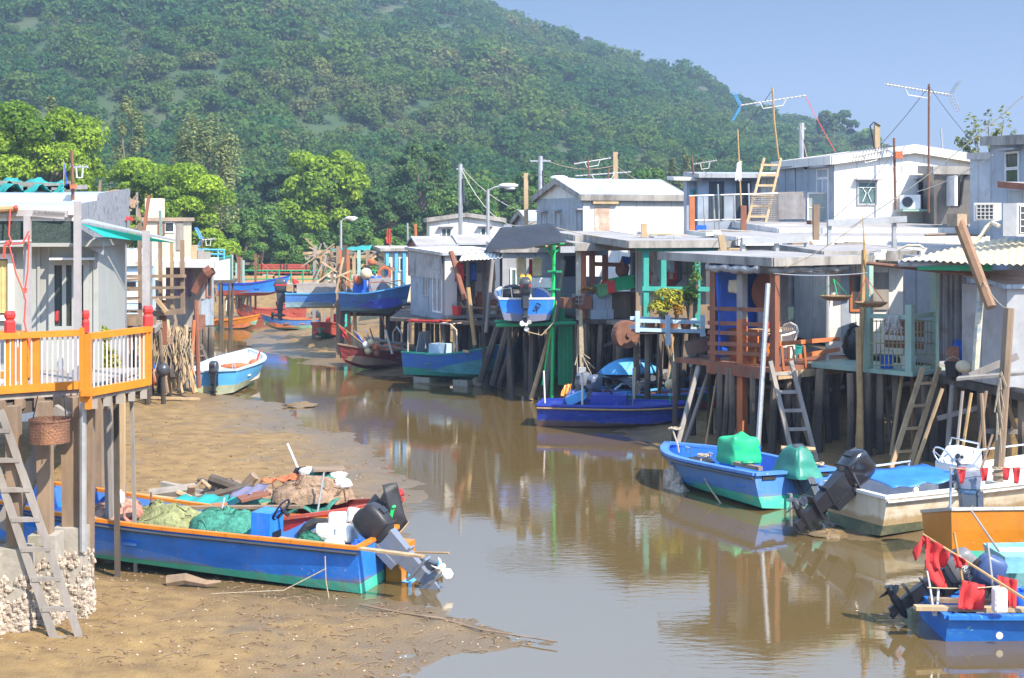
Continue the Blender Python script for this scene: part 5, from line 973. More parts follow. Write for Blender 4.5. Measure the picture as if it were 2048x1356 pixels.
m=MB(); m.tube([P(1795,500,33.5),P(1815,491,33.4),P(1840,491,33.3),P(1848,497,33.2)],.03,6); one(m,'roof_pipe',cream,'short bent beige pipe lying on the roof below the steel rail','pipe')
# verandah house
O,u,w,L,D=rect_from(1395,50,R(9),1565,1362); fa=Face(O,R(9)); fl=Face(O+w*D,R(9)-PI/2); zt=zof(352,50)
t=thing('grey_house','grey verandah house with a teal door and two tall dark windows','house',O); walls('walls',t,tin_b,O,u,w,L,.7,2,zt); flat_roof(t,tin_g,tin_g,O,u,w,L,.9,zt,.12,.45,.07,.15,ohs=.1)
flat_roof(t,tin_g,tin_w,O-u*.75+w*.1,u,w,.8,.6,zof(358,50),.05,.1,.06,.12)
o2=O-u*.32+w*.25; walls('side_wall',t,tin_b,o2,u,w,.4,.4,2,zof(362,50)); ft=Face(o2,R(9)); window(ft,(1386,382,1403,445),t,tealw,glass_g,.07,1,2,name='door',label='teal painted door')
for r_ in ((1421,366,1445,437),(1475,366,1499,437)): window(fa,r_,t,dgrey,glass,.05,0)
m=MB(); fa.pslab(m,1520,345,1556,450,.0,.12); part(m,'white_wall_bay',tin_w,t)
# verandah railing with mesh
vf=Face(V(*P(1378,460,45).xy,0),R(8)); t=thing('roof_railing','rusty pipe and mesh railing along the verandah roof edge','railing',P(1540,460,45))
m=MB(); m.tube([vf.pt(1378,392),vf.pt(1610,385)],.025,6); part(m,'top_rail',steel,t); m=MB(); m.tube([vf.pt(1378,441),vf.pt(1500,439)],.025,6); part(m,'lower_rail',steel,t)
for px,y0 in ((1407,392),(1436,368),(1468,390),(1497,367),(1427,393)): m=MB(); m.tube([vf.pt(px,y0),vf.pt(px+3,462)],.028,6); part(m,'post',steel,t)
meshm=mat('rusty_mesh_wire',(.50,.44,.38),.6,.3,4,dirt=RUST,damt=.45)
m=MB()
for i in range(20): px=1502+i*2.9; m.tube([vf.pt(px,386),vf.pt(px,453)],.008,3)
for i in range(16): y=387+i*4.3; m.tube([vf.pt(1500,y,.01),vf.pt(1558,y-1,.01)],.008,3)
part(m,'mesh_panel',meshm,t)
m=MB()
for i in range(24): y=385+i*2.3; m.bar(vf.pt(1556,y,.03),vf.pt(1610,y-1,.03),.02,.016)
for i in range(7): px=1558+i*8.5; m.tube([vf.pt(px,384),vf.pt(px,440)],.012,4)
part(m,'wire_shelf_panel',meshm,t)
window(vf,(1617,388,1685,442),t,offw,mat('dusty_glass',(.34,.38,.36),.3,.3,3),.05,1,1,name='window_screen')
ladder('wooden ladder leaning on the roof edge of the big white house',P(1512,448,45.2),P(1545,316,45.8),.62,wood_p,6,(1,.2,0),w=.06,d=.08)
cloth('white_banner','faded white and red banner tied to a cane before the dark windows','banner',lay(P(1469,362,44.5),P(1483,362,44.5),P(1482,322,44.5),P(1474,326,44.5),.04,2),mat('banner',(.75,.70,.74),.85,.2,4,dirt=(.7,.15,.08),damt=.45,dsc=3),5,8)
pole('banner_cane','orange cane carrying the faded white banner',P(1484,450,44.6),P(1475,259,44.6),.028,bamboo)
for px,y0,y1,Y,mm,lb in ((1384,393,468,43,wood_o,'orange brown post at the left end of the verandah railing'),(1632,409,480,38,wood,'dark weathered post standing before the window screen'),(1487,411,462,42.5,wood_b,'brown post below the orange cane on the verandah roof'),(1450,470,520,35,wood_p,'pale stick leaning on the end of the brown porch roof'),(1288,447,475,40,wood_p,'short pale stub on the open hut roof before the white wall')):
    m=MB(); m.bar(P(px,y1,Y),P(px+(-8 if px==1450 else 0),y0,Y),.16,.15); one(m,'roof_post',mm,lb,'post')
m=MB(); m.box(P(1402,455,43),(.3,.2,.14)); one(m,'blue_tub',tarpb,'small blue tub under the verandah railing','tub')
# poles and lamps
for px,pt,Y,r_,mm,lb in ((921,328,58,.09,steel,'tall grey utility pole before the low white house'),(1081,312,58,.10,steel,'grey utility pole with crossarm above the blue roofed house'),(1603,246,52,.11,steel,'thick grey pipe pole with wires behind the verandah house')):
    z=2; t=thing('utility_pole',lb,'utility pole',V(*P(px,pt,Y).xy,z)); a=P(px,pt,Y); m=MB(); m.tube([V(a.x,a.y,z),a],[r_*1.1,r_*.9],8); part(m,'pole',mm,t); m=MB(); wdt=.42 if px==1081 else .16; m.bar(a+V(-wdt,0,-.2),a+V(wdt,0,-.2),.06,.06); part(m,'crossarm',mm,t)
    m=MB(); m.tube([a+V(.1,-.05,-.6),a+V(.14,-.05,-1.6)],.05,6); part(m,'cable_box',dgrey,t)
for px,pt,Y,wd,lb in ((1052,346,57,.17,'wooden utility post leaning close to the small bluish gable'),(1231,304,60,.2,'thick wooden post rising behind the bluish roof'),(1754,247,56,.2,'thick wooden post with a black cable loop behind the white gable')):
    a=P(px,pt,Y); t=thing('wooden_post',lb,'post',V(a.x,a.y,2)); m=MB(); m.bar(V(a.x+.02,a.y,2),a,wd,wd*.9); part(m,'post',wood_p,t); m=MB(); m.tube([a+V(.1,-.1,-.1),a+V(-.15,-.1,.05),a+V(-.3,-.1,-.1),a+V(-.2,-.1,-.5),a+V(-.12,-.1,-1.1)] if px==1754 else [a+V(.12,-.1,-.1),a+V(.14,-.1,-.3)],.03,5); part(m,'cable_loop',black,t)
def lamp(label,px,ptop,Y,arm,zb=2.0):
    a=P(px,ptop,Y); t=thing('street_lamp',label,'street lamp',V(a.x,a.y,zb),'street lamps'); m=MB(); m.tube([V(a.x,a.y,zb),a],[.10,.06],8); part(m,'pole',steel,t); e=a+V(arm,0,.12); m=MB(); m.tube([a-V(0,0,.05),a+V(arm*.5,0,.08),e],.04,6); part(m,'arm',steel,t)
    sg=1 if arm>0 else -1; m=MB(); m.ball(e+V(sg*.30,0,.03),(.40,.14,.10),10,6); part(m,'lamp_head',white,t,True); m=MB(); m.ball(e+V(sg*.38,0,-.07),(.22,.10,.08),8,5); part(m,'lens',mat('lamp_lens',(.62,.64,.62),.15,.05,3,bump=0),t,True)
lamp('street lamp with arm to the right before the low white house',976,379,55,.48); lamp('slim far street lamp at the head of the creek',682,441,86,.32,1.45); lamp('street lamp with arm to the left peeping over the bluish roof',1166,362,62,-.75)
# rooftop antennas
def antenna(label,mast,boom,nel,el,refl=None,mm=None,dip=0):
    t=thing('tv_antenna',label,'antenna',mast[0],'rooftop antennas'); m=MB(); m.tube(mast,[.035]*len(mast),6); part(m,'mast',mm or rustm,t); a,b=map(Vector,boom); m=MB(); m.tube([a,b],.022,5); part(m,'boom',offw,t); d=(b-a); m=MB()
    for i in range(nel): c=a+d*(.02+.93*i/max(1,nel-1)); s=el*(.75+.35*i/nel); m.tube([c+V(-.06*s,-.5*s,.28*s+.02),c,c+V(.06*s,.5*s,-.28*s+.02)],.011,4)
    part(m,'elements',steel,t)
    if refl:
        m=MB(); c=b if refl>0 else a; uu=d.normalized()*(1 if refl>0 else -1)
        for sg in (-1,1):
            o=c+V(0,0,.04*sg); e=o+uu*.22+V(.02,0,.42)*sg
            for k in range(6): f=k/5; q=o+(e-o)*f; m.tube([q+V(0,-.24,0),q+V(0,.24,0)],.009,4)
            for s2 in (-.24,0,.24): m.tube([o+V(0,s2,0),e+V(0,s2,0)],.012,4)
        part(m,'reflector',steel if refl!=-1 else sky,t)
    c=mast[-1]; c=Vector(c); m=MB(); q=(a+b)/2; m.tube([q+d*.2,q+d*.15-V(0,0,.22),q-d*.15-V(0,0,.22),q-d*.2],.02,5); part(m,'bracket',offw,t); return t
Y=44; antenna('tall rooftop aerial with ladder boom and mesh reflector on the white gable',[P(1857,425,Y),P(1858,168,Y)],(P(1770,168,Y),P(1903,190,Y)),18,.22,1)
Y=47; antenna('rooftop aerial with blue edged reflector beside the wooden ladder',[P(1557,318,Y),P(1548,240,Y),P(1545,175,Y)],(P(1480,211,Y),P(1612,191,Y)),16,.10,-1,bamboo)
Y=40; antenna('low fishbone aerial with spiky arms before the white gable wall',[P(1791,420,Y),P(1788,276,Y)],(P(1705,316,Y),P(1778,299,Y)),12,.55,None)
m=MB(); m.box(P(1797,310,39.9),(.2,.15,.2)); one(m,'junction_box',neto,'orange junction box on the fishbone aerial mast','box')
Y=58; antenna('pale T shaped aerial above the bluish roof',[P(1180,372,Y),P(1176,318,Y)],(P(1148,328,Y),P(1222,316,Y)),5,.2,None); antenna('second aerial with short rungs above the bluish roof',[P(1215,372,Y),P(1218,335,Y)],(P(1150,352,Y),P(1262,344,Y)),14,.14,None)
antenna('small spiky aerial at the left end of the verandah roof',[P(1387,350,49),P(1384,312,49)],(P(1386,329,49),P(1434,321,49)),10,.16,None)
for i,(a,b,s,lb) in enumerate(((P(921,333,58),P(1085,428,60),.5,'sagging wire from the tall utility pole down to the small gable'),(P(921,335,58),P(1066,446,55),.9,'bundled wires sagging right from the tall utility pole'),(P(1081,316,58),P(1231,330,60),.3,'wire between crossarm pole and thick wooden post'),(P(2048,190,30),P(1700,455,34),.15,'long pale guy wire from the top right over the roofs'),(P(1985,310,36),P(1835,383,40),.1,'guy wire from the grey house to the white gable'),(P(1600,250,52),P(1620,335,46),.1,'guy wire down from the thick grey pipe pole'),(P(1231,330,60),P(1340,370,60),.3,'black wire from thick wooden post to the verandah house'),(P(1112,455,40),P(1310,463,42),.2,'frayed rope from the black awning across to the open hut roof'))):
    rope_between(lb,a,b,s,.012,offw if i in (0,1,3,4) else rope,'overhead_wire','wire')
rope_between('thin red guy cord from the aerial to the white wall',P(1612,194,47),P(1672,305,46),.05,.012,roper,'guy_cord','cord')
pole('roof_stick','thin mast behind the apex of the white gable',P(1885,300,47),P(1882,257,47),.03,steel)
pole('roof_stick','rust red post on the hut roofs left of the low white house',P(832,492,53),P(830,448,53),.06,wood_o); pole('roof_stick','pale bent pipe left of the low white house',P(816,495,53),P(815,446,53),.035,steel)

# more wires and roof clutter over the village
for a,b,sg,lb in ((P(1052,350,57),P(1231,308,60),.25,'thin wire from the leaning utility post to the thick wooden post'),(P(921,340,58),P(690,470,75),.6,'wire falling left from the tall utility pole to the creek head'),(P(1545,180,47),P(1405,352,50),.1,'guy wire of the blue edged aerial down to the verandah roof'),(P(1858,172,44),P(1960,300,42),.08,'guy wire of the tall ladder boom aerial to the right'),(P(1858,172,44),P(1760,290,45),.06,'guy wire of the tall ladder boom aerial to the left'),(P(1661,440,36),P(1791,300,40),.15,'wire from the steel rail up to the fishbone aerial mast'),(P(1488,478,34.5),P(1385,470,43),.1,'cord from the short steel rail to the verandah post'),(P(1725,440,30.5),P(1545,545,30.9),.12,'cord from the yellow flag pole to the porch corner post'),(P(1963,556,26.9),P(2018,620,25.2),.1,'turquoise cord between flaking post and weathered mooring post'),(P(976,400,55),P(1166,390,62),.2,'wire between the two street lamps by the white houses')):
    rope_between(lb,a,b,sg,.010,dgrey if 'wire' in lb else rope,'overhead_wire','wire')
for px,py,Y,sx,sy,sz,rz,mm,lb in ((1580,497,37,.9,.25,.06,.1,wood_p,'bleached board lying on the roof behind the short steel rail'),(1600,490,37.2,.6,.3,.12,.3,wood,'stack of brown scrap timber on the roof behind the short steel rail'),(1465,500,36,.7,.3,.05,-.2,wood_p,'warped board at the left end of the white stepped roof'),(1330,474,40,.8,.5,.05,.2,tin_s,'loose tin sheet lying on the open hut roof'),(1420,468,40.5,.5,.4,.10,.4,offw,'white pillow shaped bundle on the open hut roof'),(1620,459,44,.5,.3,.3,.1,rustm,'rusty tin by the window screen on the upper roof'),(1700,487,38,.8,.2,.05,.1,wood_g,'grey plank lying on the low white roof'),(1900,452,38,.9,.25,.06,.05,wood_g,'grey plank lying on the roof before the lean-to'),(1755,512,33,.3,.2,.16,.3,offw,'small white tub on the roof by the yellow flag'),(1240,478,43,.5,.4,.15,.2,tin_g,'grey tin box on the roof of the brown room'),(1175,482,42.5,.6,.4,.05,.5,tin_s,'bent tin sheet at the left end of the brown room roof'),(945,502,47,.6,.3,.06,.2,tin_s,'tin sheet lying on the grey hut roof')):
    m=MB(); m.box(P(px,py,Y),(sx,sy,sz),rz); m.box(P(px,py,Y)+V(.1,.05,sz*.7),(sx*.6,sy*.8,sz*.5),rz+.3); one(m,'roof_scrap',mm,lb,'scrap','scrap lying on the roofs')
for i,(px,py,Y,l) in enumerate(((1290,470,42,1.3),(1395,462,42,1.6),(1530,452,43,1.2),(1850,470,36,1.6),(1070,494,42,.9))):
    m=MB(); a=P(px,py,Y); m.tube([a,a+V(l*.5,.1,.02),a+V(l,.25,-.02)],.035,6); one(m,'roof_pole',(bamboo,wood_g,steel,wood,bamboo)[i],('short bamboo lying on the brown room roof','grey pole lying on the open hut roof','steel tube lying below the mesh railing','weathered pole lying on the white stepped roof','bamboo lying along the top of the black awning')[i],'pole')
# ===== left stilt house with the orange railing
DZ=3.02; t=thing('stilt_house','grey panelled stilt house with curtained windows and concrete footings','stilt house',P(80,800,19),'stilt houses on the left bank'); HL=t
wl=Face(V(*P(-60,700,20.6).xy,0),R(8)); u1=wl.U(197); ztop=wl.z(100,490)
pan=mat('pale_grey_panel',(.37,.385,.365),.6,.08,1.2,dirt=(.27,.27,.25),damt=.2,bump=.15,run=(.28,.26,.23,.4))
m=MB(); wl.slab(m,0,u1,DZ,ztop,-.08,0); wl.slab(m,u1-.08,u1,DZ,ztop,-3.0,-.08); part(m,'walls',pan,t)
for px in (78,98,190): m=MB(); wl.slab(m,wl.U(px)-.02,wl.U(px)+.02,DZ,ztop,.0,.025); part(m,'wall_batten',pan,t)
cur=mat('yellow_curtain',(.66,.50,.22),.8,.2,8)
def curtain_window(rc,label,kk,fr):
    u0,u2,z0,z1=wl.rect(*rc); w_=window(wl,rc,t,fr,glass,.08,kk,out=.06,label=label); m=MB(); m.grid(lambda a,b: wl.at(u0+.02+(u2-u0-.04)*(a if kk<2 else .62+a*.36),z0+.03+(z1-z0-.05)*b,.022+.008*math.sin(a*40)),24,2); m.build('curtain',cur,w_)
curtain_window((-40,518,17,630),'window with yellow curtain',0,white); curtain_window((110,530,168,652),'sliding window in a pale frame',2,pan)
m=MB(); wl.pslab(m,106,528,174,662,.0,.008); wl.pslab(m,104,515,190,519,.0,.22); part(m,'window_surround',white,t)
# eaves
m=MB(); m.prism([wl.at(-.1,ztop-.02,.25),wl.at(u1+.1,ztop-.02,.25),wl.at(u1+.1,ztop-.02,-3.1),wl.at(-.1,ztop-.02,-3.1)],(0,0,.10)); part(m,'roof',pan,t)
m=MB(); a=wl.pt(155,452,.2); b=wl.pt(210,487,.2); m.prism([a,b,b-V(0,0,.16),a-V(0,0,.24)],(0,.05,0)); part(m,'sloping_fascia',greyp,t)
# deck edge: two bays
e0=P(-60,814,17.55); e1=P(172,772,18.35); g0=P(176,800,17.75); g1=P(300,776,19.0)
deck(t,wood_g,[V(e0.x,e0.y,0),V(e1.x,e1.y,0),V(e1.x,21,0),V(e0.x-.3,21,0)],DZ,.07); deck(t,wood_g,[V(g0.x,g0.y,0),V(g1.x,g1.y,0),V(-5.45,21.0,0),V(g0.x,21.0,0)],DZ-.004,.07)
m=MB(); m.bar(e0-V(0,-.1,.12),e1-V(0,-.1,.12),.09,.17); part(m,'joist',wood_d,t)
for i in range(6): p=e0+(e1-e0)*(i+.5)/6; m=MB(); m.bar(V(p.x,p.y-.04,DZ-.13),V(p.x,p.y+2.4,DZ-.13),.10,.12); part(m,'joist',wood,t)
for i in range(5): p=g0+(g1-g0)*(i+.5)/5; m=MB(); m.bar(V(p.x,p.y-.03,DZ-.13),V(p.x-.5,p.y+1.5,DZ-.13),.09,.12); part(m,'joist',wood_g,t)
shell=mat('oyster_shell',(.50,.42,.34),.85,.45,14,dirt=(.15,.12,.09),damt=.5,dsc=9,bump=.6)
def footing(px,yt,yb,Y,wd,sy):
    c=P(px,yt,Y); s=stilt(t,c.x,c.y+wd*.1,DZ-.1,wood,.0) if False else None
    m=MB(); m.bar(V(c.x,c.y,c.z-.1),V(c.x-.02,c.y,DZ-.08),sy,sy*1.1,up=(0,1,0)); st=m.build('stilt',wood,t)
    zb=mz(c.x,c.y)-.2; m=MB(); m.hexa([V(c.x-wd*.54,c.y-wd*.54,zb),V(c.x+wd*.54,c.y-wd*.54,zb),V(c.x+wd*.54,c.y+wd*.54,zb),V(c.x-wd*.54,c.y+wd*.54,zb)],[V(c.x-wd/2,c.y-wd/2,c.z),V(c.x+wd/2,c.y-wd/2,c.z),V(c.x+wd/2,c.y+wd/2,c.z),V(c.x-wd/2,c.y+wd/2,c.z)]); m.build('concrete_footing',concr,st)
    m=MB()
    for i in range(430):
        k=random.random(); z=zb+.15+(c.z-zb-.2)*(k**1.25)*.78; h=wd*.53; a=U(-h,h); side=random.choice((0,0,0,1,1,2)); p=[V(c.x+a,c.y-h,z),V(c.x+h,c.y+a,z),V(c.x-h,c.y+a,z)][side]
        if z-zb>(c.z-zb)*.5 and random.random()<.6: continue
        r_=U(.018,.042); m.ball(p,(r_,r_*U(.5,.9),r_*U(.8,1.4)),6,4,.3)
    m.build('oyster_shells',shell,st)
footing(30,1093,1262,17.3,.36,.15); footing(92,1066,1238,17.7,.34,.16); footing(147,1050,1210,18.2,.40,.22); footing(-30,1110,1285,17.0,.36,.15)
for px,y0,yb,Y,wd,mm in ((178,800,1180,18.3,.13,wood),(214,800,965,21.5,.11,wood_g),(196,800,930,23,.13,wood),(244,800,940,22,.09,wood_p),(262,800,980,20.9,.05,wood_g),(232,800,1000,20.6,.07,wood_d),(292,480,985,21.2,.10,wood_b)):
    if px==292: continue
    a=P(px,y0,Y); m=MB(); m.bar(V(a.x+U(-.03,.08),a.y,mz(a.x,a.y)-.2),V(a.x,a.y,DZ-.08),wd,wd,up=(0,1,0)); part(m,'stilt',mm,t)
m=MB(); a=P(166,815,18.0); m.tube([V(a.x,a.y,1.0),V(a.x,a.y,DZ-.1)],.045,8); part(m,'drain_pipe',steel,t)
m=MB(); a=P(20,820,17.4); m.bar(V(a.x-.3,a.y+.6,1.3),V(a.x+.5,a.y+.5,DZ-.2),.10,.22); part(m,'brace',wood_g,t)
# railing
def post_cap(m,c,s=.07):
    m.lathe([(s,0),(s,.13),(s*.82,.15),(s*.70,.16),(s*.98,.19),(s*1.02,.23),(s*.80,.27)],c,7)
def railing(label,a,b,zt,zb_,npk,posts_,pm,closed=True):
    r=thing('wooden_railing',label,'railing',a,'orange railings'); a=Vector(a); b=Vector(b); m=MB(); m.bar(V(a.x,a.y,zt),V(b.x,b.y,zt),.10,.075); part(m,'top_rail',orange,r); m=MB(); m.bar(V(a.x,a.y,zb_),V(b.x,b.y,zb_),.07,.10); part(m,'bottom_rail',orange,r)
    for f,capped in posts_:
        p=a+(b-a)*f; m=MB(); m.box((p.x,p.y+.05,(zt+zb_)/2-.02),(.10,.10,zt-zb_+.04),.2); q=part(m,'post',orange,r)
        if capped: m=MB(); post_cap(m,V(p.x,p.y+.04,zt+.038)); m.build('red_finial',red,q)
    for i in range(npk): f=(i+.5)/npk; p=a+(b-a)*f; m=MB(); m.tube([V(p.x,p.y,zb_),V(p.x,p.y,zt)],.011,6); part(m,'picket',pm,r)
    return r
zt1=HC+(HY-672)*18.0/F; pk=mat('white_picket',(.72,.68,.68),.5,.1,5)
railing('orange railing of the long front bay with red finials and thin white pickets',V(e0.x,e0.y-.02,0),V(e1.x,e1.y-.02,0),zt1+.02,DZ+.06,22,((.10,0),(.33,1),(.44,0),(.55,0)),pk)
railing('orange railing of the short corner bay jutting out with thin white pickets',V(g0.x,g0.y-.03,0),V(g1.x,g1.y-.03,0),HC+(HY-668)*18.1/F,DZ+.03,15,((.96,1),(.90,0)),pk)
r=thing('gate_post','thick orange double gate post with a red finial between the two railings','gate post',V(e1.x,e1.y-.1,DZ-.25)); m=MB()
for px,y0,y1 in ((166,655,803),(177,668,818)): a=P(px,y0,17.7); b=P(px,y1,17.7); m.bar(b,a,.066,.09,up=(0,1,0))
part(m,'post',orange,r); m=MB(); m.box(P(172,785,17.62),(.12,.05,.09)); part(m,'lock_box',orange,r); a=P(172,664,17.7); m=MB(); post_cap(m,a,.045); part(m,'red_finial',red,r)
railing('second orange railing further back on the deck by the left border',V(*P(-60,690,19.2).xy,0),V(*P(55,676,19.3).xy,0),HC+(HY-667)*19.3/F,DZ+.08,9,((.1,0),(.98,0)),pk)
# grey steel frame and dark mesh screen
fg=thing('steel_frame','grey painted steel post frame standing before the grey panelled house','steel frame',P(55,800,19)); ff2=Face(V(*P(-30,600,19.3).xy,0),R(8))
for px,y0 in ((55,432),(155,403),(292,461)): 
    f_=ff2; a=f_.pt(px,y0,0 if px<290 else 0); Y_=a.y; m=MB(); m.bar(V(a.x,a.y,DZ),a,.085,.08,up=(0,1,0)); part(m,'post',steel_p,fg)
for x0,y0,x1,y1 in ((-30,424,135,428),(66,426,130,432),(148,437,162,440)): m=MB(); m.bar(ff2.pt(x0,y0,-.02),ff2.pt(x1,y1,-.02),.09,.09); part(m,'beam',steel_p,fg)
m=MB(); ff2.pslab(m,-30,442,150,486,-.06,-.03); o=one(m,'mesh_screen',mat('dark_mesh_screen',(.045,.075,.065),.7,.6,30,bump=.8,bsc=90),'dark green mesh screen stretched between the grey steel posts','screen')
m=MB(); m.tube([ff2.pt(-30,421,.08),ff2.pt(38,417,.08)],.04,8); one(m,'bamboo_pole',bamboo,'bamboo pole lashed on top of the grey steel frame','pole')
m=MB(); m.tube([ff2.pt(-20,486,.1),ff2.pt(66,482,.1)],.025,8); one(m,'curtain_pipe',steel,'thin pipe tied below the dark mesh screen','pipe')
m=MB()
m.tube([ff2.pt(24,418,.12),ff2.pt(22,470,.14),ff2.pt(30,488,.16),ff2.pt(50,486,.16),ff2.pt(62,462,.13)],.012,5); m.tube([ff2.pt(22,487,.14),ff2.pt(36,545,.14),ff2.pt(50,578,.15),ff2.pt(56,600,.15),ff2.pt(53,640,.15),ff2.pt(66,700,.16),ff2.pt(66,708,.16)],.012,5); m.tube([ff2.pt(62,470,.12),ff2.pt(60,540,.14),ff2.pt(54,580,.14)],.012,5); m.tube([ff2.pt(12,515,.14),ff2.pt(14,490,.15),ff2.pt(24,486,.15)],.02,5)
for px,py in ((20,486),(36,416),(53,579)): m.ball(ff2.pt(px,py,.12),.035,7,5,.3)
one(m,'red_rope',roper,'red rope tangled round the grey steel frame','rope')
# ladder and drum
ladder('weathered ladder standing on the mud against the left deck',G(148,1299,.05)-V(.0,0,.12),P(-22,820,17.2),.30,wood_g,8,(1,.1,0),w=.05,d=.085)
m=MB(); c=P(99,884,17.2); m.lathe([(.235,0),(.235,.28)],c,26,None,False); m.lathe([(.228,.28),(.228,0)],c,26,None,False); m.lathe([(.24,0),(.24,.02),(.225,.02)],c,26,None,False); m.lathe([(.225,.26),(.245,.26),(.245,.285)],c,26,None,False)
for i in range(16):
    for j in range(6): a=PI+PI*(i+.5*(j%2))/16; m.ball(c+V(.235*math.cos(a),.235*math.sin(a),.05+.035*j),(.008,.008,.006),5,3)
DRM=one(m,'washing_drum',mat('rusty_perforated_drum',(.24,.12,.075),.55,.35,4,metal=.4,dirt=(.42,.20,.08),damt=.4,bump=.5,bsc=50),'rusty perforated steel drum hanging below the orange railing deck','drum')
m=MB()
for s in (-.2,.2): m.tube([c+V(s,0,.28),c+V(s*.8,.05,.55)],.008,4)
o=m.build('hanging_cord',black,None); DRM.name and None; o.parent=DRM; o.location=o.location-DRM.location
m=MB(); a=P(33,770,19.2); m.box(a+V(.0,0,.25),(.18,.04,.52),.1); one(m,'board',wood_o,'orange brown board leaning inside the second orange railing','board')
cloth('orange_cloth','red cloth hung in the sliding window of the grey panelled house','cloth',lay(wl.pt(111,645,.03),wl.pt(117,645,.03),wl.pt(117,622,.03),wl.pt(111,622,.03),.01,2),cloth_r,4,4)
# vine plant behind the corner bay
plant('flowering_creeper','yellow green creeper with pink flowers behind the corner railing bay','creeper',P(212,715,21.3),(.22,.2,.50),900,.04,leaf_y,seed=31,lob=8,stemh=.8)
# ===== roofs behind at the upper left
def zof2(py,Y): return HC+(HY-py)*Y/F
for i,(pR,yt,yb,Y,lb) in enumerate(((192,381,402,30,'tin house with a long bluish grey flat roof at the upper left'),(150,400,425,26,'lower tin house with white edged roof at the upper left'))):
    fx=Face(V(*P(-80,yb,Y).xy,0),R(6)); u9=fx.U(pR); tt=thing('low_house',lb,'house',fx.at(0,2),None); uu=fx.u; ww=V(-uu.y,uu.x,0)
    walls('walls',tt,tin_w if i else tin_s,fx.O,uu,ww,u9,4,1.5,zof2(yb-6,Y)); 
    z0=zof2(yb-6,Y); m=MB(); m.prism([fx.at(-.1,z0,.12),fx.at(u9+.05,z0,.12),fx.at(u9+.05,z0+.06,.12),fx.at(-.1,z0+.06,.12)],ww*4.3+V(0,0,.16)); part(m,'roof',roofbl,tt); m=MB(); fx.slab(m,-.1,u9+.05,z0-.10,z0+.07,.124,.16); part(m,'fascia',offw,tt); m=MB(); corr(m,fx.at(u9+.06,z0-1.2,.1),fx.at(u9+.06,z0-1.0,-4),fx.at(u9+.06,z0+.1,.1),.15,.02); part(m,'end_wall',mat('flaking_tin',(.34,.36,.40),.45,.5,4,metal=.4,dirt=(.12,.12,.13),damt=.6,dsc=4),tt)
cloth('green_tarpaulin','crumpled green tarpaulin lying over a timber frame on the upper left roof','tarpaulin',lay(P(-40,382,33),P(128,380,33),P(124,365,34.5),P(-40,356,34.5),.14,3),tarpt,24,6)
scf='weathered timber frame carrying the green tarpaulin'
tt=thing('roof_timbers',scf,'timber frame',P(60,385,34))
for x0,y0,x1,y1 in ((-20,365,140,372),(-20,380,174,374),(20,372,20,390),(52,372,52,390),(100,374,100,390),(136,362,138,388),(-10,395,24,364)): m=MB(); m.bar(P(x0,y0,33.6),P(x1,y1,33.6),.10,.10); part(m,'timber',wood_g,tt)
antenna('slim rusty aerial mast with a small orange box on the upper left roof',[P(146,400,30),P(144,300,30)],(P(142,335,30),P(176,334,30)),7,.12,None)
m=MB(); m.box(P(147,373,29.9),(.11,.1,.085)); one(m,'junction_box',neto,'orange box on the slim mast above the upper left roof','box')
flagpole('short stick with a small grey blue flag on the upper left roof',P(127,368,33),P(127,318,33),tarpb,.08,.5,3)
# teal awning
tt=thing('awning','long sloping awning sheet with a turquoise underside at the left','awning',P(250,470,22)); a,b,c,d=P(162,446,20.8),P(352,484,26.5),P(332,487,24.2),P(160,450,19.6)
m=MB(); m.prism([P(160,445,19.7),P(352,483,24.8),P(345,480,27.0),P(175,441,23.0)],(0,0,.03)); part(m,'sheet',tin_g,tt); m=MB(); m.prism([P(161,447,19.65),P(350,485,24.7),P(262,479,22.2),P(206,472,20.1)],(0,.03,-.01)); part(m,'turquoise_skirt',mat('turquoise_sheet',(.0,.42,.36),.5,.1,2,trans=.2),tt)
# timber scaffold deck of the next house
Y=38; tt=thing('lift_scaffold','tall weathered timber frame over the deck behind the corner railing','scaffold',P(280,690,Y),'timber frames on the left bank'); S=lambda x,y,dy=0:P(x,y,Y+dy)
for px,y0,y1,dy,wd,mm in ((232,470,640,0,.10,wood_b),(281,440,690,.2,.09,wood),(301,470,700,-.4,.10,wood_g),(322,480,640,-.2,.09,wood),(345,484,620,-.1,.08,wood_p),(366,480,620,-.3,.10,wood),(262,635,700,-.5,.11,wood),(246,605,660,-.4,.1,wood_g),(316,560,640,.4,.08,wood_g),(330,600,690,-.3,.1,wood_b)):
    m=MB(); m.bar(S(px,y1,dy),S(px-2,y0,dy),wd,wd,up=(0,1,0)); part(m,'post',mm,tt)
for x0,y0,x1,y1,dy,wd in ((201,553,372,552,-.4,.09),(201,562,290,558,-.5,.07),(201,577,370,575,-.4,.08),(201,581,288,579,-.6,.07),(201,598,360,594,-.4,.07),(203,636,300,632,-.6,.16),(203,645,310,642,-.7,.22),(300,628,370,622,-.4,.16),(201,600,290,597,-.5,.06)): m=MB(); m.bar(S(x0,y0,dy),S(x1,y1,dy),wd*.75,wd*.9); part(m,'rail',wood,tt)
m=MB(); m.bar(S(312,598,-.6),S(334,624,-.6),.08,.10); part(m,'brace',wood_p,tt)
fx=Face(V(*P(200,600,42).xy,0),R(10)); hh=thing('stilt_house','pale blue hut with white upper boards and dark openings behind the timber frame','stilt house',P(240,640,42),'stilt houses on the left bank'); m=MB(); fx.slab(m,-.6,fx.U(300),2.25,fx.z(250,527),-2,0); part(m,'walls',lblue,hh); m=MB(); fx.pslab(m,196,548,300,562,.0,.03); part(m,'white_boards',white,hh); m=MB(); fx.pslab(m,203,586,298,606,.0,.03); part(m,'white_counter',white,hh)
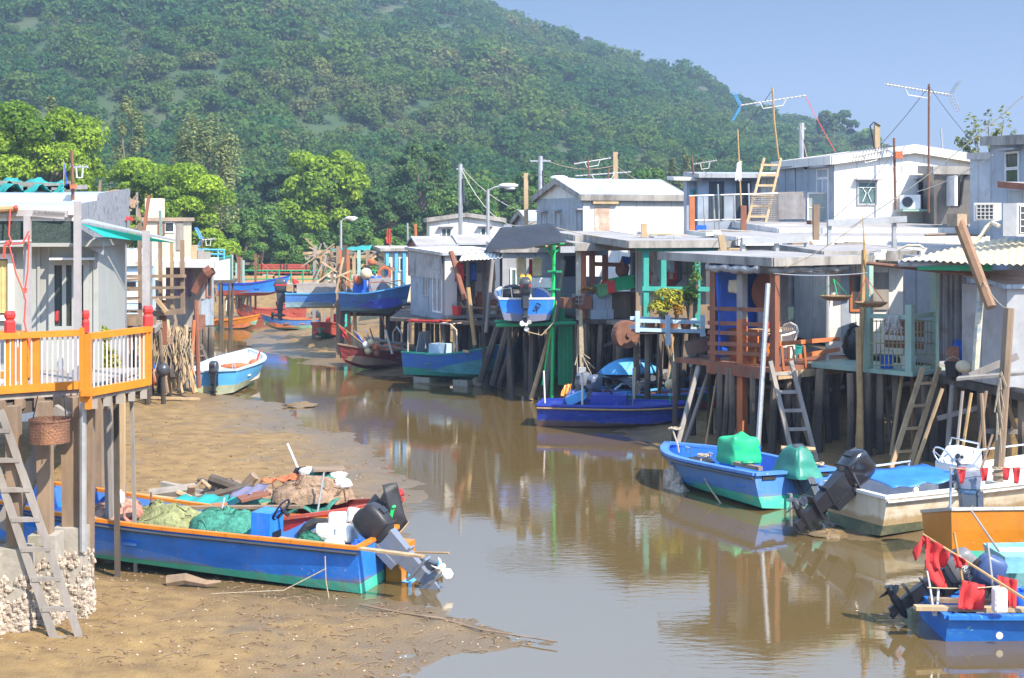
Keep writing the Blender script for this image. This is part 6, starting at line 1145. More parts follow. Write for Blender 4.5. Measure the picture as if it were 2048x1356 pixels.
for r_ in ((203,563,230,580),(236,564,272,580)): m=MB(); fx.pslab(m,*r_,.0,.02); part(m,'opening_shade',black,hh)  # flat black sheets on the wall imitate the shade within the openings
flat_roof(hh,tin_w,mat('rust_stained_white',(.62,.58,.52),.6,.2,2,dirt=RUST,damt=.45),fx.O-fx.u*.1,fx.u,V(-fx.u.y,fx.u.x,0),fx.U(300)+.1,2.2,fx.z(250,527),.35,.1,.06,.14)
m=MB(); fx.slab(m,-.5,fx.U(330),2.12,2.26,-.2,3.6); part(m,'deck',wood_g,hh); stilts(hh,fx.O,fx.u,V(-fx.u.y,fx.u.x,0),[0,.5,1.0,1.5,1.9],[-3.4,-2.2,-1,.0],2.12,stiltm,.08)
m=MB(); fx.pslab(m,206,478,296,520,-.5,-.48); 
m=MB()
for i in range(30): x=206+i*3.2; m.tube([fx.pt(x,494,.05),fx.pt(x+(8 if i%2 else -8),521,.05)],.006,3)
one(m,'chain_link_net',steel,'grey wire net hung over the roof of the pale blue hut','net')
t2=thing('wooden_table','long brown table on the deck behind the corner railing','table',P(238,640,39)); m=MB(); m.box(P(238,622,39),(1.4,.55,.06)); m.build('table_top',wood,t2)
for dx in (-.6,.6):
    for dy in (-.15,.15): m=MB(); c=P(238,622,39); m.bar(c+V(dx,dy,-.35),c+V(dx,dy,0),.06); m.build('leg',wood,t2)
# grey corrugated hut further on
O,u,w,L,D=rect_from(397,31.5,R(-20),432,None); 
fx=Face(V(*P(330,560,46.5).xy,0),R(10)); fz=Face(V(*P(401,560,47.2).xy,0),R(50)); hh=thing('stilt_house','grey corrugated hut with mauve cloth and white edged flat roof on the left bank','stilt house',P(400,650,47),'stilt houses on the left bank')
m=MB(); corr(m,fz.pt(399,652),fz.pt(427,650),fz.pt(399,535),.14,.02); part(m,'end_wall',tin_b,hh); m=MB(); fx.slab(m,0,fx.U(401),1.6,fx.z(360,530),-2,-.4); part(m,'walls',wood_g,hh); window(fz,(413,556,420,592),hh,wood_b,glass,.05,0)
m=MB(); fz.pslab(m,400,560,409,598,.02,.05); part(m,'patch_board',wood_g,hh)
zr_=zof2(533,46.5); m=MB(); q=[P(322,524,45.6),P(436,536,45.2),P(438,528,50),P(330,518,51)]; m.prism([V(p.x,p.y,zr_) for p in q],(0,0,.2)); part(m,'roof',tin_w,hh)
cloth('mauve_cloth','large mauve cloth sheet hung under the white edged roof','cloth',lay(fx.pt(332,596,.35),fx.pt(384,592,.35),fx.pt(388,538,.35),fx.pt(338,534,.35),.08,3),cloth_p,12,8)
m=MB(); m.tube([P(388,585,45.6),P(402,560,45.6),P(418,539,45.4)],[.13,.17,.15],8); m.tube([P(412,546,45.4),P(424,537,45.4)],.20,8); one(m,'rolled_mat',wood_b,'thick brown roll of matting slung at the corner of the grey corrugated hut','roll')
for px,yb in ((400,745),(410,735),(423,720),(372,740),(352,745),(338,740),(385,740)): a=P(px,650,47); stilt(hh,a.x,a.y,1.66,stiltm,.12)
for px in (403,420): a=P(px,712,47.2); m=MB(); m.box((a.x,a.y,.3),(.36,.36,1.0),.3); part(m,'concrete_footing',concr,hh)
m=MB(); m.box(P(398,644,45.3),(.38,.12,.46),.6); one(m,'rusty_box',rustm,'rusty metal box hung at the corner of the grey corrugated hut','box')
ladder('dark ladder slanting down to the mud below the grey corrugated hut',P(410,748,45.0),P(372,652,46),.5,wood_d,7,(1,.3,0),w=.05)
for i,(x0,y0,x1,y1,mm) in enumerate(((335,790,310,620,wood),(350,780,318,600,bamboo),(362,790,332,640,wood_p),(375,780,345,610,wood),(368,770,372,650,wood_p),(390,790,352,655,bamboo),(382,775,388,640,wood_o),(398,780,392,600,wood_b),(345,760,340,690,wood_d),(325,770,352,640,wood),(330,800,362,655,wood_p),(318,790,335,640,wood),(357,785,366,660,wood_d),(340,795,322,655,bamboo))):
    pole('driftwood_pole',('leaning','slanting')[i%2]+' stick in the thicket of old poles beside the pale boat',P(x0,y0-4,40.2+i%4*.6),P(x1,y1,40.6+i%4*.5),.055+.016*(i%3),mm,'pole','thicket of old poles')['label']='old stick in the thicket of poles and ropes beside the pale blue boat'
m=MB()
for i in range(40): a=P(U(305,395),U(650,680),40.2); k=[a]; [k.append(k[-1]+V(U(-.12,.12),U(-.1,.1),-U(.15,.42))) for _ in range(4)]; m.tube(k,.014,4)
one(m,'rope_tangle',rope,'tangle of old ropes hanging among the thicket of poles','ropes')
ballf('dark_float','dark round float hanging among the poles beside the pale blue boat','buoy',P(326,739,39),.19,dgrey)
m=MB(); m.ball(G(308,758,.3),(.5,.35,.3),10,7,.1); one(m,'orange_sack',neto,'orange sack on the mud behind the corner railing','sack',None,True)
canister('blue canister among the poles behind the corner railing',G(313,752,.35),tarpb,1)
canister('second blue canister higher among the poles by the pale boat',P(336,705,44),tarpb,1)
# cream tower house
O,u,w,L,D=rect_from(365,60,R(-8),None,290); fx=Face(V(*P(288,480,60).xy,0),R(6)); uu=fx.u; ww=V(-uu.y,uu.x,0); Lw=fx.U(366); hh=thing('cream_house','small cream house with a square rooftop tank tower and brown shutters','house',fx.O); z1=zof2(440,60); walls('walls',hh,cream,fx.O,uu,ww,Lw,3,1.5,z1); flat_roof(hh,mat('tan_concrete',(.42,.33,.25),.9,.2,2),mat('tan_concrete2',(.40,.31,.23),.9,.2,2),fx.O,uu,ww,Lw,3,z1,0,.08,.1,.16)
m=MB(); m.box(P(310,419,61)-V(0,0,.0),(.72,.8,.95),.1); part(m,'tank_tower',cream,hh); window(fx,(331,446,347,463),hh,white,glass,.05,0); m=MB(); fx.pslab(m,316,445,330,470,.0,.04); part(m,'shutter',wood_b,hh); m=MB(); fx.pslab(m,353,443,367,500,.0,.05); part(m,'board_strip',wood_g,hh)
Y=44; tt=thing('lift_scaffold','tangle of bamboo poles and netting between the tin roofs and the cream house','scaffold',P(250,480,Y),'timber frames on the left bank')
for x0,y0,x1,y1,wd,mm in ((196,420,201,360,.06,wood),(190,388,238,380,.05,wood_p),(180,386,278,404,.05,wood_p),(274,385,275,480,.06,wood_g),(275,388,256,412,.05,wood),(190,416,225,414,.06,wood_g),(192,426,262,420,.06,wood_p),(196,440,250,428,.05,wood_g),(255,395,255,470,.04,wood_g),(278,418,282,470,.07,wood),(230,440,290,430,.05,wood_d),(287,470,298,390,.09,wood_b),(320,420,322,470,.08,greens),(252,445,253,480,.06,sky),(200,460,290,455,.05,wood),(215,470,215,500,.04,wood_g),(240,470,240,500,.04,wood_g)):
    m=MB(); m.bar(P(x0,y0,Y+U(-.3,.3)),P(x1,y1,Y+U(-.3,.3)),wd,wd,up=(0,1,0)); part(m,'pole',mm,tt)
cloth('brown_net','brown fishing net draped over the bamboo poles at the cream house','net',lay(P(205,400,34.2),P(270,415,34.2),P(272,400,34.6),P(215,388,34.6),.05,4),netb,10,5)
cloth('pink_cloth','pink cloth hung on the bamboo poles left of the cream house','cloth',lay(P(228,441,33.6),P(268,440,33.6),P(262,434,33.8),P(236,435,33.8),.03,3),cloth_r,8,4)
plant('creeper','dry brownish creeper on the bamboo poles below the pink cloth','creeper',P(228,450,34.5),(.7,.3,.28),700,.05,leaf_o,seed=33,stemh=.5)
# far pale shed, blue railing, stilted frames at the far left bank
Y=66; fx=Face(V(*P(418,555,Y).xy,0),R(8)); hh=thing('stilt_house','pale tarpaulin shed with a green edge on low stilts at the far left bank','stilt house',fx.O,'stilt houses on the left bank'); m=MB(); m.prism([fx.pt(420,560),fx.pt(462,560),fx.pt(462,512),fx.pt(425,520),fx.pt(420,520)],(-.3,2,0)); part(m,'walls',mat('pale_tarp',(.62,.66,.58),.7,.15,2,bump=.4,bsc=3),hh); m=MB(); m.bar(fx.pt(422,520,.03),fx.pt(464,511,.03),.08,.08); m.bar(fx.pt(463,512,.02),fx.pt(463,560,.02),.06,.06); part(m,'green_edge',teald,hh); m=MB(); fx.pslab(m,400,560,470,566,-2,.3); part(m,'deck',wood_d,hh)
stilts(hh,fx.O,fx.u,V(-fx.u.y,fx.u.x,0),[0,.5,1.0],[-.2,.8],fx.z(440,564),wood_d,.06)
Y=52; tt=thing('roof_railing','sky blue painted pipe railing on the roof of the corrugated hut','railing',P(425,520,Y)); 
for y in (499,508): m=MB(); m.tube([P(395,y,Y),P(449,y+1,Y)],.04,6); part(m,'rail',sky,tt)
for px in (398,436,448): m=MB(); m.tube([P(px,499,Y),P(px,520,Y)],.04,6); part(m,'post',sky,tt)
for px,y0 in ((389,490),(402,500),(414,504)): m=MB(); m.bar(P(px,545,47.5),P(px,y0,47.5),.2,.2); one(m,'roof_post',wood_p if px==389 else wood_g,('tall','middle','short')[(px-389)//12]+' square timber post on the white edged roof','post')
antenna('small blue aerial on the roof of the corrugated hut',[P(404,515,52),P(403,478,52)],(P(403,480,52),P(430,478,52)),5,.25,-1)
Y=73; tt=thing('jetty_frame','rickety jetty of brown and green posts below the green promenade railing','jetty',P(490,600,Y))
for px,y0,y1,mm in ((465,506,620,wood_b),(478,513,610,wood_b),(483,515,615,wood),(487,520,600,greens),(511,508,612,wood_b),(473,526,610,greens),(455,560,625,wood),(495,590,615,wood_g),(501,585,615,wood_g)): 
    m=MB(); a=P(px,y0,Y); b=P(px,y1,Y); m.bar(V(b.x,b.y,max(b.z,0)-.2),a,.10,.09,up=(0,1,0)); part(m,'post',mm,tt)
for x0,y0,x1,y1 in ((430,571,515,568),(430,578,512,580),(470,528,510,527),(430,590,505,588)): m=MB(); m.bar(P(x0,y0,Y+.3),P(x1,y1,Y+.3),.1,.12); part(m,'beam',wood,tt)
for i in range(8): m=MB(); m.bar(P(432+i*9,600+U(0,10),Y+.5),P(440+i*9+U(-15,15),572,Y+.5),.07); part(m,'brace',wood_g,tt)
# ===== promenade railing, benches
Y=85; tt=thing('promenade_railing','green painted pipe railing along the promenade at the creek head','railing',P(560,575,Y)); zt_=zof2(541,Y); zl=zof2(575,Y)
for z in (zt_,(zt_*.5+zl*.5)): m=MB(); m.tube([P(440,0,Y)*1-V(0,0,P(440,0,Y).z-z),P(800,0,Y)-V(0,0,P(800,0,Y).z-z)],.045,6); part(m,'rail',greenp,tt)
for i in range(15): px=462+i*24; a=P(px,0,Y); m=MB(); m.tube([V(a.x,a.y,1.2),V(a.x,a.y,zt_)],.05,6); part(m,'post',greenp,tt)
def bench(label,px):
    c=P(px,567,88); c.z=1.45; t=thing('park_bench',label,'bench',c,'red benches on the promenade'); m=MB()
    for k in range(3): m.box(c+V(0,-.12+.14*k,.48),(1.5,.11,.05))
    part(m,'seat',redh,t); m=MB()
    for k in range(3): m.box(c+V(0,.26+.02*k,.68+.14*k),(1.5,.04,.11))
    part(m,'backrest',redh,t)
    for s in (-.6,.6): m=MB(); m.bar(c+V(s,-.1,0),c+V(s,-.1,.46),.06); m.bar(c+V(s,.22,0),c+V(s,.28,1.0),.06); part(m,'leg',black,t)
bench('red slatted bench further left behind the green railing',541); bench('red slatted bench further right behind the green railing',592)
for i,px in enumerate((508,590)): m=MB(); m.box(P(px,560,86.5)*1-V(0,0,P(px,560,86.5).z-1.62),(2.6,.6,.36)); one(m,'planter',mat('tan_planter',(.50,.27,.12),.9,.2,3),('left','right')[i]+' low tan planter kerb behind the green railing','planter')
# ===== boats
def bp(r,x,y,z): return Matrix.LocRotScale(r.location,r.rotation_euler,None)@V(x,y,z)
bg_L='fishing boats in the creek'
def box_part(r,name,m,c,d,rz=0,M=None): b=MB(); b.box(c,d,rz,M); return b.build(name,m,r)
def wheel(c,r_,m,par,name='steering_wheel',M=None):
    M=M or Matrix.Rotation(R(60),3,'Y'); b=MB(); c=Vector(c); b.tube([c+M@V(r_*math.cos(2*PI*i/16),r_*math.sin(2*PI*i/16),0) for i in range(17)],.016,5)
    for i in range(3): a=2*PI*i/3; b.tube([c-M@V(0,0,.03),c+M@V(r_*math.cos(a),r_*math.sin(a),0)],.012,5)
    b.tube([c-M@V(0,0,.14),c],.03,6); return b.build(name,m,par)
# 1 long blue boat
r,s=boat('fishing_boat','long bright blue boat with orange gunwale lying on the mud at lower left',8.0,1.7,.72,teal,blue,blue2,orange,split=.30,rub=dgrey,thw=(.45,.7),tr=.86,rise=.35,group=bg_L)
outboard(r,-.02,.0,.62,R(50),1.06,mat('faded_black_cowl',(.03,.03,.033),.45,.2,4),mgrey,offw)
box_part(r,'console',blue,(1.62,.30,.72),(.30,.42,.62)); box_part(r,'console_recess',black,(1.465,.30,.60),(.012,.26,.30)); wheel((1.40,.30,1.06),.17,black,r)
for k in range(9): 
    for sg in (-1,1): hb=s(.08+.1*k)[0]; box_part(r,'rib',blue2,(8*(.08+.1*k),sg*(hb-.17),.55),(.07,.05,.28))
box_part(r,'transom_bracket',orangeb,(-.16,-.45,.28),(.24,.5,.60)); box_part(r,'rudder_blade',sky,(-.31,-.45,.20),(.02,.12,.34)); box_part(r,'trim_tab',sky,(-.36,-.45,.06),(.16,.5,.03))
b=MB()
for i in range(2): b.tube([(.12,-.62+.05*i,.68),(.05,-.63+.05*i,1.02),(.02,-.61+.05*i,1.06)],.022,6)
b.build('green_handles',greenb,r)
placed(r,V(-1.92,20.3,-.06),R(162),R(-1.6),R(0)); B1=r
m=MB(); q=[bp(r,.05,-.86,.60)]; 
for k in range(2): m.tube([bp(r,.42,.88,.62),bp(r,.40,.91,.45),bp(r,.9+.2*k,1.15,.16),bp(r,2.0,1.4,.05)] if k==0 else [bp(r,.42,.88,.62),bp(r,.38,.92,.3),bp(r,.3,.95,.0)],.008,5)
one(m,'mooring_rope',rope,'mooring rope hanging from the blue boat stern to the mud','rope')
m=MB(); m.bar(bp(r,1.3,.55,.71),bp(r,-1.0,.80,.74),.10,.03); one(m,'loose_plank',wood_p,'narrow plank sticking out over the stern of the long blue boat','plank')
def heap(label,name,cat,c,rad,m,n=3,grp=None):
    b=MB(); c=Vector(c); 
    sd=U(0,90); rad=V(rad[0]*1.15,rad[1]*1.15,rad[2])
    def hf(a,d):   # crumpled mound: low lobes with creases
        x=d*math.cos(a); y=d*math.sin(a); q=float(fbm(np.array([x*2.2+sd]),np.array([y*2.2+sd]),4,5)[0]); z=(1-d**2.2)*(.35+1.15*q)+.10*math.sin(13*q)
        return c+V(rad.x*x*(.8+.5*q),rad.y*y*(.8+.5*q),rad.z*(z-.35*(d>.98)))
    b.grid(lambda u,v: hf(2*PI*u,max(.02,v)),44,12)
    if 'net' in name:
        for i in range(26):
            a,d=U(0,6.28),U(.1,1); k=[]
            for j in range(6): k.append(hf(a,d)+V(0,0,.018)); a+=U(-.35,.35); d=min(1.05,max(.05,d+U(-.2,.2)))
            b.tube(k,.007,3)
    return one(b,name,m,label,cat,grp,True)
NB='fishing nets in the long blue boat'
heap('yellow green net heaped in the middle of the long blue boat','fishing_net','net',bp(r,3.5,-.25,.60),(.55,.40,.27),nety,4,NB); heap('teal green net heaped in the long blue boat near the console','fishing_net','net',bp(r,2.55,-.2,.62),(.46,.38,.25),netg,4,NB)
heap('brownish pink net heaped in the long blue boat beside the deck posts','fishing_net','net',bp(r,4.5,-.2,.58),(.5,.4,.24),mat('pinkish_net',(.46,.27,.20),.9,.4,14,bump=.9,bsc=40),4,NB)
m=MB()
for i in range(7): a=i*.55; m.tube([bp(r,4.0,.1,.74)+V(.09*math.cos(t*.7+a)*(1+.1*i),.03*i-.1,.13*math.sin(t*.7+a)) for t in range(10)],.016,5)
one(m,'rope_coil',mat('pink_rope',(.50,.22,.17),.9,.2,20),'coil of reddish rope between the yellow green net and the pink net','rope')
canister('blue plastic canister lying in the long blue boat beside the nets',bp(r,4.7,-.55,.72),tarpb,1.0,.4); canister('second blue canister half hidden by the deck posts',bp(r,5.15,-.4,.70),tarpb,1.0,.2); canister('small white can on the pink net in the long blue boat',bp(r,4.35,-.1,.82),white,.5,.9)
heap('dark green net roll at the foot of the blue console','fishing_net','net',bp(r,1.0,.35,.5),(.34,.26,.24),mat('dark_green_net',(.02,.16,.10),.9,.5,16,bump=.9,bsc=50),3,NB)
for i,(x,y,z,rr_) in enumerate(((.75,-.25,.86,.15),(.55,-.1,.72,.16),(.85,-.05,.70,.15),(.52,-.3,.94,.13),(.6,.2,.60,.14))):
    m=MB(); m.box(bp(r,x,y,z),(rr_*2,rr_*1.7,rr_*1.5),U(0,3),Matrix.Rotation(U(0,3),3,'Z')@Matrix.Rotation(U(-.5,.5),3,'X')); o=one(m,'foam_block',foam,('block of broken white foam in the stern of the long blue boat'),'foam block','white foam blocks in the long blue boat',True); bv=o.modifiers.new('b','BEVEL'); bv.width=.05; bv.segments=2
canister('round blue tub behind the foam blocks at the stern',bp(r,.2,.25,.45),tarpb,.7)
# 2 red boat beside it, loaded with nets
r,s=boat('fishing_boat','weathered red boat heaped with green nets beyond the long blue boat',4.3,1.3,.58,orangeb,red,redh,redh,split=.18,thw=(.5,),rise=.38,group=bg_L); placed(r,V(-6.1,22.9,.0),R(-17)); B2=r
cloth('green_net_sheet','turquoise net spread over the front of the weathered red boat','net',lay(bp(r,2.0,-.58,.66),bp(r,3.6,-.40,.80),bp(r,3.5,.40,.86),bp(r,1.9,.5,.75),.08,3),netg,18,10)
cloth('green_net_sheet','second turquoise net spread over the middle of the weathered red boat','net',lay(bp(r,.7,-.55,.66),bp(r,1.95,-.58,.68),bp(r,1.9,.5,.76),bp(r,.6,.5,.72),.07,3),tarpt,18,10)
heap('brown net mound on the bow of the weathered red boat','fishing_net','net',bp(r,3.0,.25,.92),(.55,.35,.25),netb,4); heap('dark green net bundle topping the pile in the red boat','fishing_net','net',bp(r,3.15,.45,1.10),(.34,.22,.12),netg,3)
for i,(x,y,z) in enumerate(((2.85,.5,1.2),(3.35,.5,1.18),(3.5,.35,1.08))): m=MB(); m.ball(bp(r,x,y,z),(.16,.12,.09),8,6,.12); one(m,'foam_block',foam,'lump of white foam on the net pile of the red boat','foam block','white foam lumps on the red boat')
m=MB(); m.box(bp(r,3.2,.5,1.27),(.5,.3,.03),.2); one(m,'loose_board',wood,'brown board lying on top of the net pile of the red boat','board')
cloth('black_bag','black bag at the left of the net pile on the red boat','bag',lay(bp(r,2.45,.5,.95),bp(r,2.75,.5,1.0),bp(r,2.78,.55,1.28),bp(r,2.6,.55,1.25),.05,2),blackm,6,6)
cloth('purple_grey_cloth','bluish grey cloth draped over a board in the red boat','cloth',lay(bp(r,1.75,-.1,.82),bp(r,2.3,-.0,.9),bp(r,2.3,.35,1.02),bp(r,1.8,.3,.95),.05,2),mat('purple_grey_cloth',(.17,.17,.27),.85,.2,4),8,6)
cloth('orange_cloth','orange red cloth hung over the gunwale amid the nets of the red boat','cloth',lay(bp(r,2.1,.3,1.02),bp(r,2.8,.35,1.10),bp(r,2.75,.5,1.18),bp(r,2.2,.5,1.08),.05,3),neto,10,6)
m=MB(); m.bar(bp(r,.6,-.62,.72),bp(r,3.2,-.45,.86),.12,.04); one(m,'loose_plank',wood,'long grey plank laid along the near side of the red boat','plank')
m=MB(); m.bar(bp(r,2.0,-.2,.85),bp(r,2.35,.1,.93),.34,.04); one(m,'loose_board',wood_b,'brown board slanting on the turquoise net','board')
m=MB(); m.box(bp(r,1.75,-.35,.76),(.22,.12,.09),.3); one(m,'brick',wood_o,'orange brick on the turquoise net of the red boat','brick')
for i,(a,b,lb,mm,q) in enumerate(((P(612,975,24.5),P(575,888,25.0),'long white stick with a red tip leaning left behind the red boat',white,.02),(P(631,1050,21.6),P(648,945,21.8),'thin grey pipe standing in the red boat',steel,.016),(P(553,988,24.6),P(540,955,24.7),'short rusty rod stuck in the debris heap',rustm,.02),(P(437,1052,21.4),P(449,995,21.6),'bent thin pipe standing by the blue console',steel,.016),(P(305,1035,21.9),P(302,985,22),'short rusty rod standing between the two net heaps',rustm,.018))): pole('thin_rod',lb,a,b,q,mm,'rod')
m=MB(); 
for i in range(6): m.tube([P(620+i*3,1072-i*4,20.9),P(742+i*4,1018-i*3,21.3),P(800+i,986+i,21.5)],.012,4)
one(m,'cane_bundle',bamboo,'bundle of long flag canes pointing right over the blue boat motor','canes')
m=MB(); m.tube([P(735,1018,21.25),P(755,1004,21.32),P(763,1008,21.34),P(780,996,21.4),P(795,989,21.45)],[.06,.13,.08,.15,.05],9); one(m,'wrapped_flag',blackm,'black cloth wrapped round the tips of the flag canes','cloth')
m=MB(); m.tube([P(795,990,21.45),P(803,984,21.5),P(806,982,21.5)],[.05,.07,.03],7); one(m,'red_ribbon',cloth_r,'red ribbon at the very tips of the flag canes','ribbon')
t=flagpole('black pennant on a short stick beyond the blue boat motor',P(795,1070,21.0),P(818,1043,21.1),blackm,-.22,.0,2.2,seed=3)
pole('thin_rod','cane lying over the water beyond the blue boat motor',P(800,1104,20.9),P(898,1106,20.4),.014,bamboo,'rod')
t=thing('outboard_propeller','blue and white propeller tip of a second raised motor beyond the blue boat','propeller',P(880,1140,20.8)); m=MB(); c=P(876,1136,20.9); m.lathe([(.05,-.07),(.05,.07)],c,8,Matrix.Rotation(PI/2,3,'Y'))
part(m,'hub',black,t)
for i in range(3): a=2*PI*i/3+.5; d=V(.2,math.cos(a),math.sin(a)); m=MB(); m.ball(c+d*.10,(.03,.07,.09),8,5,M=Matrix.Rotation(a,3,'X')); part(m,'blade',sky,t)
m=MB(); m.bar(c,c+V(-.55,.2,.15),.10,.12); part(m,'leg',dgrey,t)
# debris heap
DG='logs and boards of the debris heap'
for i in range(16):
    x=U(345,505); y=U(968,1008); Y=24.6+U(-.4,.5); a=P(x,y,Y); l=U(.25,.6); an=U(-.6,.6) if i%3 else U(1,1.6); d=V(math.cos(an),.3*math.sin(an*3),math.sin(an)*.5)*l
    m=MB(); m.tube([a-d,a,a+d],[U(.05,.10)]*3,8) if i%2 else m.bar(a-d,a+d,U(.10,.2),U(.05,.1)); one(m,'driftwood_log' if i%2 else 'old_board',(wood,wood_d,wood_g)[i%3],('rotten log' if i%2 else 'rotten board')+' in the debris heap beyond the long blue boat','driftwood',DG)
heap('mound of brown rotten net on the debris heap','fishing_net','net',P(470,985,24.8),(.5,.3,.2),mat('rotten_net',(.24,.18,.13),.95,.5,10,bump=1,bsc=30),4); heap('brown bundle tied with cord at the right end of the debris heap','fishing_net','net',P(515,990,24.6),(.35,.25,.2),netb,3)
m=MB(); m.tube([P(392,975,24.3),P(405,962,24.3),P(420,975,24.2)],.035,6); m.tube([P(355,985,24.3),P(385,998,24.2),P(440,1000,24.2)],.05,6); one(m,'bent_hoop',wood_p,'bent wooden boat ribs sticking out of the debris heap','ribs')
for i,(a,b,mm,lb) in enumerate(((P(225,988,24),P(470,1016,23.2),wood_p,'long pale plank lying behind the net heaps'),(P(240,1000,23.6),P(440,1028,23),wood,'second long plank lying just before the pale plank'),(P(430,1022,22.9),P(640,985,23.4),wood_p,'long thin board slanting up across the red boat'),(P(340,1040,22),P(640,990,22.8),wood_p,'thin cane crossing from the net heaps to the red boat'))): m=MB(); m.bar(a,b,.20 if i<2 else .06,.08 if i<2 else .04); one(m,'loose_plank',mm,lb,'plank')
heap('white and black scraps between the console and the red boat','rubbish','rubbish',P(412,1048,21.9),(.22,.15,.1),foam,2)
m=MB(); c=P(640,1086,21.0); k=14; m.tube([c+V(.30*math.cos(2*PI*i/k),.05,.30*math.sin(2*PI*i/k)) for i in range(k+1)],.07,8); one(m,'tyre_fender',rubber,'black tyre fender hung on the red boat behind the motor','tyre')
# 4 pale blue boat on the left mud
r,s=boat('motor_boat','pale blue and white open boat stranded on the mud at the left waterline',4.2,2.0,.72,mat('weedy_pale_bottom',(.40,.46,.30),.6,.3,3,dirt=(.55,.52,.42),damt=.5),sky,white,lblue,split=.42,rub=None,wall=.10,gw=.12,thw=(.3,),group=bg_L)
outboard(r,-.0,-.12,.60,R(14),.82,dgrey,black,black); box_part(r,'fish_box',wood_b,(1.05,.0,.42),(.4,.6,.25)); b=MB(); b.tube([(.2,-.6,.6),(.25,-.6,.95),(.5,-.6,.95),(.55,-.6,.62)],.015,5); b.build('grab_rail',chrome,r); placed(r,V(-8.9,42.2,-.02),R(86),0,R(-3)); B4=r
m=MB(); m.ball(bp(r,2.6,-.1,.62),(.55,.17,.10),14,7); one(m,'orange_fender',neto,'long orange fender lying in the pale blue boat','fender',None,True); ballf('orange_buoy','salmon ball buoy in the bow of the pale blue boat','buoy',bp(r,2.9,-.55,.62),.17,neto)
pole('thin_rod','pink stick standing in the bow of the pale blue boat',bp(r,3.2,-.5,.5),bp(r,3.4,-.65,1.0),.03,cloth_r,'rod')
# 5-8 far boats
def fb(name,label,px,py,Y,L,B,D,rz,mt,mh,mi,mg,zb=None,**k):
    r,s=boat(name,label,L,B,D,mt,mh,mi,mg,NS=10,group=bg_L,**k); a=P(px,py,Y); return r,a,s
r,a,s=fb('small_boat','small orange and mint boat on the far left mud',455,628,68,2.6,1.1,.5,0,mat('mint_paint',(.28,.50,.36),.6,.3,3),orangeb,wood_o,orange,split=.5); placed(r,V(a.x-1.3,a.y,mz(a.x,a.y)-.02),R(4)); pole('thin_rod','white stake beside the small orange and mint boat',P(452,622,67),P(453,600,67),.03,white,'stake')
for i,(px,rz,lb) in enumerate(((540,200,'left faded red boat moored far up the creek'),(578,250,'right faded red boat moored far up the creek'))): r,a,s=fb('fishing_boat',lb,px,620,76,2.3,1.0,.6,0,redh,redh,redh,redh,split=.2,rise=.45); placed(r,V(a.x+.6,a.y,mz(a.x,a.y)-.05),R(rz))
r,a,s=fb('fishing_boat','blue and red boat raised on posts below the green railing',500,590,72,3.3,1.2,.6,0,redh,blue,blue,blued,split=.5,rise=.4); placed(r,V(a.x-1.6,a.y,1.35),R(6))
r,a,s=fb('fishing_boat','light blue boat with a grey windscreen hung in the timber lift',572,613,57,3.2,1.5,.60,0,mat('pale_blue_bottom',(.35,.52,.62),.5,.3,3),blue2,blue2,sky,split=.45); outboard(r,-.05,0,.62,R(2),1.1,dgrey,dgrey,black,cloth_r); b=MB(); b.box((.85,0,.98),(1.5,1.2,.012)); b.box((.3,0,.82),(.03,1.25,.4)); b.box((1.3,-.58,.82),(1.7,.03,.42)); b.build('windscreen',mat('grey_screen',(.36,.33,.30),.4,.2,3),r); placed(r,V(a.x,a.y,1.66),R(6))
t=flagpole('small red and white flag at the stern of the light blue lifted boat',P(586,583,56.6),P(583,553,56.6),cloth_r,.5,.3,.5,seed=1)
r,a,s=fb('fishing_boat','dark blue cabin boat with bow to the right raised in the timber lift',700,628,52,2.7,1.5,.72,0,mat('dull_blue_bottom',(.10,.20,.28),.6,.3,3),mat('dull_blue_hull',(.03,.13,.34),.45,.3,2),blued,sky,split=.3,rise=.35,cover=.66,thm=blued); box_part(r,'cabin_frame',steel,(1.5,0,1.0),(.05,1.2,.6)); wheel((1.2,.1,1.05),.16,black,r); b=MB(); b.tube([(2.5,-.2,1.05),(2.1,-.5,1.2),(1.5,-.66,1.15)],.02,5); b.tube([(2.5,.2,1.05),(2.1,.5,1.2),(1.5,.66,1.15)],.02,5); b.build('bow_rail',wood_o,r); placed(r,V(a.x-.15,a.y+.9,1.78),R(-34))
# 10-12
r,a,s=fb('small_boat','tiny blue and mint boat with a raised motor beside the red and teal boat',613,671,66,2.4,1.1,.5,0,mat('mint_paint',(.28,.5,.36)),blue2,wood_o,wood_o,split=.45); outboard(r,0,0,.5,R(45),.8,dgrey,dgrey,black); placed(r,V(a.x+.4,a.y+.6,mz(a.x,a.y)-.05),R(195))
r,a,s=fb('fishing_boat','red and teal boat with its rounded bow towards the camera',642,689,59,3.4,1.30,.62,0,teald,redh,redh,redh,split=.52,rise=.15,thw=(.3,.55),full=.7); placed(r,V(a.x+.5,a.y+3.0,mz(a.x,a.y)-.02),R(-98)); B11=r
cloth('turquoise_tarpaulin','turquoise tarpaulin draped on the right side of the red and teal boat','tarpaulin',lay(bp(r,2.2,.70,.45),bp(r,.9,.75,.55),bp(r,.9,.3,1.35),bp(r,1.9,.2,1.1),.09,2),tarpt,8,8); cloth('turquoise_tarpaulin','small turquoise rag tied on the timber lift post','rag',lay(P(690,628,52.6),P(697,628,52.6),P(696,606,52.6),P(691,606,52.6),.05,2),tarpt,4,6)
heap('pile of pink red gear in the red and teal boat','boat_gear','gear',bp(r,1.4,.1,.72),(.35,.3,.25),cloth_r,3)
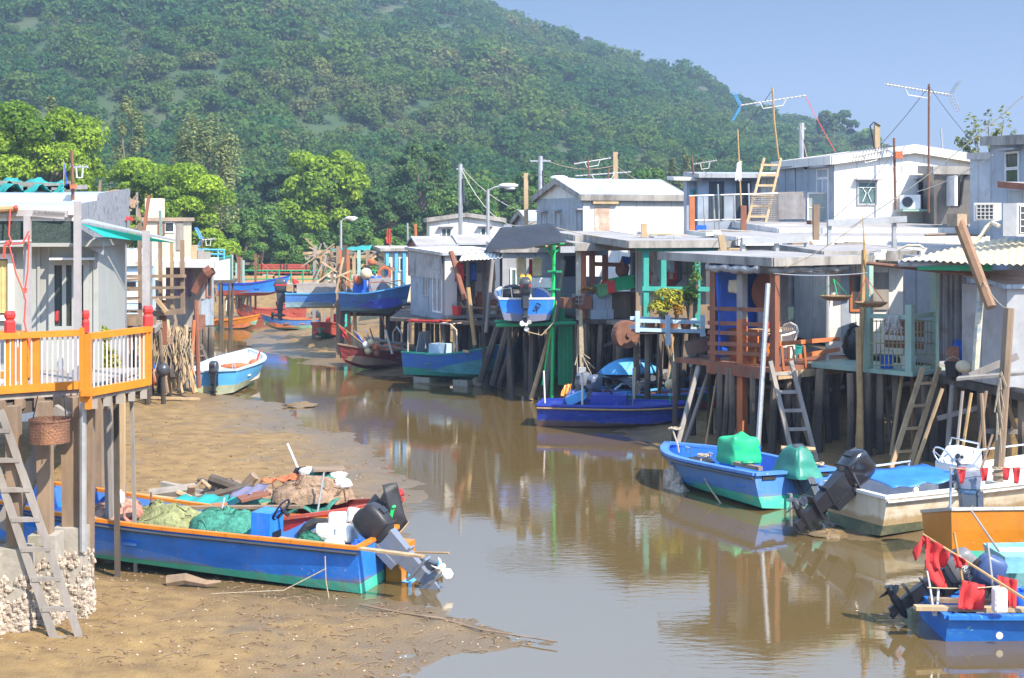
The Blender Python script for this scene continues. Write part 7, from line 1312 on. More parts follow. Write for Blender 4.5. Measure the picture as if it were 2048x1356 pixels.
r,a,s=fb('fishing_boat','maroon boat bristling with flag canes, nets and a white hoop',780,733,49.5,2.9,1.35,.62,0,maroon,maroon,mat('weathered_inside',(.30,.20,.13),.8,.3,3),wood,split=.2,rise=.3,thw=(.35,)); b=MB(); b.tube([(.75,-.35,.55),(.78,-.3,1.2),(.8,0,1.42),(.78,.3,1.2),(.75,.35,.55)],.035,6); b.build('white_hoop',steel,r); placed(r,V(a.x+.85,a.y+1.1,mz(a.x,a.y)-.05),R(214)); B12=r
heap('orange net heaped in the maroon boat','fishing_net','net',bp(r,1.0,.0,.55),(.55,.42,.25),neto,4); heap('brown net at the bow of the maroon boat','fishing_net','net',bp(r,1.9,0,.6),(.35,.3,.18),netb,3)
for i,(px,py,mm,lb) in enumerate(((732,690,foam,'white float on the cane bundle of the maroon boat'),(736,702,foamy,'yellow float below the white float on the canes'),(742,685,foamy,'cream float right of the white float'),(752,694,neto,'orange float beside the hoop boat canes'),(754,707,wood_b,'brown float low on the maroon boat bow'))): m=MB(); m.lathe([(.05,-.10),(.12,-.07),(.12,.07),(.05,.10)],P(px,py,48.6),10,Matrix.Rotation(.9,3,'Y')); one(m,'net_float',mm,lb,'float','floats on the maroon boat',True)
for i,(x0,y0,x1,y1,mm,lb,t0) in enumerate(((755,710,676,648,cloth_r,'long cane with a red flag slanting left from the maroon boat',.86),(752,708,708,660,tarpb,'cane with a furled blue flag on the maroon boat',.6),(740,690,731,657,tarpb,'upright cane with a light blue pennant on the maroon boat',.35),(749,695,738,652,blackm,'upright cane with a black pennant on the maroon boat',.55),(748,700,715,664,white,'white cane with pale wrapping on the maroon boat',.7))): flagpole(lb,P(x0,y0,48.7),P(x1,y1,48.7),mm,.16 if i!=0 else .2,t0,1.6,'flag canes of the maroon boat',r=.016,seed=i)
pole('mast_pole','grey pole leaning up from the maroon boat past its hoop',P(785,708,48.8),P(771,660,48.9),.05,steel,'pole'); pole('mast_pole','thin red brown stick extending the grey pole of the maroon boat',P(771,660,48.9),P(764,632,49),.025,wood_b,'pole')
for i,(a,b) in enumerate(((P(745,690,48.9),P(818,700,49)),(P(750,678,49.3),P(820,693,49.4)),(P(760,683,49.2),P(815,687,49.6)))): pole('loose_pole',['low','middle','upper'][i]+' grey pole laid along the maroon boat',a,b,.04,wood_g,'pole')
# 13 canopy boat
r,s=boat('fishing_boat','weathered blue and teal boat with a bare canopy frame propped on concrete blocks',3.6,1.6,.80,teald,bluem,mat('teal_inside',(.06,.26,.30),.6,.3,3),teald,split=.42,rise=.48,thw=(.3,),rake=.16,full=.5,kr=.75,group=bg_L)
b=MB()
for sg in (-1,1): b.tube([(.25,sg*.62,.8),(.25,sg*.6,1.72),(.5,sg*.6,1.80),(1.9,sg*.6,1.78),(2.15,sg*.62,1.6),(2.2,sg*.64,.86)],.025,6)
for x in (.3,.9,1.5,2.0): b.tube([(x,-.6,1.79),(x,.6,1.79)],.02,5)
b.build('canopy_frame',mat('rusty_white_tube',(.62,.5,.42),.6,.3,5,dirt=RUST,damt=.5),r); box_part(r,'windscreen',mat('grey_screen2',(.34,.36,.42),.35,.2,3),(.55,-.2,1.12),(.03,.6,.72),0,Matrix.Rotation(R(12),3,'Y')); box_part(r,'engine_box',lblue,(1.25,-.2,.94),(.6,.5,.35)); box_part(r,'helm_post',wood_p,(1.65,.0,1.3),(.09,.09,1.0)); b=MB(); b.bar((.3,-.5,1.84),(1.5,-.5,1.86),.5,.03); b.build('canopy_board',cloth_r,r); b=MB(); b.box((2.65,-.80,.98),(.3,.05,.08),-.35); b.build('wooden_fender',wood_p,r)
rr=placed(r,V(-3.2,46.1,.16),R(-33)); B13=r
m=MB()
for i in range(9): m.box(bp(r,1.2+.0*i,0,1.83)+V(U(-.7,.2),U(-.3,.3),.02),(.4,.12,.04),U(0,2))
one(m,'canopy_gear',wood_o,'orange and brown gear lying on top of the canopy frame','gear')
m=MB(); c=bp(r,2.9,.35,1.2); m.tube([c+V(.20*math.cos(2*PI*i/14),0,.24*math.sin(2*PI*i/14)) for i in range(15)],.06,7); one(m,'tyre_fender',rubber,'dark tyre hung at the bow of the blue and teal boat','tyre'); canister('upper yellowed float can at the bow of the blue and teal boat',c+V(-.02,-.12,-.1),foamy,.6); canister('lower yellowed float can at the bow of the blue and teal boat',c+V(-.02,-.12,-.34),foamy,.45)
for i,(x,w_) in enumerate(((.7,.9),(2.2,.8))): c=bp(r,x,-.1,0); m=MB(); m.box((c.x,c.y,.06),(w_*.7,.8,.26),R(-33)); one(m,'concrete_block',concr,('left','right')[i]+' concrete block under the blue and teal boat','concrete block','blocks under the canopy boat')
for i,px in enumerate((955,970)): m=MB(); m.tube([P(px,764,44.4),P(px+8,750,44.9)],[.17,.16],10); one(m,'concrete_pipe',concr,('left','right')[i]+' short concrete pipe end at the water right of the blue and teal boat','pipe','concrete pipe ends')
# 14 raised blue boat seen from the stern
r,s=boat('motor_boat','bright blue boat raised in the green lift with its stern towards the camera',4.2,1.64,.66,blue,blue,blue2,white,split=.13,rise=.3,tr=.97,wall=.08,thw=(.4,),group=bg_L); outboard(r,-.06,.05,.78,0,1.0,dgrey,dgrey,white,cloth_r); b=MB(); b.box((.6,-.45,1.10),(.10,.75,.30)); b.box((.55,-.75,.85),(.05,.05,.5)); b.box((.55,-.15,.85),(.05,.05,.5)); q=b.build('seat_back',white,r); bv=q.modifiers.new('b','BEVEL'); bv.width=.04; bv.segments=2; b=MB(); b.tube([(.05,.7,.66),(.05,.7,.95),(.05,.45,.98),(.05,.4,.66)],.018,6); b.build('grab_rail',chrome,r); b=MB(); b.ball((.9,.35,.80),(.4,.35,.24),12,7,.06); b.build('engine_cover',blackm,r); placed(r,V(.42,40.6,2.28),R(93)); B14=r
for i,(ch,yy) in enumerate((('5',.62),('8',.50),('3',.38))): pass
def letters(label_root,txt,loc,rz,size,m,name='lettering',par=None,rx=90,ry=0,depth=.004):
    c=bpy.data.curves.new(name,'FONT'); c.body=txt; c.size=size; c.extrude=depth; c.align_x='CENTER'; c.align_y='CENTER'
    o=bpy.data.objects.new(name,c); COL.objects.link(o); dg=bpy.context.evaluated_depsgraph_get(); me=bpy.data.meshes.new_from_object(o.evaluated_get(dg)); bpy.data.objects.remove(o); o=bpy.data.objects.new(name,me); COL.objects.link(o); me.materials.clear(); me.materials.append(m); o.parent=par; o.location=loc; o.rotation_euler=(R(rx),R(ry),rz); return o
letters(None,'583',( -.012,-.30,.42),R(-90),.20,black,'registration_number',r,90,-62)
m=MB(); m.tube([bp(r,-.3,.0,-.25),bp(r,-.3,-.4,-.35),bp(r,-.2,-.75,.0),bp(r,.0,-.85,.45),bp(r,.0,-.84,.62)],.018,5); one(m,'hanging_rope',rope,'slack rope looping under the raised blue boat motor','rope')
# 15 dark blue boat, 16 boats behind
r,s=boat('motor_boat','dark navy boat with an orange rubbing strip by the dark stilts',3.8,1.35,.60,mat('muddy_red_bottom',(.17,.10,.09),.6,.3,3),blued,blued,mat('navy_cap',(.03,.06,.42),.4,.2,3),split=.34,rise=.06,rub=bamboo,thw=(.3,),tr=.9,group=bg_L); box_part(r,'engine_box',blued,(1.75,.15,.70),(.9,.6,.28)); b=MB(); b.box((.9,.2,.72),(.5,.4,.22),.1,Matrix.Rotation(R(-25),3,'Y')); b.build('blue_hatch',sky,r); b=MB(); b.tube([(.08,.55,.05),(.0,.6,.02)],.05,6); b.build('drain_plug',white,r)
wheel((1.75,.1,.98),.17,black,r); placed(r,V(.72,36.3,-.06),R(-9)); B15=r
pole('thin_rod','white rod with a red tip at the stern of the dark navy boat',bp(r,.08,.3,.55),bp(r,.05,.3,1.38),.022,white,'rod'); pole('thin_rod','post with a grey lamp head standing in the dark navy boat',bp(r,1.1,-.2,.5),bp(r,1.1,-.2,1.42),.03,offw,'rod'); m=MB(); m.box(bp(r,1.1,-.2,1.47),(.18,.14,.13)); one(m,'lamp_head',greyp,'grey lamp head on the post in the dark navy boat','lamp'); pole('thin_rod','thin rod behind the engine box of the dark navy boat',bp(r,2.35,.2,.5),bp(r,2.35,.2,1.5),.016,steel,'rod'); pole('thin_rod','dark rod with a cream ball float near the navy boat bow',bp(r,3.3,.1,.6),bp(r,3.35,.1,1.9),.02,tealw,'rod'); ballf('cream_buoy','cream ball float on the dark rod near the navy boat bow','buoy',bp(r,3.3,.0,1.12),.14,foamy)
r,s=boat('motor_boat','red brown hulled boat with a grey sheet and two grey motors behind the navy boat',3.6,1.4,.60,maroon,mat('red_brown_hull',(.24,.10,.08),.6,.3,3),wood_b,sky,split=.2,rise=.3,group=bg_L); outboard(r,-.05,-.25,.62,R(10),.9,mat('slate_cowl',(.12,.15,.22),.3,.15,3,bump=0),dgrey,black); outboard(r,-.03,.28,.62,R(20),.95,mgrey,dgrey,black); placed(r,V(2.15,37.9,-.0),R(38)); B16=r
cloth('grey_sheet','crumpled dark grey sheet lying over the red brown boat','sheet',lay(bp(r,.7,-.75,.72),bp(r,2.7,-.7,.85),bp(r,2.7,.6,1.05),bp(r,.6,.6,1.0),.10,3),mat('grey_sheet',(.09,.10,.12),.6,.3,3,bump=.5),18,10)
t=thing('overturned_boat','upturned sky blue dinghy resting on the red brown boat','dinghy',bp(r,1.5,.3,1.0)); m=MB(); c=bp(r,1.7,.35,1.02)
m.grid(lambda a,b: c+Matrix.Rotation(R(22),3,'Z')@V((a-.5)*2.1,(b-.5)*1.0*(1-abs(2*a-1)**2.5),.42*math.sin(b*PI)*(1-abs(2*a-1)**2.2)-.03),16,10,.02); part(m,'shell',sky,t,True); m=MB(); m.box(c+V(.95,.3,-.02),(.3,.25,.12)); part(m,'grey_fitting',greyp,t)
cloth('orange_sheet','orange sheet hung at the left end of the red brown boat','sheet',lay(P(1121,795,37),P(1140,786,37),P(1143,768,37.2),P(1128,770,37.2),.05,2),orange,8,8); canister('two pieced blue barrel at the water by the red brown boat',P(1150,818,36.6),blued,1.2); 
m=MB(); m.ball(P(1143,812,36.9),(.20,.2,.42),12,8); one(m,'slate_motor_cover',mat('slate_cowl',(.12,.15,.22)),'tall slate blue rounded cover standing beside the blue barrel','cover',None,True)
r,s=boat('fishing_boat','long green hulled boat with maroon inside tied among the stilts',4.2,1.1,.52,teald,mat('green_blue_hull',(.05,.18,.12),.6,.3,3),maroon,blue2,split=.4,rise=.25,group=bg_L); placed(r,V(2.05,38.2,.05),R(-7)); m=MB(); m.tube([bp(r,.7,0,.6),bp(r,.9,.1,.75),bp(r,1.2,.1,.75),bp(r,1.3,.0,.6)],.03,6); one(m,'mooring_buoy',lblue,'pale loop handle box in the green hulled boat','box'); ballf('orange_lamp','small orange float at the stern of the green hulled boat','buoy',bp(r,.3,-.3,.6),.08,neto)
pole('mooring_pole','rod with yellow and black bands standing by the stilts behind the navy boat',P(1268,800,37.5),P(1270,735,37.5),.035,foamy,'pole'); m=MB()
for i in range(60): z=U(0,1); m.ball(P(1275+U(-5,5),795-z*30,37.6),(.05,.04,.05),5,4,.3)
one(m,'shell_clump',shell,'pale clump of oysters on the stilt behind the cream ball float','oysters')
# 17 blue boat with covered motor
r,s=boat('motor_boat','light blue boat with teal bottom, green covered console and shrouded motor',3.85,2.05,.66,teal,blue2,mat('vivid_blue_inside',(.03,.17,.62),.4,.2,2),blue2,split=.40,rise=.06,wall=.13,gw=.16,rub=dgrey,thw=(.12,),tr=.92,full=.5,rake=.10,group=bg_L)
outboard(r,-.02,-.05,.60,R(38),1.0,dgrey,dgrey,sgrey); box_part(r,'console',mat('vivid_blue_inside',(.03,.17,.62)),(1.55,.05,.62),(.5,.6,.7)); box_part(r,'motor_well',mat('vivid_blue_inside',(.03,.17,.62)),(.42,-.0,.34),(.7,.9,.06)); b=MB()
for x,y in ((2.6,.55),(1.7,.66)): b.tube([(x,y,.72),(x,y,.84),(x-.16,y+.02,.84),(x-.16,y+.02,.70)],.016,6)
b.build('grab_rail',chrome,r); b=MB(); b.tube([(-.03,.2,.30),(-.12,.2,.30),(-.12,.2,.0)],.03,6); b.build('step_bracket',steel,r); b=MB(); b.box((.0,-.62,.60),(.05,.3,.07)); b.box((.0,.62,.60),(.05,.3,.07)); b.build('stern_buffer',rubber,r)
placed(r,V(5.12,25.72,-.03),R(119),R(1.2),R(2)); B17=r
def sm_(o): q=o.modifiers.new('s','SUBSURF'); q.levels=2; q.render_levels=2; return o
def cover(name,label,c,dims,rz,m,wob=.12,top=.7,seed=0):
    b=MB(); n=20; rg=random.Random(seed); rows=[]; M=Matrix.Rotation(rz,3,'Z')
    for i,(z,k) in enumerate(((0,1),(.15,1.04),(.35,.98),(.55,1.0),(.75,.97),(.9,.93),(1,.80),(1.0,.35))):
        for j in range(n): 
            a=2*PI*j/n; q=k*(1+rg.uniform(-wob,wob)*.5); x=math.copysign(abs(math.cos(a))**.45,math.cos(a)); y=math.copysign(abs(math.sin(a))**.28,math.sin(a)); x=math.copysign(abs(x)**.6,x); q+=.05*math.sin(5*a+i*2.1+seed)*wob*6*(1-z*.4)
            b.v.append(tuple(Vector(c)+M@V(dims[0]/2*x*q*(1-(1-top)*z),dims[1]/2*y*q*(1-(1-top)*z),dims[2]*(z+rg.uniform(-.02,.02)+(.22*abs(x*y)*z*(1 if x*y<0 else .35) if seed==3 else -.1*abs(x*y)*z)))))
    b.f=[(i*n+j,i*n+(j+1)%n,(i+1)*n+(j+1)%n,(i+1)*n+j) for i in range(7) for j in range(n)]+[tuple(range(7*n,8*n))]; b.m=[0]*len(b.f); return sm_(one(b,name,m,label,'cover',None,True))
cover('console_cover','bright green tarpaulin cover tied over the boat console',bp(r,1.58,.06,.66),(.60,.72,.46),R(119),tarpg,.10,.94,3); cover('motor_cover','dark green cloth shroud tied over the light blue boat motor',bp(r,.05,-.06,.60),(.82,.64,.56),R(119),tarpd,.2,.5,4)
heap('crumpled black rag on the foredeck of the light blue boat','black_rag','rag',bp(r,2.5,.3,.55),(.26,.2,.10),blackm,3)
m=MB(); m.bar(bp(r,.1,.72,.75),bp(r,.8,.76,.76),.10,.07); one(m,'wooden_block',wood,'wooden block lying on the near gunwale of the light blue boat','wood'); m=MB(); m.ball(bp(r,.45,.74,.82),(.14,.07,.04),8,5,.1); one(m,'green_glove',greenp,'green glove lying on the wooden block','glove')
def knot(label,c,tail,nm='mooring_rope'):
    m=MB(); c=Vector(c)
    for i in range(6): a=U(0,6); m.tube([c+V(.12*math.cos(a+t),.08*math.sin(a+t),.03+.02*math.sin(3*t+i)) for t in (0,1,2,3,4)],.018,5)
    m.tube(tail,.018,5); return one(m,nm,rope,label,'rope')
knot('rope knotted on the bow of the light blue boat',bp(r,3.75,.0,1.02),[bp(r,3.75,.05,1.02),bp(r,3.5,.1,.75),bp(r,3.45,.1,.6)]); knot('rope hanging from the near side cleat of the light blue boat into the water',bp(r,1.75,.75,.76),[bp(r,1.75,.82,.76),bp(r,1.7,.86,.5),bp(r,1.3,.9,.2),bp(r,.9,.95,-.02)]); knot('white rope heap on the far stern quarter of the light blue boat',bp(r,.25,-.72,.72),[bp(r,.25,-.72,.72),bp(r,.4,-.8,.6)])
m=MB(); m.ball(P(1350,968,27.6),(.22,.2,.42),10,8,.2); m.ball(P(1362,990,27.3),(.18,.18,.2),9,6,.2); one(m,'barnacled_rope_clump',shell,'pale barnacled clump of rope under the bow of the light blue boat','rope clump')
# 18 white boat
r,s=boat('motor_boat','large white stained boat with a steering console and a black raised motor',7.0,1.75,.70,mat('weedy_white_bottom',(.10,.13,.08),.7,.3,3,dirt=(.3,.26,.14),damt=.5),mat('stained_white_hull',(.66,.60,.47),.45,.12,2,dirt=(.45,.27,.09),damt=.35,dsc=1.6,run=(.42,.25,.10,.55),scum=(.36,.24,.10,.27,.22)),white,white,split=.34,rise=.30,wall=.14,gw=.10,rub=steel,thw=(.62,),tr=.9,group=bg_L)
outboard(r,-.06,.08,.72,R(56),1.22,blackg,black,dgrey); box_part(r,'console',white,(2.45,.10,.62),(.55,.62,.70)); box_part(r,'console_recess',dgrey,(2.165,.10,.50),(.012,.42,.3)); b=MB(); b.hexa([V(2.2,-.18,.965),V(2.7,-.18,.965),V(2.7,.38,.965),V(2.2,.38,.965)],[V(2.42,-.18,1.22),V(2.68,-.18,1.22),V(2.68,.38,1.22),V(2.42,.38,1.22)]); b.build('dashboard',white,r); wheel((2.14,.18,1.07),.21,chrome,r); b=MB(); b.lathe([(.05,0),(.05,.02)],(2.29,-.02,1.10),10,Matrix.Rotation(R(-55),3,'Y')); b.lathe([(.03,0),(.03,.02)],(2.29,-.12,1.10),10,Matrix.Rotation(R(-55),3,'Y')); b.build('gauge',black,r)
b=MB(); b.tube([(2.5,-.25,1.22),(2.55,-.25,1.34),(2.6,.45,1.34),(2.55,.45,1.22)],.018,6); b.tube([(1.9,.80,.78),(1.95,.80,.92),(.6,.84,.88),(.5,.84,.76)],.02,6); b.tube([(3.2,.80,.85),(3.3,.78,1.0),(6.0,.55,1.1),(6.2,.5,1.0)],.018,6); b.build('hand_rail',chrome,r); b=MB(); b.tube([(2.2,-.25,0.95),(2.05,-.3,1.02),(1.98,-.3,1.10)],.03,6); b.box((2.2,-.27,.88),(.25,.12,.26)); b.build('throttle_lever',dgrey,r)
box_part(r,'inner_deck',white,(4.6,0,.52),(2.2,1.2,.05)); letters(None,'127',(1.72,-.873,.52),0,.17,black,'registration_number',r)
placed(r,V(5.72,23.75,-.02),R(27),0,R(0)); B18=r
cloth('blue_cover','bright blue tarpaulin lying over the stern well of the white boat','tarpaulin',lay(bp(r,.35,-.55,.80),bp(r,2.0,-.62,.84),bp(r,2.0,.55,.90),bp(r,.35,.55,.88),.03,3),mat('blue_tarp_faded',(.03,.20,.66),.45,.25,2,bump=.3,dirt=(.25,.4,.6),damt=.2),14,8)
heap('green rag on the hand rail of the white boat','green_rag','rag',bp(r,3.1,.8,.98),(.12,.06,.12),tarpd,2)
m=MB(); m.tube([P(1985,870,25),P(1975,900,24.6),P(1955,960,23.3),P(1942,1022,21.8)],.022,5); one(m,'mooring_chain',mat('rusty_chain',(.22,.15,.10),.8,.5,30,bump=1,bsc=60),'rusty chain slanting down from the weathered mooring post','chain')
m=MB(); 
for zz in (935,948): m.lathe([(.13,-.02),(.13,.02)],P(1998,zz,25.2),8)
for i in range(14): a=P(1998+U(-5,5),U(740,860),25.1); m.tube([a,a+V(U(-.1,.1),-.02,-U(.2,.5))],.012,4)
one(m,'rope_lashing',rope,'rope lashings wound round the weathered mooring post','rope')
# 19 orange boat
r,s=boat('motor_boat','bright orange boat with a teal bottom and blue inside at the right border',5.0,1.4,.78,teal,mat('orange_hull',(.54,.185,.008),.4,.12,2,dirt=(.5,.2,.02),damt=.15,run=(.36,.14,.03,.5),chips=(.5,.36,.16)),mat('vivid_blue_inside',(.03,.17,.62)),steel,split=.24,rise=.2,rub=None,tr=.95,full=.7,group=bg_L); outboard(r,.75,.25,1.02,R(4),.9,mgrey,dgrey,black); box_part(r,'cowling_panel',sgrey,(.545,.25,1.30),(.012,.14,.3)); b=MB(); b.box((1.5,0,.74),(2.6,1.1,.03)); b.build('deck_cover',sky,r); b=MB(); b.lathe([(.05,0),(.05,.02)],(1.72,-.695,.22),10,Matrix.Rotation(PI/2,3,'X')); b.build('drain_fitting',offw,r); placed(r,V(6.50,21.6,-.02),R(3),0,R(-13)); B19=r
# red pennant string
m=MB(); a=P(1898,935,21.8); b_=P(2060,930,22.2); k=16; pts=[a+(b_-a)*i/k-V(0,0,.06*math.sin(PI*i/k)) for i in range(k+1)]; m.tube(pts,.008,4); one(m,'flag_line',rope,'thin line carrying small red pennants over the orange boat','line')
for i,(px,sz) in enumerate(((1922,.16),(1968,.13),(2012,.12),(2033,.16))): c=P(px,938,21.9); cloth('red_pennant',('first','second','third','fourth')[i]+' red pennant from the left on the line over the orange boat','pennant',lay(c+V(-.03,0,-sz*1.4),c+V(.03,0,-sz*1.4),c+V(.07,0,.02),c+V(-.05,0,.02),.03,2,i),cloth_r,5,6,group='red pennants over the orange boat')
pole('thin_rod','thin grey rod standing between the white and orange boats',P(1900,1025,22),P(1902,937,22),.02,steel,'rod')
# 21, 20 lower right boats
r,s=boat('small_boat','pale turquoise boat end showing at the right border below the orange boat',3.5,1.2,.5,teald,mat('pale_turquoise',(.22,.50,.54),.5,.25,3),lblue,mat('pale_turquoise',(.22,.5,.54)),split=.3,group=bg_L); placed(r,V(6.85,20.1,-.02),R(2)); m=MB(); m.box(P(2032,1125,19.4),(.40,.3,.22)); m.box(P(2032,1117,19.4),(.30,.2,.1)); one(m,'turquoise_box',mat('pale_turquoise',(.22,.5,.54)),'pale turquoise box on the boat end at the right border','box')
r,s=boat('small_boat','blue boat with flaking paint and red flags at the lower right border',4.2,1.35,.45,mat('pale_blue_bottom',(.35,.52,.62)),bluep,blue,bluep,split=.30,rise=.15,tr=.95,full=.7,gw=.13,group=bg_L); a=outboard(r,.34,.30,.62,R(58),.88,mat('grey_cowl',(.20,.20,.20),.35,.12,3,bump=0),black,black,text='MARINE'); outboard(r,.75,.05,.62,R(30),.8,mat('navy_cowl',(.05,.09,.22),.3,.15,3,bump=0),dgrey,black)
b=MB(); b.lathe([(.045,0),(.045,.015)],(.62,-.675,.25),10,Matrix.Rotation(PI/2,3,'X')); b.build('round_fitting',offw,r); placed(r,V(5.35,18.1,-.14),R(0)); B20=r;
m=MB(); m.bar(bp(r,-.35,-.45,.53),bp(r,1.2,-.40,.49),.12,.05); one(m,'loose_plank',wood_p,'wooden bar laid across the stern of the flaking blue boat','plank'); m=MB(); m.bar(bp(r,-.1,-.2,.56),bp(r,1.1,-.15,.52),.10,.05); one(m,'loose_plank',wood,'second wooden bar just behind the first on the flaking blue boat','plank')
RF='red flags of the flaking blue boat'
flagpole('grey cane with a large red flag folded at its middle on the flaking blue boat',P(1868,1232,17.7),P(1850,1120,17.9),cloth_r,.27,.60,.3,RF,steel,.016,1)
flagpole('long bamboo cane slanting from the right with a red pennant at its left tip',P(2075,1215,17.5),P(1845,1068,18.0),cloth_r,-.20,.93,-.9,RF,bamboo,.018,2)
c=P(1858,1095,17.95); cloth('red_flag','big hanging red flag at the left end of the slanting bamboo cane','flag',lay(P(1848,1140,17.9),P(1890,1135,17.9),P(1898,1100,17.9),P(1850,1072,17.95),.06,2),cloth_r,10,10)
cloth('red_flag','small red ribbon bow tied in the middle of the slanting bamboo cane','flag',lay(P(1912,1138,17.8),P(1935,1128,17.8),P(1930,1118,17.8),P(1908,1108,17.8),.05,2,3),cloth_r,8,8)
cloth('red_flag','wide red flag hung before the motors of the flaking blue boat','flag',lay(P(1914,1218,17.5),P(1965,1220,17.5),P(1970,1170,17.6),P(1925,1160,17.6),.06,2,1),cloth_r,10,10); cloth('red_flag','red flag hanging behind the white float at the right border','flag',lay(P(2005,1225,17.7),P(2030,1222,17.7),P(2035,1160,17.8),P(1995,1150,17.8),.06,2,2),cloth_r,10,10)
for i,(x0,y0,x1,y1,mm,lb) in enumerate(((1937,1230,1908,1065,bamboo,'thin cane standing between the red flags'),(1988,1190,1975,1085,steel,'grey cane beside the ball float over the orange hull'),(2010,1120,1943,1022,wood_g,'grey cane slanting up to the orange boat gunwale'),(1873,1232,1878,1160,white,'short white stick at the stern of the flaking blue boat'))): pole('flag_cane',lb,P(x0,y0,17.8 if i!=2 else 19.5),P(x1,y1,17.9 if i!=2 else 20.6),.016,mm,'cane')
m=MB(); m.box(P(1999,1200,17.4),(.17,.14,.30)); o=one(m,'plastic_float',foam,'white square plastic float tied with green cord before the red flag','float'); bv=o.modifiers.new('b','BEVEL'); bv.width=.03; bv.segments=2
canister('blue barrel in the flaking blue boat at the right border',P(2040,1232,17.9),tarpb,.9); rope_between('thin yellow cord strung between the red flag canes',P(1855,1175,17.8),P(2000,1172,17.5),.02,.008,foamy,'cord','cord')
# mud litter: sticks, shells and clods on the flats
rng=np.random.default_rng(12); m=MB(); cnt=0
while cnt<2400:
    px=rng.uniform(-20,1120); py=rng.uniform(790,1356)**1.0; g=G(px,py,.05)
    if sdist(np.array([g.x]),np.array([g.y]))[0]<.08: continue
    z=mz(g.x,g.y); k=rng.random(); s=float(rng.uniform(.006,.022)**1.0)
    if k<.55: m.mi=0; m.ball((g.x,g.y,z+.3*s),(s*1.5,s*1.2,s*.6),6,4,.35)
    elif k<.72: m.mi=1; m.ball((g.x,g.y,z+.006),(s*.8,s*.6,s*.4),6,4,.3)
    else: m.mi=2; a=rng.uniform(0,6.3); l=rng.uniform(.03,.12); d=V(math.cos(a),math.sin(a),0)*l; m.tube([V(g.x,g.y,z+.005)-d,V(g.x+.03,g.y,z+.02),V(g.x,g.y,z+.005)+d],.005,4)
    cnt+=1
o=m.build('mud_litter',[mat('mud_clods',(.22,.14,.08),.85,.4,6),mat('pale_shells',(.55,.45,.36),.7,.3,9),mat('dark_twigs',(.24,.17,.10),.9,.3,6)],None); tag(o,'shells, clods and twigs scattered on the mud','litter',None,'stuff')
m=MB(); m.tube([V(*(G(x,y,.04)))+V(0,0,.02) for x,y in ((720,1212),(800,1228),(880,1240),(960,1262),(1040,1275),(1115,1287))],[.014,.012,.014,.012,.010,.008],6); one(m,'mud_rope',wood,'long dark waterlogged rope lying on the mud point','rope')
c=G(385,1172,.05); m=MB(); m.tube([c+V(-.35,0,.06),c+V(-.1,.0,.10),c+V(.2,-.02,.04),c+V(.4,0,.06)],[.09,.08,.05,.02],7); one(m,'driftwood_log',wood,'smooth driftwood stump lying against the long blue boat','driftwood')
m=MB(); c=G(303,890,.1); m.ball(c+V(0,0,.05),(.10,.09,.07),8,5,.2); one(m,'green_stone',greens,'green weedy stone on the mud behind the deck posts','stone'); m=MB(); c=G(228,858,.2); m.box(c,(.33,.03,.08),.2); one(m,'orange_scrap',neto,'orange scrap lying on the mud between the thin posts','scrap'); m=MB(); a=G(300,795,.2); b_=G(400,798,.15); m.bar(a,b_,.14,.06); one(m,'loose_plank',wood_p,'pale plank lying on the mud below the pale blue boat','plank')
m=MB(); c=G(630,1062,.0)
m=MB(); m.ball(V(*G(600,812,0).xy,.0),(.5,.5,.10),10,6,.25); one(m,'mud_islet',mudm,'small mud islet in the water right of the pale blue boat','mud islet')
m=MB(); m.ball(V(*G(1660,1070,0).xy,.0),(.34,.27,.07),10,6,.25); one(m,'mud_islet',mudm,'mud hump under the black raised motor','mud islet')
# ===== household clutter on the decks
def bucket(label,c,r,h,m,cat='bucket'):
    c=Vector(c); t=thing('bucket',label,cat,c); b=MB(); b.lathe([(r*.75,0),(r*.8,.01),(r,h),(r*1.06,h),(r*1.06,h-.03),(r*.98,h-.03),(r*.94,h-.005),(r*.7,.03)],c,14); b.build('body',m,t); b=MB(); b.tube([c+V(-r,0,h),c+V(-r*.7,-r*.3,h+.5*r),c+V(0,-r*.4,h+.75*r),c+V(r*.7,-r*.3,h+.5*r),c+V(r,0,h)],.012,5); b.build('handle',steel,t)
def gas(label,c,m):
    c=Vector(c); t=thing('gas_bottle',label,'gas bottle',c); b=MB(); b.lathe([(.13,0),(.16,.03),(.16,.48),(.11,.58),(.04,.62)],c,14); b.build('body',m,t,True); b=MB(); b.lathe([(.09,.58),(.10,.70),(.095,.70),(.085,.60)],c,12,None,False); b.build('collar',m,t)
def on(fc,px,py,out): return fc.pt(px,py,out)
d7=lambda px,o: V(*f7.pt(px,620,o).xy,2.15)
bucket('red bucket at the left of the grey hut porch',d7(912,.10),.17,.30,red); bucket('blue bucket in the middle of the grey hut porch',d7(946,-.3),.19,.32,tarpb); bucket('white bucket at the right of the grey hut porch',d7(985,.05),.16,.28,white); gas('orange gas bottle standing on the grey hut porch',d7(972,-.5),neto)
heap('old net heaped on the grey hut porch','fishing_net','net',d7(930,-.4)+V(0,0,.15),(.4,.3,.5),netb,3); heap('orange net bundle by the right post of the grey hut porch','fishing_net','net',d7(1000,-.2)+V(0,0,.1),(.3,.25,.35),neto,3)
for i,(px,mm,lb,h) in enumerate(((915,cloth_r,'red shirt','.'),(940,tarpb,'blue cloth','.'),(978,cloth_w,'white shirt','.'))): a=f7.pt(px,524,.16); cloth('hanging_garment',lb+' hung under the grey hut porch roof','clothes',lay(a+V(-.14,0,-.62),a+V(.16,0,-.6),a+V(.12,0,0),a+V(-.12,0,0),.03,2,i),mm,6,6,group='clothes on the grey hut porch')
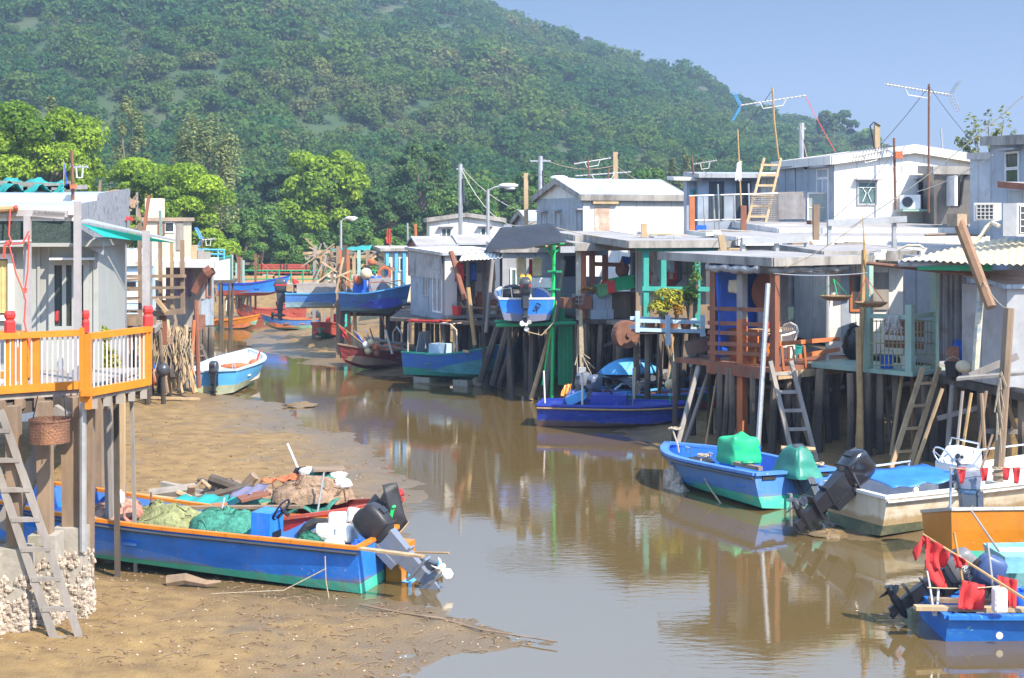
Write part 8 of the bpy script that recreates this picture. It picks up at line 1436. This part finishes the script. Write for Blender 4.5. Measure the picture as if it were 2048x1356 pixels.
for i,(px,mm,lb) in enumerate(((1012,tarpb,'blue bucket'),(1022,red,'red bucket'),(1085,orange,'orange bucket'))): bucket(lb+' on the deck of the dim inner hut behind the raised blue boat',V(*fq.pt(px,610,.5).xy,2.21),.17,.30,mm)
heap('dark net hung in a heap behind the raised blue boat','fishing_net','net',V(*fq.pt(1060,600,.4).xy,2.3),(.45,.3,.5),netb,4); cloth('red_towel','red towel hanging between the two foam floats','towel',lay(P(1058,552,42),P(1064,552,42),P(1064,518,42),P(1058,518,42),.02,1),cloth_r,4,6)
d6=lambda px,o: V(*f6.pt(px,630,o).xy,2.36)
bucket('green bucket inside the brown timber room',d6(1200,-.7),.17,.3,tarpg); gas('grey gas bottle at the back of the brown timber room',d6(1225,-1.3),tin_g)
d5=lambda px,o: V(*f5.pt(px,650,o).xy,2.35)
for px,mm,lb in ((1345,tarpb,'blue bucket behind the bush in the open hut'),(1430,red,'red bucket at the right end of the open hut')): bucket(lb,d5(px,-.6),.18,.32,mm)
for i in range(6):
    px=1338+i*9; a=f5.pt(px,506,-1.0); cloth('hanging_garment','garment in the row at the back of the open hut','clothes',lay(a+V(-.1,0,-.75-.1*(i%3)),a+V(.1,0,-.75),a+V(.08,0,0),a+V(-.08,0,0),.03,1,i),(cloth_w,greyp,lblue,cloth_c,cloth_r,dgrey)[i],4,6,group='row of clothes at the back of the open hut')
m=MB(); b5.slab(m,1.0,2.7,3.2,3.25,.02,.4); b5.slab(m,1.0,2.7,3.65,3.69,.02,.35); one(m,'wall_shelf',wood_g,'two plank shelves on the back wall of the open hut','shelf')
q=lambda u,o: V(*bw.at(u,0,o).xy,2.0)
bucket('turquoise bucket on the brown porch by the grey door',q(2.0,.25),.16,.28,tarpt); bucket('white bucket at the back corner of the brown porch',q(1.75,.2),.15,.26,white)
m=MB(); m.bar(q(1.72,.1),q(1.66,.04)+V(0,0,1.6),.035); m.box(q(1.72,.12)+V(0,0,.06),(.1,.3,.12),.6); one(m,'broom',wood_p,'broom leaning on the back wall of the brown porch','broom')
cloth('hand_towel','pale green hand towel over the grey door leaf on the porch','towel',lay(bw.at(1.9,2.85,.09),bw.at(2.1,2.85,.09),bw.at(2.1,3.18,.09),bw.at(1.9,3.18,.09),.02,1),mat('pale_green_cloth',(.42,.55,.40),.85,.2,4),5,5)
for i,(u,mm) in enumerate(((.75,red),(.95,tin_s),(1.12,orange))): m=MB(); c=bw.at(u,2.745,.45); m.lathe([(.05,0),(.07,.01),(.075,.14),(.06,.15)],c,10); one(m,'cooking_pot',mm,('red pot','tin pot','orange pot')[i]+' on the small porch table','pot')
for px,o,mm,lb in ((1760,.25,tarpb,'blue bucket behind the green balcony mesh'),(1795,.4,white,'white tub behind the green balcony mesh')): p=l2.pt(px,720,-o); bucket(lb,V(p.x,p.y,2.02),.17,.28,mm)
bucket('black bucket on the shed deck by the wire cage',V(*P(1905,735,29.0).xy,2.0),.16,.3,black); gas('blue gas bottle between the wire cage and the grey shed',V(*P(1917,720,29.6).xy,2.0),tarpb)
# thin props and cross braces between the stilts
for rt,x0,x1,ya,yb,zt,k in ((hut,4.6,7.9,31.2,33.5,1.9,14),(hw,7.6,9.3,30,32,1.92,7),(hg,3.4,6.0,38,40,2.2,8),(HBR,1.9,3.4,40.6,42,2.2,6),(h7,-2.0,0,45,47,2.05,7),(sh,8.3,10.5,27,29.5,1.9,8)):
    for i in range(k):
        x=U(x0,x1); y=U(ya,yb) if rt is not hut else 31.2+abs(x-5.7)*.9+U(-.1,.8); d=U(-.7,.7); b=MB(); zq_=mz(x+d,y-.2)-.2; b.tube([(x+d,y-U(0,.4),zq_),(x,y,zt)],[U(.025,.05)]*2,6); b.build('prop',(wood_g,wood_p,wood,STV[1],bamboo)[i%5],rt)
    for i in range(k//3): x=U(x0,x1-.8); y=U(ya,yb); z=U(.7,1.6); b=MB(); b.bar((x,y,z),(x+U(.7,1.4),y+U(-.2,.5),z+U(-.4,.4)),.05,.09); b.build('brace',wood_g,rt)
m=MB(); m.box((0,450,57),(1900,1560,120)); hzo=m.build('haze',hz,None,loc=(0,0,0)); hzo['kind']='stuff'
